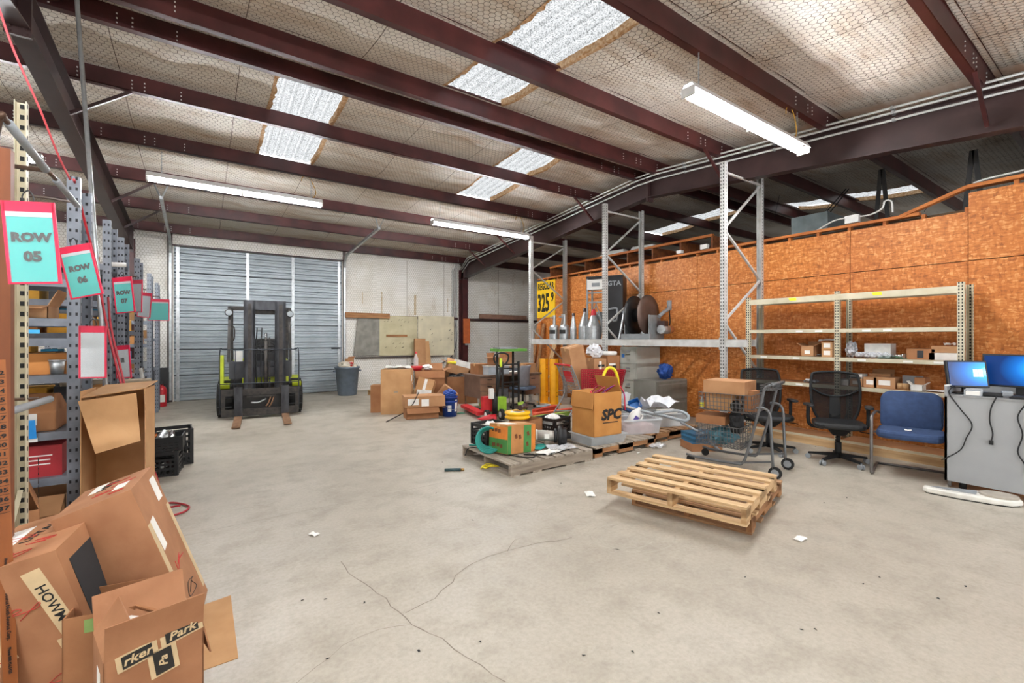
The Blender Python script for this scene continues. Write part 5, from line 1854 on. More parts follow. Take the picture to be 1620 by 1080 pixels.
# bollards
for i, (u, v) in enumerate(((863, 637), (879, 639))):
    x, y = gp(u, v)
    t = thing('bollard', ('yellow angle-steel bollard beside the desk leg', 'yellow angle-steel bollard beside the red shopping cart')[i], 'bollard', (x, y + .06, 0), R(-20))
    MB().prism([(-.085, -.06), (.0, -.1), (.085, -.06), (.085, .06), (-.085, .06)], 1.03).build('post', yellow_paint, t)
    MB().b2((-.14, -.12, 0), (.14, .12, .015)).build('base_plate', yellow_paint, t)
    MB().prism([(-.08, -.055), (.0, -.095), (.08, -.055), (.08, .055), (-.08, .055)], .004, Matrix.Translation((0, 0, 1.03))).build('top_plate', wood_brown, t)
    for z in (.18, .26, .80, .88):
        MB().cyl((.042, -.085, z), (.045, -.065, z), .011, 8).build('bolt_hole', m_dark, t)
# tall four-drawer cabinet and low lateral cabinet
m_putty = mat('putty_steel', 'b8b8ae', .5, .1, .06, 5)
fc = thing('filing_cabinet', 'tall putty four-drawer filing cabinet under the rack beam', 'cabinet', (6.96, 5.84, 0))
MB().b2((0, 0, 0), (.69, .42, 1.33)).build('body', m_putty, fc)
for i in range(4):
    dr = MB().b2((-.018, .012, .03 + i * .325), (0, .408, .03 + i * .325 + .31)).build('drawer', m_putty, fc)
    MB().b2((-.03, .15, .20 + i * .325), (-.018, .27, .22 + i * .325)).build('handle', chrome, dr)
    MB().b2((-.022, .16, .25 + i * .325), (-.018, .26, .29 + i * .325)).build('label_frame', galv, dr)
MB().b2((-.022, .30, 1.12), (-.018, .37, 1.19)).build('blue_sticker', mat('blue_sticker', '2f6fb8', .5), fc)
lc = thing('lateral_cabinet', 'low grey lateral filing cabinet in front of the tall putty cabinet', 'cabinet', (6.72, 5.22, 0))
m_lat = mat('grey_green_steel', '8b8b84', .45, .15, .06, 5)
MB().b2((0, 0, 0), (.92, .5, .73)).build('body', m_lat, lc)
for i in range(2):
    dr = MB().b2((.01, -.016, .03 + i * .345), (.91, 0, .03 + i * .345 + .335)).build('drawer', mat('shadow_grey_steel', '77776f', .45, .15), lc)
    MB().b2((.06, -.022, .30 + i * .345), (.86, -.016, .32 + i * .345)).build('handle', m_lat, dr)
o = crumple('blue insulated bag sitting on the low grey cabinet', (7.25, 5.42, .73), (.30, .26, .30), mat('blue_fabric', '1f4a96', .6), 'blue_bag', 'bag', 23)

# red shopping cart heaped with cartons
sc = thing('shopping_cart', 'red perforated-basket shopping cart heaped with cartons before the rack', 'shopping cart', (5.88, 6.03, 0), R(-12))
m_redb = mat('red_basket', '9a1826', .4)
L, W2 = 1.0, .27


def perforated(mb, A, B, C_, D, nx, nz, th=.006, hole=.5):
    """lattice wall between four corner points (A lower start, B lower end, C upper end, D upper start)"""
    A, B, C_, D = map(Vector, (A, B, C_, D))
    for i in range(nx + 1):
        s = i / nx
        mb.bar(A.lerp(B, s), D.lerp(C_, s), (B - A).length / nx * (1 - hole), th, (0, 1, 0))
    for j in range(nz + 1):
        s = j / nz
        mb.bar(A.lerp(D, s), B.lerp(C_, s), th, (D - A).length / nz * (1 - hole))


for s in (-1, 1):
    mb = MB()
    perforated(mb, (-.30, s * W2 * .85, .58), (.55, s * W2 * .75, .58), (.60, s * W2, .92), (-.34, s * W2, .95), 22, 9)
    mb.build('basket_side', m_redb, sc)
mb = MB()
perforated(mb, (.55, -W2 * .75, .58), (.55, W2 * .75, .58), (.60, W2, .92), (.60, -W2, .92), 12, 9)
mb.build('basket_front', m_redb, sc)
mb = MB()
perforated(mb, (-.30, -W2 * .8, .575), (.55, -W2 * .75, .575), (.55, W2 * .75, .575), (-.30, W2 * .8, .575), 18, 10)
mb.build('basket_floor', m_redb, sc)
gate = MB()
for i in range(12):
    yy = -W2 + 2 * W2 * i / 11
    gate.bar((-.34, yy, .50), (-.50, yy, .97), .007, .007)
for i in range(10):
    s = i / 9
    gate.bar((-.34 - .16 * s, -W2, .50 + .47 * s), (-.34 - .16 * s, W2, .50 + .47 * s), .007, .007)
gate.build('rear_gate', grey_plastic, sc)
MB().slab([(-.405, -.13, .72), (-.475, -.13, .92), (-.475, .13, .92), (-.405, .13, .72)], .012).build('seat_flap', red_plastic, sc)
for s in (-1, 1):
    MB().tube(smooth_path([(-.62, s * W2, .0 + .1), (-.52, s * W2, .25), (-.36, s * W2, .55), (-.52, s * W2, .98), (-.56, s * W2, 1.02)], 5), .013, 8).build('frame_tube', mat('grey_cart_tube', '8d8f90', .4, .4), sc)
    MB().tube([(-.58, s * W2, .16), (.45, s * W2 * .8, .14), (.52, s * W2 * .75, .56)], .012, 8).build('frame_tube', MATS['grey_cart_tube'], sc)
    for x in (-.6, .42):
        MB().cyl((x - .0, s * W2 * .9 - .014, .06), (x, s * W2 * .9 + .014, .06), .06, 14).build('wheel', rubber, sc)
MB().cyl((-.57, -W2, 1.03), (-.57, W2, 1.03), .018, 10).build('handle', red_plastic, sc)
Mc = sc.matrix_basis


def in_cart(x, y, z):
    a = R(-12)
    return (5.88 + x * math.cos(a) - y * math.sin(a), 6.03 + x * math.sin(a) + y * math.cos(a), z)


carton('tall kraft carton tilted out of the red shopping cart', in_cart(-.22, 0, .60), (.30, .30, .78), 0, card, rot=(R(4), R(-14), R(-12)))
carton('kraft carton with torn printed tape in the red shopping cart', in_cart(.12, 0, .585), (.26, .34, .55), R(-12), card, stickers=[('-y', 0, .42, .05, .16, white_paper), ('-y', .02, .42, .14, .04, ink)])
carton('kraft carton with scribbled tape at the front of the red shopping cart', in_cart(.40, 0, .585), (.26, .36, .60), R(-12), card_c, stickers=[('-y', -.03, .44, .14, .04, white_paper), ('-y', .02, .40, .08, .05, ink)])
o = thing('bucket_cover', 'white plastic lid lying on the cartons in the red cart', 'lid', in_cart(.42, .02, 1.187), R(-34))
MB().lathe([(0, 0), (.15, 0), (.16, .012), (.16, .06), (.15, .07), (0, .07)], 24).build('lid_disc', white_plastic, o)
crumple('bunched white wrapping film on the red cart cartons', in_cart(.12, .03, 1.137), (.30, .28, .26), mat('white_film', 'd8dade', .35), 'wrapping_film', 'wrapping', 25)
# dark hand tools and a cone leaning between bollards and cart
o = MB().lathe([(.0, .0), (.08, 0), (.02, .5), (.012, .9), (0, .9)], 12).build('dark_cone', steel_dark)
o.location = (7.05, 7.75, 0)
tag(o, 'dark steel cone standing behind the yellow bollards', 'cone')
o = MB().bar((6.95, 7.4, .0), (7.62, 7.3, 1.2), .5, .02, (1, 0, 0)).build('orange_board', lumber)
tag(o, 'orange board leaning on the wall behind the red cart', 'board')

# ================================================================ BEIGE SHELVING ON THE OSB WALL
SL = [.13, .86, 1.24, 1.63, 2.08]
bs = shelving('beige slotted shelving with two bays against the OSB wall', (7.12, 3.775, 0), R(-90), 1.215, .44, 2.14, SL, beige_steel, 2, None, .05, .06, .038, thick=.03, deck=mat('shelf_board_brown', '9a6b45', .7, 0, .12, 5))
MB().b2((0.03, -.004, 2.02), (2.40, 0, 2.10)).build('top_rail', beige_steel, bs)
for x in (.62, 1.62):
    MB().add([(x, -.006, 2.05), (x + .09, -.006, 2.05), (x + .085, -.006, 2.09), (x - .02, -.006, 2.09)], [(0, 1, 2, 3)]).build('yellow_tag', mat('neon_yellow', 'd8e82a', .6), bs)
for x, z in ((.2, 1.215), (.66, 1.215), (1.45, 1.215), (1.92, 1.215), (2.2, 1.215), (.7, 1.6), (.95, 1.6), (1.5, 1.6), (1.72, 1.6), (.7, .835), (2.15, .835)):
    MB().b2((x, -.003, z - .012), (x + .09, -.001, z + .012)).build('shelf_label', white_paper, bs)
MB().b2((.0, -.02, .0), (2.43, .0, .1)).build('plinth_board', wood_pale, bs)


def sh(u, z, back=.22):
    """spot on a shelf of that unit under pixel column u"""
    return (7.12 + back, atx(u, 7.12 + back * .3), z + .001)


Z3, Z4 = 1.24, .86
carton('small kraft carton with open flaps on the third shelf', sh(1276, Z3), (.17, .26, .15), R(-90), card, {'-x': 60, '+x': 60, '+y': -30}, stickers=[('-y', 0, .06, .07, .05, white_paper)], flen=.07)
for i in range(2):
    carton(('lower of two small stacked cartons with white labels on the third shelf', 'upper of two small stacked cartons with white labels on the third shelf')[i], sh(1307, Z3 + i * .105), (.13, .26, .10), R(-90), card_b, stickers=[('-y', 0, .055, .08, .06, white_paper)], tp=False)
sheet('white torn packing lying on the upper small stacked carton', sh(1304, Z3 + .215), .22, .2, white_paper, 'packing', 'wrapping', 0, 31, .02)
crumple('clear bag of bearings leaning by the middle post', sh(1340, Z3), (.16, .13, .22), mat('grey_film', 'b9bcc0', .25, 0, .4, 30), 'parts_bag', 'bag', 32)
sheet('grey plastic pouch lying on the third shelf', sh(1290, Z3), .16, .12, grey_plastic, 'pouch', 'pouch', 0, 33, .02)
carton('white carton on the third shelf behind the bagged fittings', sh(1383, Z3, .30), (.28, .2, .19), R(-90), MATS['white_carton'], tp=False)
for i, u in enumerate((1356, 1367, 1377, 1388, 1398)):
    o = crumple('bagged chrome fitting lying on the third shelf of the beige unit', sh(u, Z3, .12), (.10, .10, .085), MATS['grey_film'], 'bagged_fitting', 'fitting', 34 + i, 1, group='bagged fittings on the third shelf')
t = thing('pipe_nozzle', 'chrome nozzle tube lying on green paper on the third shelf', 'nozzle', sh(1412, Z3 + .035, .15), R(60))
MB().cyl((-.1, 0, 0), (.08, 0, 0), .02, 12).build('tube', chrome, t)
MB().cyl((-.13, 0, 0), (-.1, 0, 0), .033, 12).build('collar', chrome, t)
MB().cyl((-.12, 0, -.034), (-.12, 0, -.03), .03, 8).build('foot', chrome, t)
sheet('green paper under the chrome nozzle tube', sh(1410, Z3, .14), .2, .3, mat('green_paper', '5f8f70', .8), 'green_paper', 'paper', 0, 37, .003)
bx = carton('brown carton with a dark inside painted on its front on the third shelf', sh(1455, Z3), (.26, .26, .13), R(-90), card_c, tp=False)
MB().b2((-.03, -.1325, .02), (.03, -.131, .11)).build('inside_shade', m_dark, bx)  # dark plate on the shut front paints the shade inside
carton('flat white carton on the third shelf next to the end posts', sh(1492, Z3), (.26, .26, .085), R(-90), MATS['white_carton'], tp=False)
carton('flat kraft carton lying on the flat white carton', sh(1494, Z3 + .088), (.24, .26, .08), R(-90), card, tp=False)
sheet('white slip on top of the flat kraft carton', sh(1497, Z3 + .17), .1, .1, white_paper, 'paper_slip', 'paper', .3, 38, .02)
# fourth shelf
for u, w, h, m_, lab, st in ((1333, .12, .08, 'white_carton', 'white carton at the start of the fourth shelf row', 0), (1353, .14, .10, None, 'small pale carton behind the mesh chair back', 1), (1375, .14, .13, None, 'kraft carton with white label beside the folded flap carton', 1), (1398, .22, .14, None, 'wide kraft carton with printed white label on the fourth shelf', 1)):
    carton(lab, sh(u, Z4), (w, .26, h), R(-90), MATS[m_] if m_ else card, stickers=[('-y', 0, h * .5, w * .55, h * .45, white_paper)] if st else (), tp=False)
carton('black and white carton standing on the small pale carton', sh(1352, Z4 + .10), (.13, .2, .06), R(-90), MATS['white_carton'], stickers=[('-y', 0, .012, .12, .022, ink)], tp=False)
carton('kraft carton with raised flap behind the wide kraft carton', sh(1384, Z4, .34), (.24, .14, .17), R(-90), card, {'+y': 20}, flen=.06)
for i, u in enumerate((1421, 1430)):
    o = MB().lathe([(0, 0), (.032, 0), (.034, .07), (.03, .075), (0, .075)], 12).build('wooden_plug', wood_pale)
    o.location = sh(u, Z4, .12)
    tag(o, ('pale wooden plug beside the wide kraft carton', 'pale wooden plug beside the grey flat panel')[i], 'plug')
o = MB().b2((-.01, -.10, 0), (.01, .10, .17)).build('grey_plate', grey_plastic)
o.location = sh(1437, Z4, .25)
tag(o, 'grey flat panel standing on the fourth shelf', 'panel')
carton('kraft carton standing beside the grey flat panel', sh(1452, Z4, .25), (.10, .2, .16), R(-90), card_c, tp=False)
carton('open white carton on the fourth shelf', sh(1450, Z4, .08), (.12, .12, .07), R(-90), MATS['white_carton'], {'+x': 50, '-x': 40})
sheet('stack of white manuals at the end of the fourth shelf', sh(1477, Z4, .15), .2, .25, white_paper, 'manual_stack', 'papers', 0, 41, .01)
sheet('scrap of clear wrapping on the fourth shelf near the rack', sh(1280, Z4, .1), .18, .14, MATS['grey_film'], 'wrapping_scrap', 'wrapping', 0, 42, .03)

# ---- ductwork and wiring on top of the partition
dz = 2.85
du = thing('air_duct', 'galvanised rectangular air duct above the OSB partition', 'duct', (8.9, 3.6, dz))
MB().b2((-.5, -.45, .3), (.3, .1, .72)).add([(.3, -.45, .3), (.3, .1, .3), (.3, .1, .72), (.3, -.45, .72), (1.2, -.5, .3), (1.2, -.1, .3), (1.2, -.1, .5), (1.2, -.5, .5)], [(0, 4, 5, 1), (1, 5, 6, 2), (2, 6, 7, 3), (3, 7, 4, 0), (4, 7, 6, 5)]).b2((-.4, -.4, 0), (.2, .05, .3)).build('duct_box', mat('dull_galvanised', '7f8a8c', .4, .6, .15, 6), du)
ring = MB()
for i in range(14):
    ring.tube(arc((.2 + i * .075, -.65 - i * .01, .38), .16 + .012 * (i % 2), 0, 2 * PI, 14, 'yz'), .012, 5)
ring.build('flexible_duct', mat('foil_flex_duct', '9a9c9c', .25, .8, .3, 20), du)
MB().tube([(.15, -.64, .38), (1.3, -.8, .38)], .16, 14).build('flexible_duct_core', MATS['foil_flex_duct'], du)
m_brk = mat('black_strut', '1f1d1c', .6)
for i, (u, v0, v1, X, lab) in enumerate(((1395, 268, 330, 8.6, 'black inverted-V strut standing on the deck beside the flexible duct'), (1540, 238, 292, 8.3, 'black inverted-V strut standing on the deck past the stepped plate'))):
    y = atx(u, X)
    zt = zat(v0, X, y)
    t = thing('angled_strut', lab, 'strut', (X, y, 2.841))
    for s in (-1, 1):
        MB().bar((s * .0, s * .11, 0), (0, s * .012, zt - 2.84), .05, .03, (1, 0, 0)).build('strut_leg', m_brk, t)
    MB().b2((-.04, -.13, 0), (.04, .13, .02)).build('strut_foot', m_brk, t)
for i, (a, b) in enumerate((((1290, 355), (1370, 262)), ((1300, 352), (1366, 270)))):
    pa, pb = px3(*a, 9.6), px3(*b, 9.4)
    pa = (pa[0], pa[1], max(pa[2], 2.85))
    o = MB().bar(pa, pb, .02, .02).build('slanting_rod', m_brk)
    tag(o, ('thick', 'thin')[i] + ' black rod slanting up from the deck to the roof over the duct', 'rod')
for i, (u0, v0, u1, v1) in enumerate(((1345, 275, 1300, 345), (1240, 290, 1225, 345), (1432, 282, 1410, 330), (1490, 305, 1462, 335))):
    pa, pb = px3(u0, v0 - 12, 10.2), px3(u1, v1, 10.0)
    o = MB().cyl(pa, (pb[0], pb[1], max(2.86, pb[2])), .005, 5).build('hanger_wire', black_steel)
    tag(o, ['thin black hanger wire beside the V strut', 'thin hanger wire holding the duct', 'thin hanger wire under the far skylight', 'thin hanger wire near the stepped plate'][i], 'wire', 'hanger wires over the deck')
for i, (u, v, s) in enumerate(((1349, 340, .16), (1115, 388, .13), (1076, 395, .10))):
    x, y = OX + .06, atx(u, OX + .06)
    t = thing('junction_box', ['large pale junction box on the top plate of the OSB partition', 'square pale junction box on the top plate by the joist bays', 'small pale junction box beside the joist bays'][i], 'junction box', (x, y, 3.146))
    MB().b2((-.04, -s / 2, .02), (.04, s / 2, s * .8)).build('case', white_plastic, t)
    MB().b2((-.045, -s / 2 - .004, .02), (-.04, s / 2 + .004, s * .8 + .002)).build('cover', white_plastic, t)
    MB().cyl((0, 0, 0), (0, 0, .02), .015, 8).build('nipple', galv, t)
pth = [(OX + .1, atx(u, OX + .1), zat(v, OX + .1, atx(u, OX + .1))) for u, v in ((1290, 366), (1320, 349), (1345, 344), (1375, 340), (1395, 330), (1400, 318), (1410, 318), (1412, 330), (1412, 336))]
o = MB().tube(smooth_path(pth, 5), .012, 6).build('white_flex_conduit', white_plastic)
tag(o, 'white flexible conduit looping over the top plate beside the junction box', 'conduit')
pth = [(OX + .2, atx(u, OX + .2), zat(v, OX + .2, atx(u, OX + .2))) for u, v in ((1540, 290), (1560, 283), (1590, 276), (1625, 268))]
o = MB().tube(smooth_path(pth, 5), .014, 6).build('white_flex_conduit', white_plastic)
tag(o, 'white flexible conduit rising past the black strut over the stepped plate', 'conduit')
# loose trays on the joists
for i, (u, X) in enumerate(((975, 8.4), (1020, 8.5))):
    y = atx(u, X)
    t = thing('light_diffuser', ('pale plastic light fitting lying on the joist bays by the wall end', 'pale plastic light fitting lying on the joist bays by the middle')[i], 'light fitting', (X, y, 3.50), R(10))
    MB().b2((-.2, -.35, 0), (.2, .35, .05)).add([(-.16, -.3, .05), (.16, -.3, .05), (.16, .3, .05), (-.16, .3, .05), (-.1, -.26, .14), (.1, -.26, .14), (.1, .26, .14), (-.1, .26, .14)], [(4, 5, 6, 7), (0, 1, 5, 4), (1, 2, 6, 5), (2, 3, 7, 6), (3, 0, 4, 7)]).build('housing', white_plastic, t)
    MB().b2((-.21, -.36, -.005), (.21, .36, .0)).build('rim', grey_plastic, t)

# ================================================================ PALLETS AND WHAT LIES ON THEM
P1 = pallet('weathered grey pallet with broken corner, holding the green and orange carton', (3.36, 4.56, 0), 0, 1.22, 1.08, wood_grey_d, wood_grey, 8, .125, notch=False)
P2 = pallet('brown pallet in the middle of the row, under the SPC carton', (4.60, 4.58, 0), 0, 1.14, 1.08, wood_grey_d, wood_brown, 8, .125)
P3 = pallet('brown pallet at the end of the row, under the clear totes', (5.82, 4.70, 0), 0, 1.18, 1.06, wood_brown_d, wood_brown, 7, .12)
ZP = .141
# fresh pallets stacked
L0 = pallet('lower of two stacked fresh wooden pallets on the open floor', (3.90, 2.43, 0), R(15), 1.18, .98, wood_brown_d, wood_brown, 6, .10)
U0 = pallet('upper of two stacked fresh wooden pallets on the open floor', (3.60, 2.40, .141), R(15), 1.06, 1.12, wood_pale_d, wood_pale, 6, .09)

# green and orange carton
gx, gy = 3.10, 4.50
sg_ = (.44, .34, .33)
m_gb = mat('printed_carton_kraft', 'b07a45', .7)
gb = carton('crushed orange and green printed carton on the grey pallet', (gx, gy, ZP), sg_, R(38), m_gb, rot=(R(-3), R(4), R(6)), stickers=[
    ('+z', -.08, .02, .16, .2, white_paper), ('-x', 0, .085, .338, .16, mat('print_green', '3f7d3c', .6), 'print_band'), ('-x', 0, .235, .338, .14, mat('print_orange', 'cf7a2c', .6), 'print_band'),
    ('-y', -.19, .16, .055, .32, MATS['print_green'], 'print_band'), ('-y', .09, .16, .12, .32, MATS['print_green'], 'print_band'), ('-y', .19, .16, .05, .32, MATS['print_orange'], 'print_band')])
mat('brown_print', '6b3a18', .7)
for a_, b_, w_ in ((-.10, .26, .05), (-.04, .26, .05), (.02, .255, .05), (-.08, .09, .06), (0, .09, .05), (.06, .08, .04)):
    decal(gb, (.444, .34, .33), '-x', a_, b_, w_, .04, MATS['brown_print'], 'print_mark', .1)
for a_, b_ in ((-.09, .2), (-.03, .19), (.09, .1), (.1, .22)):
    decal(gb, (.44, .344, .33), '-y', a_, b_, .035, .05, MATS['brown_print'], 'print_mark', .3)
# teal hose coil leaning on it
t = thing('hose_coil', 'coil of teal hose leaning on the green and orange carton', 'hose', (2.84, 4.62, ZP), R(-30))
m_tealh = mat('teal_hose', '1f8a80', .45)
for i in range(5):
    r = .15 - .012 * i
    MB(Matrix.Translation((0, -.05 + .025 * i, .155)) @ Matrix.Rotation(R(72), 4, 'X')).tube([(r * math.cos(a / 14 * PI), r * math.sin(a / 14 * PI), .006 * math.sin(a)) for a in range(28)], .011, 7, closed=True).build('hose_turn', m_tealh, t)
o = MB().tube(smooth_path([(2.80, 5.02, ZP + .012), (2.90, 4.9, ZP + .012), (2.82, 4.75, ZP + .012), (2.80, 4.6, ZP + .012), (2.95, 4.75, ZP + .012), (2.86, 4.98, ZP + .012)], 6), .009, 6).build('teal_hose_end', m_tealh)
tag(o, 'loose end of teal hose on the back of the grey pallet', 'hose')
o = MB().tube(smooth_path([(2.70, 4.95, .05), (2.76, 4.9, ZP + .01), (2.9, 4.5, ZP + .01), (3.0, 4.2, ZP + .01), (3.12, 4.1, ZP + .01), (3.2, 4.2, ZP + .01), (3.1, 4.26, ZP + .01), (3.3, 4.12, ZP + .01), (3.7, 4.14, ZP + .01)], 6), .006, 6).build('black_cable', rubber)
tag(o, 'thin black cable curling along the front of the grey pallet', 'cable')
# papers and bags
sheet('white paper leaflet lying on the grey pallet', (3.42, 4.18, ZP), .30, .18, white_paper, 'leaflet', 'paper', .2, 51, .012)
sheet('torn clear plastic bag spread at the front of the grey pallet', (3.66, 4.22, ZP), .34, .22, film, 'plastic_bag', 'bag', -.2, 52, .03)
sheet('teal and white plastic wrapper on the grey pallet', (3.45, 4.42, ZP), .3, .16, m_tealh, 'wrapper', 'wrapper', .1, 53, .02)
o = MB().lathe([(0, 0), (.022, 0), (.022, .2), (.014, .22), (0, .22)], 12).build('spray_tube', mat('teal_white_tube', '9fc9c2', .5))
o.location = (3.50, 4.62, ZP)
tag(o, 'small pale teal canister standing behind the printed carton', 'canister')
o = MB().cyl((3.42, 4.5, ZP + .01), (3.6, 4.30, ZP + .03), .008, 6).build('steel_rod', galv)
tag(o, 'thin steel rod lying across the wrapper', 'rod')
# pump with black flange
pm = thing('pipe_pump', 'grey pump tube with a large black ribbed flange lying on the grey pallet', 'pump', (3.76, 4.38, ZP), R(-38))
MB().cyl((-.30, 0, .13), (-.02, 0, .12), .065, 18).build('tube', mat('grey_pump', 'a9a49c', .5, .2), pm)
MB(Matrix.Translation((0, 0, .125)) @ Matrix.Rotation(R(90), 4, 'Y')).lathe([(0, -.03), (.11, -.03), (.122, -.02), (.122, .015), (.105, .02), (.105, .07), (.095, .08), (.04, .08), (.035, .13), (0, .13)], 24).build('flange', black_plastic, pm)
MB(Matrix.Translation((-.06, 0, .125)) @ Matrix.Rotation(R(90), 4, 'Y')).lathe([(.066, -.02), (.09, -.015), (.09, .015), (.066, .02)], 20).build('collar', black_plastic, pm)
MB().cyl((-.29, 0, .13), (-.31, 0, .13), .07, 18).build('end_ring', mat('pale_ring', 'cfcac0', .5), pm)
MB().b2((-.2, -.05, 0), (-.15, .05, .07)).build('cradle', wood_grey, pm)
decal(pm, (.1, .14, .1), '-y', -.17, .13, .06, .06, white_paper)
# crates, brown carton, yellow wheel
crate('black lattice crate of white scraps behind the printed carton', (3.10, 5.00, ZP), (.36, .33, .27), R(8))
crumple('white and red scraps filling the crate behind the printed carton', (3.10, 5.00, ZP + .06), (.28, .26, .22), white_paper, 'scrap_fill', 'scrap', 54)
carton('open brown carton behind the grey canister', (3.62, 4.92, ZP), (.34, .30, .28), R(20), card_c, {'+y': 160, '-x': 150}, flen=.1)
crate('black lattice crate of white fittings beside the SPC carton', (4.02, 4.84, ZP), (.34, .33, .28), R(12))
crumple('white plastic fittings heaped in the crate beside the SPC carton', (4.02, 4.84, ZP + .08), (.28, .26, .24), white_plastic, 'fitting_fill', 'scrap', 55)
yx, yy = gp(828, 668, .35)
t = thing('yellow_hub', 'yellow ribbed wheel hub lying on the open brown carton', 'wheel', (3.52, 4.98, ZP + .285), 0)
MB().lathe([(.06, 0), (.16, 0), (.175, .02), (.155, .035), (.155, .055), (.175, .07), (.17, .09), (.12, .095), (.06, .085)], 28).build('rim', mat('bright_yellow', 'f2b90f', .4), t)
MB().lathe([(.07, .0), (.12, .02), (.11, .09), (.07, .095)], 20).build('hub', white_plastic, t)
t = thing('pipe_tee', 'dark metal pipe tee resting on the yellow wheel', 'pipe fitting', (3.62, 5.0, ZP + .425), R(30))
MB().cyl((-.09, 0, 0), (.09, 0, 0), .035, 12).build('run', steel_dark, t)
MB().cyl((0, 0, 0), (0, -.06, .03), .033, 12).build('branch', steel_dark, t)
MB().cyl((.07, 0, 0), (.095, 0, 0), .044, 12).build('collar', steel_dark, t)
# clear tote and SPC carton
t = thing('plastic_tote', 'shallow clear tote on the pallet under the SPC carton', 'tote', (4.34, 4.30, ZP), R(-4))
MB().add([(-.28, -.2, 0), (.28, -.2, 0), (.28, .2, 0), (-.28, .2, 0), (-.30, -.23, .11), (.30, -.23, .11), (.30, .23, .11), (-.30, .23, .11)], [(0, 3, 2, 1), (0, 1, 5, 4), (1, 2, 6, 5), (2, 3, 7, 6), (3, 0, 4, 7)]).build('tub', clear, t)
MB().b2((-.31, -.24, .11), (.31, .24, .12)).build('lid', mat('hazy_lid', 'c4cbd0', .3, alpha=.7), t)
MB().b2((-.2, -.12, .005), (.2, .1, .08)).build('contents', mat('pale_contents', 'b3b9b4', .6), t)
ss = (.47, .43, .55)
sp = carton('large open SPC carton with red and purple cables, standing on the clear tote', (4.29, 4.27, ZP + .121), ss, R(-3), mat('golden_cardboard', 'bd8443', .75, 0, .1, 4, .05, col2='ad7436', bscale=60), {'-x': 172, '+y': -150, '+x': -22}, flen=.2)
print_on(sp, ss, '-y', .05, .26, 'SPC', .18, ink, 1.1, .009, 0, .2)
decal(sp, ss, '-y', .04, .165, .26, .012, ink, 'print_line')
for i, c_ in enumerate(('c42a3a', '7b2f7a', 'c42a3a', 'a03050', '8a1f2c')):
    pts = [(4.32 + .1 * math.cos(k * 1.5 + i), 4.28 + .1 * math.sin(k * 1.5 + i), .68 + .03 * i + .07 * math.sin(k * 2.1 + i)) for k in range(6)]
    if i < 2:
        pts += [(4.48, 4.14, .88), (4.56, 4.05, .80)]
        pts += [(4.58, 4.04, .56 + .06 * i)]
    o = MB().tube(smooth_path(pts, 6), .009, 6).build('cable_loop', mat('cable_' + c_, c_, .5))
    tag(o, ('long red cable hanging out of the SPC carton', 'long purple cable hanging out of the SPC carton', 'red cable coil inside the SPC carton', 'maroon cable coil inside the SPC carton', 'dark red cable coil inside the SPC carton')[i], 'cable')
# cartons behind with the yellow arch hose
carton('kraft carton with green sticker behind the SPC carton', (4.88, 4.78, ZP + .30), (.42, .34, .30), R(-30), card_c, stickers=[('-y', .04, .2, .14, .05, mat('green_sticker', '4f9a5c', .6)), ('-y', -.08, .2, .05, .05, m_scrawl)])
carton('kraft carton under the green-stickered carton', (4.90, 4.80, ZP), (.44, .36, .29), R(-28), card)
carton('brown carton beside the clear totes at the pallet edge', (5.18, 5.02, ZP), (.36, .3, .34), R(-20), card_c)
ya = [(4.84, 4.70, ZP + .60), (4.86, 4.70, ZP + .80), (4.92, 4.67, ZP + .92), (5.0, 4.62, ZP + .90), (5.05, 4.60, ZP + .78), (5.08, 4.60, ZP + .56)]
o = MB().tube(smooth_path(ya, 6), .022, 10).build('yellow_hose', mat('yellow_hose', 'e9d51f', .45))
tag(o, 'thick yellow hose arching over the green-stickered carton', 'hose')
# clear totes on third pallet


def tote(lab, loc, s, rz, fill=None, m_=None):
    w, d, h = s
    t = thing('plastic_tote', lab, 'tote', loc, rz)
    k = .9
    MB().add([(-w / 2 * k, -d / 2 * k, 0), (w / 2 * k, -d / 2 * k, 0), (w / 2 * k, d / 2 * k, 0), (-w / 2 * k, d / 2 * k, 0), (-w / 2, -d / 2, h), (w / 2, -d / 2, h), (w / 2, d / 2, h), (-w / 2, d / 2, h)],
             [(0, 3, 2, 1), (0, 1, 5, 4), (1, 2, 6, 5), (2, 3, 7, 6), (3, 0, 4, 7)]).build('tub', m_ or clear, t)
    r = MB()
    for a, b in (((-w / 2, -d / 2), (w / 2, -d / 2)), ((w / 2, -d / 2), (w / 2, d / 2)), ((w / 2, d / 2), (-w / 2, d / 2)), ((-w / 2, d / 2), (-w / 2, -d / 2))):
        r.bar((*a, h), (*b, h), .03, .018)
    r.build('rim', mat('tote_rim', 'd3d9dd', .35, alpha=.8), t)
    if fill:
        MB().b2((-w * .36, -d * .36, .004), (w * .36, d * .36, h * .6)).build('contents', fill, t)
    return t


tote('clear tote of white jugs at the front of the end pallet', (5.22, 4.42, ZP), (.62, .40, .20), R(-20), mat('pink_white_fill', 'd8bcbc', .6))
tote('clear tote holding blue parts bins on the end pallet', (5.62, 4.86, ZP), (.52, .38, .20), R(-15), mat('blue_grey_fill', '7d8ea3', .6))
tote('clear tote heaped with white bags beside the cart', (6.02, 4.52, ZP), (.56, .40, .20), R(-20), white_plastic)
t = thing('plastic_jug', 'white plastic jug lying in the front clear tote', 'jug', (5.12, 4.42, ZP + .13), R(-10), rot=(R(0), R(35), R(-20)))
MB().lathe([(0, 0), (.07, 0), (.075, .02), (.075, .16), (.04, .22), (.025, .24), (.025, .27), (0, .27)], 18).build('jug_body', white_plastic, t)
MB().tube(smooth_path([(.05, 0, .20), (.11, 0, .19), (.11, 0, .10), (.076, 0, .07)], 4), .012, 8).build('handle', white_plastic, t)
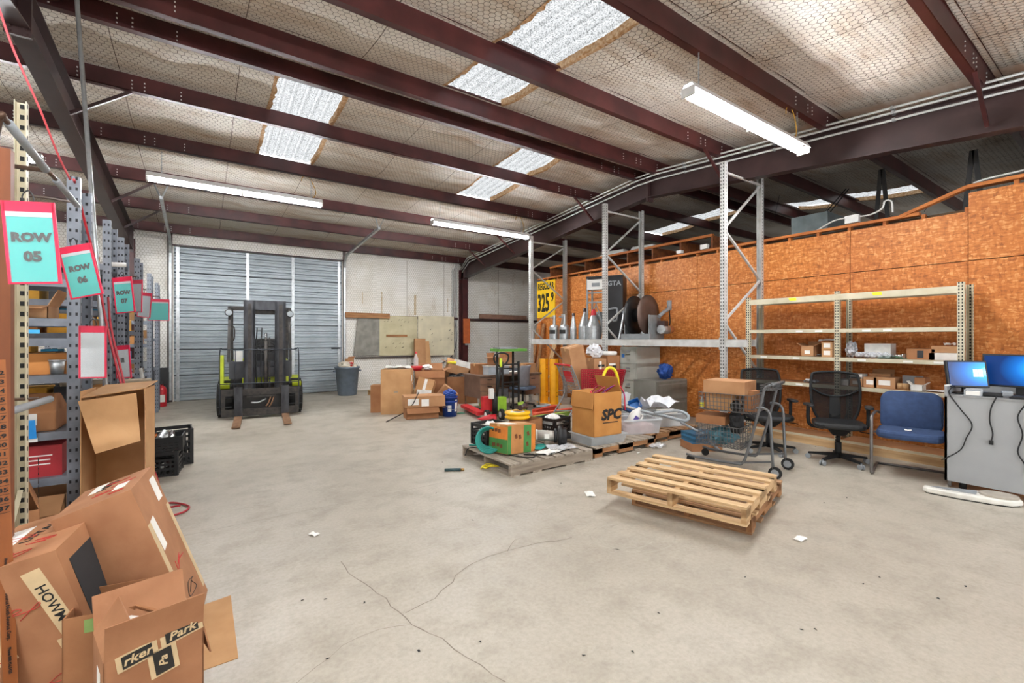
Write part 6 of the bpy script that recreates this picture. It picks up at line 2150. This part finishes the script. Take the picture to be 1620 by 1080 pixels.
decal(t, (.1, .15, .2), '-y', 0, .09, .07, .08, mat('red_blue_label', '5c4f9a', .5))
for i, (x, y, z, ry) in enumerate(((5.60, 4.86, ZP + .19, 24), (5.70, 4.84, ZP + .28, -20))):
    t = thing('parts_bin', ('dark blue parts bin tipped in the clear tote', 'bright blue parts bin lying on another bin')[i], 'parts bin', (x, y, z), rot=(R(50 if i else -10), R(ry), R(-30)))
    mb_ = mat('bin_blue_%d' % i, ('1d3f6e', '2a73b8')[i], .45)
    b = MB().b2((-.09, -.07, 0), (.09, .07, .005)).b2((-.09, .065, 0), (.09, .07, .10)).b2((-.09, -.07, 0), (.09, -.065, .06)).b2((-.09, -.07, 0), (-.085, .07, .09)).b2((.085, -.07, 0), (.09, .07, .09))
    b.build('tray', mb_, t)
    MB().b2((-.095, -.075, .055), (.095, -.065, .065)).build('lip', mb_, t)
sheet('crumpled white plastic bag over the end tote', (5.98, 4.62, ZP + .215), .55, .4, mat('white_bag', 'dcdee2', .35), 'plastic_bag', 'bag', -.3, 56, .12)
sheet('crumpled clear bag spilling over the end pallet edge', (5.45, 4.98, ZP + .23), .4, .3, film, 'plastic_bag', 'bag', .3, 57, .14)
carton('flat white carton lying on the white bag', (5.85, 4.34, ZP + .222), (.26, .16, .05), R(-20), MATS['white_carton'], tp=False)
o = MB().tube(smooth_path([(5.12, 4.86, ZP + .42), (5.35, 4.52, ZP + .30), (5.62, 4.22, ZP + .22), (5.80, 4.0, ZP + .16), (5.92, 4.02, ZP + .22), (5.86, 4.16, ZP + .28), (5.5, 4.3, ZP + .26)], 7), .022, 10).build('grey_hose', mat('grey_hose', '9aa0a4', .5))
tag(o, 'thick grey hose looping out of the clear totes', 'hose')
o = MB().tube([(5.75, 4.02, ZP + .14), (5.55, 3.55, .22), (5.62, 3.35, .02)], .018, 8).build('grey_pipe', grey_plastic)
tag(o, 'grey pipe slanting from the end pallet down to the floor', 'pipe')
sheet('clear plastic scrap on the floor beside the middle pallet', gp(1040, 708) + (.002,), .22, .14, film, 'plastic_scrap', 'wrapping', 0, 58, .03)

# pallet jack and signs behind
jx, jy = gp(793, 668)
pj = thing('pallet_jack', 'red and lime hand pallet jack with black handle behind the pallets', 'pallet jack', (jx + .05, jy + .35, 0), R(-12))
m_jr = mat('jack_red', 'c8272c', .45)
m_jl = mat('jack_lime', '8fb92f', .45)
for x, m_ in ((-.20, m_jr), (.20, m_jl)):
    MB().b2((x - .08, .1, .07), (x + .08, 1.2, .13)).build('fork', m_, pj)
MB().b2((-.2, -.02, .15), (.02, .12, .42)).build('housing', m_jr, pj)
MB().b2((.02, -.02, .15), (.26, .12, .40)).build('housing', m_jl, pj)
MB().slab([(-.02, -.05, .16), (.12, -.08, .16), (.08, -.02, .40), (-.02, -.02, .40)], .02).build('guard_plate', m_jl, pj)
MB().cyl((0, -.1, .12), (0, -.1, .5), .05, 14).build('pump', black_steel, pj)
for x in (-.16, .12):
    MB().cyl((x - .03, -.12, .10), (x + .03, -.12, .10), .10, 20).build('wheel', rubber, pj)
    MB().cyl((x - .034, -.12, .10), (x + .034, -.12, .10), .06, 16).build('wheel_rim', white_plastic, pj)
MB().tube([(.02, -.14, .45), (.04, -.28, 1.0)], .025, 8).build('handle_bar', black_steel, pj)
MB().tube(smooth_path([(.04, -.28, .98), (-.08, -.30, 1.08), (-.09, -.32, 1.2), (.04, -.33, 1.24), (.17, -.32, 1.2), (.16, -.30, 1.08), (.04, -.28, .98)], 4), .016, 8).build('handle_loop', black_steel, pj)
MB().b2((.02, -.30, .98), (.06, -.27, 1.14)).build('lime_grip', mat('lime_grip', 'c6d82f', .5), pj)
MB().b2((-.12, -.16, .4), (-.04, -.08, .58)).build('white_sleeve', white_plastic, pj)
lp = thing('lime_sign', 'lime green plate printed with vertical lettering beside the pallet jack', 'sign', (*gp(832, 661), .0), rot=(R(-24), 0, R(18)))
MB().b2((-.09, -.006, 0), (.09, .006, .32)).build('plate', mat('lime_plate', 'a9cf52', .5), lp)
print_on(lp, (.18, .014, .32), '-y', .0, .16, 'VEN', .10, mat('dark_green_print', '2f4f2a', .6), .9, .003, R(-78))
# fork-like coloured beams on the floor
for i, (u0, v0, u1, v1, c_, lab) in enumerate(((845, 656, 880, 648, 'd8432f', 'red painted beam lying behind the crates'), (845, 662, 905, 653, 'dc5a42', 'pale red painted beam lying beside the green one'), (845, 667, 900, 659, '8fae4a', 'green painted beam lying behind the crates'), (845, 672, 890, 664, 'd8d9a0', 'pale green painted beam nearest the black crates'))):
    a, b = gp(u0, v0), gp(u1, v1)
    z = .05
    o = MB().bar((*a, z), (*b, z), .09, .09).bar((*a, z + .045), (*b, z + .045), .11, .012).build('painted_beam', mat('beam_' + c_, c_, .5))
    tag(o, lab, 'beam')
o = sheet('pale blue scrap film on the floor behind the painted beams', (*gp(860, 643), .002), .4, .2, mat('pale_blue_film', 'a9c4d6', .4), 'plastic_scrap', 'wrapping', 0, 59, .02)
t = thing('red_beacon', 'red cone-shaped cap lying on the floor before the pallet jack', 'cap', (*gp(772, 668), 0), rot=(0, 0, R(-20)))
MB(Matrix.Translation((0, 0, .07)) @ Matrix.Rotation(R(90), 4, 'Y')).lathe([(0, -.2), (.03, -.12), (.07, .02), (.07, .14), (0, .14)], 18).build('cone', red_plastic, t)
MB(Matrix.Translation((0, 0, .07)) @ Matrix.Rotation(R(90), 4, 'Y')).lathe([(.072, .10), (.075, .11), (.075, .14), (.07, .145)], 18).build('band', red_plastic, t)

# litter on the floor
t = thing('flashlight', 'dark green tube with brass end lying on the floor', 'tube', (*gp(719, 745), .018), R(-30))
MB().cyl((-.11, 0, 0), (.07, 0, 0), .017, 10).build('barrel', mat('dark_teal_tube', '31474a', .4, .2), t)
MB().cyl((.07, 0, 0), (.11, 0, 0), .014, 10).build('brass_end', mat('brass', 'a5814a', .35, .7), t)
pts = [(gp(773, 740)[0] + .09 * math.cos(k * 1.9) * (1 + .3 * math.sin(k)), gp(773, 740)[1] + .08 * math.sin(k * 2.3), .008 + .012 * (k % 3)) for k in range(16)]
o = MB().tube(smooth_path(pts, 5), .006, 6).build('yellow_rope', mat('yellow_rope', 'e2cf2b', .6))
tag(o, 'tangle of yellow rope on the floor by the grey pallet', 'rope')
for i, (u, v, w, lab) in enumerate(((1266, 853, .10, 'small white paper scrap on the open floor near the stacked pallets'), (933, 782, .14, 'white scrap of film on the floor left by the stacked pallets'), (497, 846, .08, 'pale scrap on the floor beyond the red hose'), (1010, 717, .04, 'tiny white chip on the floor beside the middle pallet'))):
    sheet(lab.replace(' left by', ' near'), (*gp(u, v), .0015), w, w * .6, white_paper, 'paper_scrap', 'litter', i, 60 + i, .006)
for i in range(26):
    u, v = random.uniform(420, 1560), random.uniform(690, 1060)
    x, y = gp(u, v)
    o = MB().add([(0, 0, 0), (.02, .004, 0), (.014, .014, 0), (.006, .01, .006)], [(0, 2, 1), (0, 1, 3), (1, 2, 3), (2, 0, 3)]).build('debris_chip', m_dark)
    o.location = (x, y, .0015)
    o.rotation_euler = (0, 0, random.uniform(0, 6))
    tag(o, 'tiny dark debris chip lying on the open concrete floor', 'litter', 'debris chips on the open floor')

# ================================================================ CHAIRS, CART AND COUNTER
m_mesh = mat('black_mesh_fabric', '131415', .8, 0, .2, 40, alpha=.9, spec=.2)
m_pad = mat('black_seat_leather', '191a1c', .45, 0, .2, 12)
m_chairp = mat('chair_black_plastic', '161718', .6, spec=.3)


def mesh_chair(label, loc, rz, base_rot, group=None):
    t = thing('office_chair', label, 'chair', loc, rz, group)
    # five-arm base with casters
    for i in range(5):
        a = base_rot + 2 * PI * i / 5
        c, s = math.cos(a), math.sin(a)
        o = MB()
        o.add([(.03 * -s, .03 * c, .12), (.03 * s, -.03 * c, .12), (.31 * c + .014 * s, .31 * s - .014 * c, .08), (.31 * c - .014 * s, .31 * s + .014 * c, .08),
               (.03 * -s, .03 * c, .075), (.03 * s, -.03 * c, .075), (.31 * c + .014 * s, .31 * s - .014 * c, .06), (.31 * c - .014 * s, .31 * s + .014 * c, .06)],
              [(0, 1, 2, 3), (7, 6, 5, 4), (0, 4, 5, 1), (1, 5, 6, 2), (2, 6, 7, 3), (3, 7, 4, 0)])
        o.build('base_arm', m_chairp, t)
        w = MB()
        for q in (-.016, .016):
            w.cyl((.31 * c - q * s - .009 * -s, .31 * s + q * c - .009 * c, .03), (.31 * c - q * s + .009 * -s, .31 * s + q * c + .009 * c, .03), .03, 14)
        w.cyl((.31 * c, .31 * s, .03), (.31 * c, .31 * s, .07), .008, 6)
        w.build('caster', grey_plastic, t)
    MB().cyl((0, 0, .06), (0, 0, .25), .035, 14).cyl((0, 0, .25), (0, 0, .36), .022, 12).build('gas_column', m_chairp, t)
    MB().add([(-.06, -.06, .33), (.06, -.06, .33), (.06, .08, .33), (-.06, .08, .33), (-.13, -.14, .43), (.13, -.14, .43), (.13, .14, .43), (-.13, .14, .43)],
             [(3, 2, 1, 0), (4, 5, 6, 7), (0, 1, 5, 4), (1, 2, 6, 5), (2, 3, 7, 6), (3, 0, 4, 7)]).build('mechanism', m_chairp, t, bevel=.02)
    # seat: rounded pad
    s = MB().prism(rounded(.52, .48, .14, 5), .07, Matrix.Translation((0, 0, .43))).build('seat', m_pad, t, bevel=.025)
    # backrest: curved frame with mesh
    prof = [(-.17, .47), (-.235, .62), (-.255, .85), (-.24, 1.02), (-.2, 1.06), (0, 1.075), (.2, 1.06), (.24, 1.02), (.255, .85), (.235, .62), (.17, .47), (.09, .42), (-.09, .42)]

    def by(x, z):
        return .22 + .10 * (z - .45) / .6 - .9 * x * x
    pts = smooth_path([(x, by(x, z), z) for x, z in prof] + [(prof[0][0], by(*prof[0]), prof[0][1])], 4)[:-1]
    MB().tube(pts, .016, 8, closed=True).build('back_frame', m_chairp, t)
    vs, fs = [], []
    n = len(pts)
    rings = 5
    cen = Vector((0, by(0, .75), .75))
    for k in range(rings):
        q = 1 - k / rings
        for p in pts:
            x, z = cen.x + (p.x - cen.x) * q, cen.z + (p.z - cen.z) * q
            vs.append((x, by(x, z), z))
    vs.append(tuple(cen))
    for k in range(rings - 1):
        for i in range(n):
            fs.append((k * n + i, k * n + (i + 1) % n, (k + 1) * n + (i + 1) % n, (k + 1) * n + i))
    for i in range(n):
        fs.append(((rings - 1) * n + i, (rings - 1) * n + (i + 1) % n, rings * n))
    MB().add(vs, fs, True).build('back_mesh', m_mesh, t)
    arc_ = smooth_path([(-.235, by(.235, .86) - .012, .86), (-.12, by(.12, .78) - .012, .79), (0, by(0, .77) - .012, .77), (.12, by(.12, .78) - .012, .79), (.235, by(.235, .86) - .012, .86)], 4)
    MB().tube(arc_, .014, 6).build('lumbar_band', m_chairp, t)
    MB().slab([(-.06, .245, .42), (.06, .245, .42), (.05, .27, .76), (-.05, .27, .76)], .02).build('spine', m_chairp, t)
    MB().tube([(0, .05, .39), (0, .22, .40), (0, .26, .50)], .03, 8).build('back_stem', m_chairp, t)
    for sx in (-1, 1):
        MB().tube(smooth_path([(sx * .14, .05, .40), (sx * .27, .05, .42), (sx * .30, .05, .50), (sx * .30, .05, .66)], 4), .02, 8).build('arm_post', m_chairp, t)
        MB().prism(rounded(.085, .24, .04, 4), .03, Matrix.Translation((sx * .30, .0, .665)) @ Matrix.Rotation(R(-sx * 8), 4, 'Z')).build('arm_pad', m_pad, t, bevel=.01)
    MB().cyl((.2, -.05, .40), (.34, -.07, .38), .006, 6).build('lever', m_chairp, t)
    return t


mesh_chair('black mesh-back office chair beside the blue guest chair', (6.35, 2.27, 0), R(-62), .3)
mesh_chair('black mesh-back office chair behind the grey two-basket cart', (6.22, 3.02, 0), R(-40), 1.0)

# blue guest chair
bc = thing('guest_chair', 'blue upholstered guest chair with grey sled frame next to the grey counter', 'chair', (6.44, 1.62, 0), R(-78))
m_bluef = mat('blue_upholstery', '32476d', .85, 0, .1, 18, .1, col2='2a3d60')
m_gtube = mat('pewter_tube', '6e6a68', .4, .5)
s_ = MB().prism(rounded(.56, .50, .12, 5), .09, Matrix.Translation((0, -.03, .41))).build('seat', m_bluef, bc, bevel=.03)
M_ = Matrix.Translation((0, .22, .66)) @ Matrix.Rotation(R(80), 4, 'X')
bk = MB()
n = 12
vs, fs = [], []
out = rounded(.54, .46, .11, 5)
for zz, k in ((0, .93), (.02, 1.0), (.05, 1.0), (.075, .9)):
    vs += [(x * k, y * k, zz - .25 * (x * k) ** 2) for x, y in out]
m_ = len(out)
for j in range(3):
    for i in range(m_):
        fs.append((j * m_ + i, j * m_ + (i + 1) % m_, (j + 1) * m_ + (i + 1) % m_, (j + 1) * m_ + i))
fs += [tuple(reversed(range(m_))), tuple(range(3 * m_, 4 * m_))]
MB(M_).add(vs, fs, True).build('backrest', m_bluef, bc)
MB().slab([(-.2, .16, .42), (.2, .16, .42), (.22, .20, .56), (-.22, .20, .56)], .05).build('lumbar_roll', m_bluef, bc)
for sx in (-1, 1):
    x = sx * .31
    MB().tube(smooth_path([(x * .9, .28, .62), (x, .2, .64), (x, -.18, .645), (x, -.27, .62), (x, -.29, .5), (x, -.29, .08), (x, -.27, .022), (x, -.1, .014), (x, .3, .014)], 4), .015, 8).build('sled_leg', m_gtube, bc)
    MB().bar((x, -.05, .44), (x * .8, -.05, .44), .025, .02).build('seat_bracket', m_gtube, bc)
MB().cyl((-.31, .30, .014), (.31, .30, .014), .014, 8).build('floor_bar', m_gtube, bc)
sheet('white scrap of paper on the blue guest chair seat', (6.30, 1.60, .5015), .08, .06, white_paper, 'paper_scrap', 'litter', .4, 71, .006)

# grey two-basket cart
gc = thing('shopping_cart', 'grey two-basket steel cart beside the stacked pallets', 'shopping cart', (5.20, 2.88, 0), R(101))
m_cart = mat('cart_grey_steel', '6e7072', .4, .5)


def wire_basket(par, x0, x1, y, z0, z1, nx=14, ny=7, nz=4):
    for s in (-1, 1):
        b = MB()
        for i in range(nx + 1):
            xx = x0 + (x1 - x0) * i / nx
            b.bar((xx, s * y * .9, z0), (xx, s * y, z1), .005, .005)
        for j in range(nz + 1):
            z = z0 + (z1 - z0) * j / nz
            yy = s * y * (.9 + .1 * j / nz)
            b.bar((x0, yy, z), (x1, yy, z), .005 if 0 < j < nz else .010, .006)
        b.build('basket_side', m_cart, par)
    for xx in (x0, x1):
        b = MB()
        for i in range(ny + 1):
            yy = -y + 2 * y * i / ny
            b.bar((xx, yy * .9, z0), (xx, yy, z1), .005, .005)
        for j in range(nz + 1):
            z = z0 + (z1 - z0) * j / nz
            b.bar((xx, -y, z), (xx, y, z), .005 if 0 < j < nz else .010, .006)
        b.build('basket_end', m_cart, par)
    b = MB()
    for i in range(nx + 1):
        xx = x0 + (x1 - x0) * i / nx
        b.bar((xx, -y * .9, z0), (xx, y * .9, z0), .005, .005)
    for i in range(ny + 1):
        yy = -y * .9 + 1.8 * y * i / ny
        b.bar((x0, yy, z0), (x1, yy, z0), .005, .005)
    b.build('basket_floor', m_cart, par)


wire_basket(gc, -.22, .36, .23, .66, .86)
wire_basket(gc, -.10, .40, .22, .24, .48)
for s in (-1, 1):
    y = s * .25
    MB().tube(smooth_path([(.50, y, .10), (.35, y, .085), (-.05, y, .09), (-.14, y, .12), (-.20, y, .3), (-.32, y, .78), (-.36, y, .95), (-.42, y, 1.0)], 5), .015, 8).build('frame_tube', m_cart, gc)
    MB().tube(smooth_path([(-.44, y, .08), (-.42, y, .5), (-.41, y, .68), (-.36, y, .74), (-.28, y, .74)], 4), .015, 8).build('frame_tube', m_cart, gc)
    MB().bar((-.44, y, .18), (-.05, y, .10), .02, .02).build('frame_brace', m_cart, gc)
    w = MB().cyl((-.46, y - .014, .065), (-.46, y + .014, .065), .065, 18).build('wheel', rubber, gc)
    MB().cyl((-.46, y - .016, .065), (-.46, y + .016, .065), .04, 14).build('wheel_hub', grey_plastic, w)
    MB().cyl((.46, y * .9 - .012, .045), (.46, y * .9 + .012, .045), .045, 14).build('wheel', rubber, gc)
MB().cyl((-.42, -.25, 1.0), (-.42, .25, 1.0), .016, 10).build('handle', m_cart, gc)
wire_basket(gc, -.42, -.30, .2, .93, .985, 4, 8, 2)


def on_cart(x, y, z):
    a = R(101)
    return (5.20 + x * math.cos(a) - y * math.sin(a), 2.88 + x * math.sin(a) + y * math.cos(a), z)


carton('long flat kraft carton lying across the top of the grey cart', on_cart(.08, .02, .862), (.46, .40, .145), R(101), card, tp=False)
carton('kraft carton inside the upper basket of the grey cart', on_cart(.16, .0, .664), (.3, .3, .19), R(101), card_b)
carton('small brown carton standing beside the cart handle', on_cart(-.16, .0, .664), (.10, .2, .24), R(101), card_c, tp=False)
crumple('black cable bundle in the upper cart basket', on_cart(-.03, .14, .666), (.16, .10, .12), rubber, 'cable_bundle', 'cable', 73)
t = thing('spray_bottle', 'clear bottle with yellow label at the front of the upper cart basket', 'bottle', on_cart(.34, .18, .666))
MB().lathe([(0, 0), (.022, 0), (.022, .09), (.01, .12), (.01, .14), (0, .14)], 12).build('bottle_body', film, t)
MB().lathe([(.0225, .02), (.0225, .07)], 12).build('label_band', mat('lemon_label', 'd8d336', .5), t)
carton('flat brown carton with white label on the lower cart basket', on_cart(.25, .0, .485), (.34, .34, .10), R(101), card_c, stickers=[('+x', 0, .05, .12, .05, white_paper)], tp=False)
crumple('black folded bag hung over the lower cart basket', on_cart(-.02, .10, .40), (.14, .16, .28), mat('black_fabric', '1b1b1d', .8), 'black_bag', 'bag', 74)
crumple('blue and grey parts heaped in the lower cart basket', on_cart(.15, 0, .25), (.4, .3, .2), mat('teal_blue_parts', '3f6d7a', .5), 'parts_heap', 'parts', 75)
for i in range(4):
    o = MB().b2((-.2, -.16, 0), (.2, .16, .03)).b2((-.2, -.165, .012), (.2, -.16, .018)).build('blue_folder', mat('folder_blue_%d' % (i % 2), ('2f6c93', '23536f')[i % 2], .5))
    o.location = (5.62, 3.62, .10 + .032 * i)
    o.rotation_euler = (0, 0, R(-30 + 3 * i))
    tag(o, 'blue flat binder stacked on a small crate behind the grey cart', 'binder', 'stacked blue binders')
o = carton('low brown carton under the stacked blue binders', (5.62, 3.62, 0), (.42, .34, .10), R(-30), card_c, tp=False)

# grey counter cabinet with computer
A_, B_ = Vector((6.2, 1.29)), Vector((6.2, .42))
dirv = (B_ - A_).normalized()
ang = math.atan2(dirv.y, dirv.x)
ct = thing('counter_cabinet', 'grey laminate counter cabinet carrying two monitors beside the beige shelving', 'cabinet', (A_.x, A_.y, 0), ang)
m_ct = mat('grey_laminate', '9ea0a1', .45, 0, .05, 3)
LC = 1.6
MB().b2((0, 0, .07), (LC, .02, .93)).b2((0, .0, .07), (.02, .62, 1.02)).b2((LC - .02, 0, .07), (LC, .62, .93)).build('carcass', m_ct, ct)
MB().b2((0, -.005, .915), (LC, .62, .935)).build('counter_top', mat('counter_top_grey', '8c8d8d', .4), ct)
MB().b2((.02, .60, .935), (LC, .62, 1.03)).b2((.0, .3, .935), (.022, .62, 1.03)).build('raised_edge', m_ct, ct)
MB().b2((.0, .0, 1.02), (.03, .3, 1.03)).build('edge_cap', white_plastic, ct)
for x in (.12, 1.3):
    for y in (.08, .52):
        MB().cyl((x, y, 0), (x, y, .07), .03, 10).build('levelling_foot', black_plastic, ct)
Cm = Matrix.Translation((A_.x, A_.y, 0)) @ Matrix.Rotation(ang, 4, 'Z')


def oc_(x, y, z):
    return tuple(Cm @ Vector((x, y, z)))


m_scr = bpy.data.materials.new('desktop_screen')
m_scr.use_nodes = True
nt = m_scr.node_tree
bS = nt.nodes['Principled BSDF']
tc_ = nd(nt, 'TexCoord')
gr = nd(nt, 'TexGradient', gradient_type='SPHERICAL')
mp_ = nd(nt, 'Mapping')
mp_.inputs['Location'].default_value = (-.55, 0, -.1)
mp_.inputs['Scale'].default_value = (3.2, 1, 4.5)
nt.links.new(tc_.outputs['Object'], mp_.inputs[0])
nt.links.new(mp_.outputs[0], gr.inputs[0])
cS = ramp(nt, gr.outputs[1], [(0, '0a2a5c'), (.35, '0f5aa8'), (.75, '2b9be0'), (1, 'c4ecff')])
nt.links.new(cS, bS.inputs['Base Color'])
nt.links.new(cS, bS.inputs['Emission Color'])
bS.inputs['Emission Strength'].default_value = .75
bS.inputs['Roughness'].default_value = .2


def monitor(lab, loc, rz, w, h, tilt=-6, zoff=.10):
    t = thing('monitor', lab, 'monitor', loc, rz)
    M_ = Matrix.Translation((0, 0, zoff)) @ Matrix.Rotation(R(tilt), 4, 'X')
    MB(M_).b2((-w / 2 - .018, 0, -.018), (w / 2 + .018, .03, h + .018)).build('casing', black_plastic, t, bevel=.004)
    s = MB().b2((-w / 2, -.004, -h / 2), (w / 2, .001, h / 2)).build('screen', m_scr, t)
    s.matrix_local = M_ @ Matrix.Translation((0, -.001, h / 2))
    mw = mat('pane_glow', 'cdeeff', .3, emit=('bfe6ff', .9))
    for i in range(2):
        for j in range(2):
            q = .045 * h / .3
            o = MB().b2((i * q * 1.1, -.006, j * q * 1.1), (i * q * 1.1 + q, -.0045, j * q * 1.1 + q)).build('window_mark', mw, t)
            o.matrix_local = M_ @ Matrix.Translation((w * .16, -.001, h * .38))
    MB().b2((-.03, .03, 0), (.03, .06, zoff + h * .5)).build('stand_neck', black_plastic, t)
    MB().prism(rounded(.22, .16, .05, 4), .012, Matrix.Translation((0, .05, 0))).build('stand_foot', black_plastic, t)
    return t


monitor('large flat monitor showing a blue desktop on the grey counter', oc_(.46, .36, .936), ang + R(-8), .50, .29)
monitor('smaller monitor with blue desktop angled at the counter edge', oc_(.14, .20, .936), ang + R(38), .30, .24, -12, .085)
t = thing('keyboard', 'black keyboard lying in front of the large monitor', 'keyboard', oc_(.66, .10, .936), ang)
MB().b2((-.22, -.065, 0), (.22, .065, .018)).build('case', black_plastic, t, bevel=.004)
kb = MB()
for j in range(5):
    for i in range(15):
        kb.box((-.196 + i * .028, -.046 + j * .023, .021), (.022, .018, .008))
kb = kb.build('key', mat('key_black', '26272a', .5), t)
kb['kind'] = 'stuff'
t = thing('card_holder', 'clear acrylic card holder at the edge of the grey counter', 'holder', oc_(.20, .05, .936), ang)
MB().b2((-.06, -.04, 0), (.06, .04, .008)).b2((-.06, .03, 0), (.06, .04, .07)).b2((-.06, -.04, 0), (-.054, .04, .06)).b2((.054, -.04, 0), (.06, .04, .06)).build('tray', clear, t)
MB().b2((-.05, -.03, .008), (.05, .02, .045)).build('cards', white_paper, t)
t = thing('barcode_scanner', 'black handheld scanner lying between the monitors', 'scanner', oc_(.34, .12, .936), ang + .3)
MB().b2((-.09, -.03, .0), (.05, .03, .04)).build('body', black_plastic, t, bevel=.01)
MB().b2((.04, -.04, .01), (.11, .04, .06)).build('head', grey_plastic, t, bevel=.01)
cabs = [([(.05, .30, 1.03), (.05, -.008, 1.0), (.04, -.012, .94), (.12, -.012, .80), (.20, -.012, .66), (.16, -.012, .52), (.12, -.012, .40), (.02, -.012, .30), (-.03, .04, .26)], 'black cable running down the corner of the counter front'),
        ([(.36, .02, .945), (.36, -.012, .93), (.33, -.012, .84), (.32, -.012, .72), (.34, -.012, .60), (.33, -.012, .52)], 'black cable with a moulded lump hanging on the counter front'),
        ([(.56, .02, .945), (.56, -.012, .92), (.50, -.012, .78), (.53, -.012, .62), (.50, -.012, .46), (.54, -.012, .36), (.56, -.012, .30)], 'long wavy black cable with plug hanging on the counter front')]
for i, (pp, lab) in enumerate(cabs):
    t = thing('hanging_cable', lab, 'cable', (A_.x, A_.y, 0), ang)
    MB().tube(smooth_path(pp, 6), .0055, 6).build('cord', rubber, t)
    if i:
        e = pp[-1]
        MB().b2((e[0] - .014, -.02, e[2] - .03), (e[0] + .014, -.004, e[2] + .01)).build('plug', rubber, t)
# white pad scale on the floor
t = thing('floor_scale', 'white rounded floor platform with a round grey pad below the counter', 'platform', (*gp(1532, 788), 0), ang + R(22))
o = [(-.32, .02), (-.30, -.03), (-.1, -.10), (.12, -.135), (.26, -.12), (.34, -.05), (.34, .06), (.28, .12), (.1, .12), (-.3, .06)]
MB().prism(o, .05, Matrix.Translation((0, 0, .008))).build('shell', mat('ivory_plastic', 'd9d6cd', .45), t, bevel=.012)
MB().add([(-.27, .02, .0605), (.04, -.06, .0605), (.08, .10, .0605), (-.25, .05, .0605)], [(0, 1, 2, 3)]).build('grey_inlay', grey_plastic, t)
MB().prism([(.2 + .13 * math.cos(a / 14 * PI), .0 + .11 * math.sin(a / 14 * PI)) for a in range(28)], .022, Matrix.Translation((0, 0, .056))).build('round_pad', mat('pale_pad', '9f978b', .7), t, bevel=.005)
MB().prism([(x * .95, y * .95) for x, y in o], .01).build('rubber_base', rubber, t)
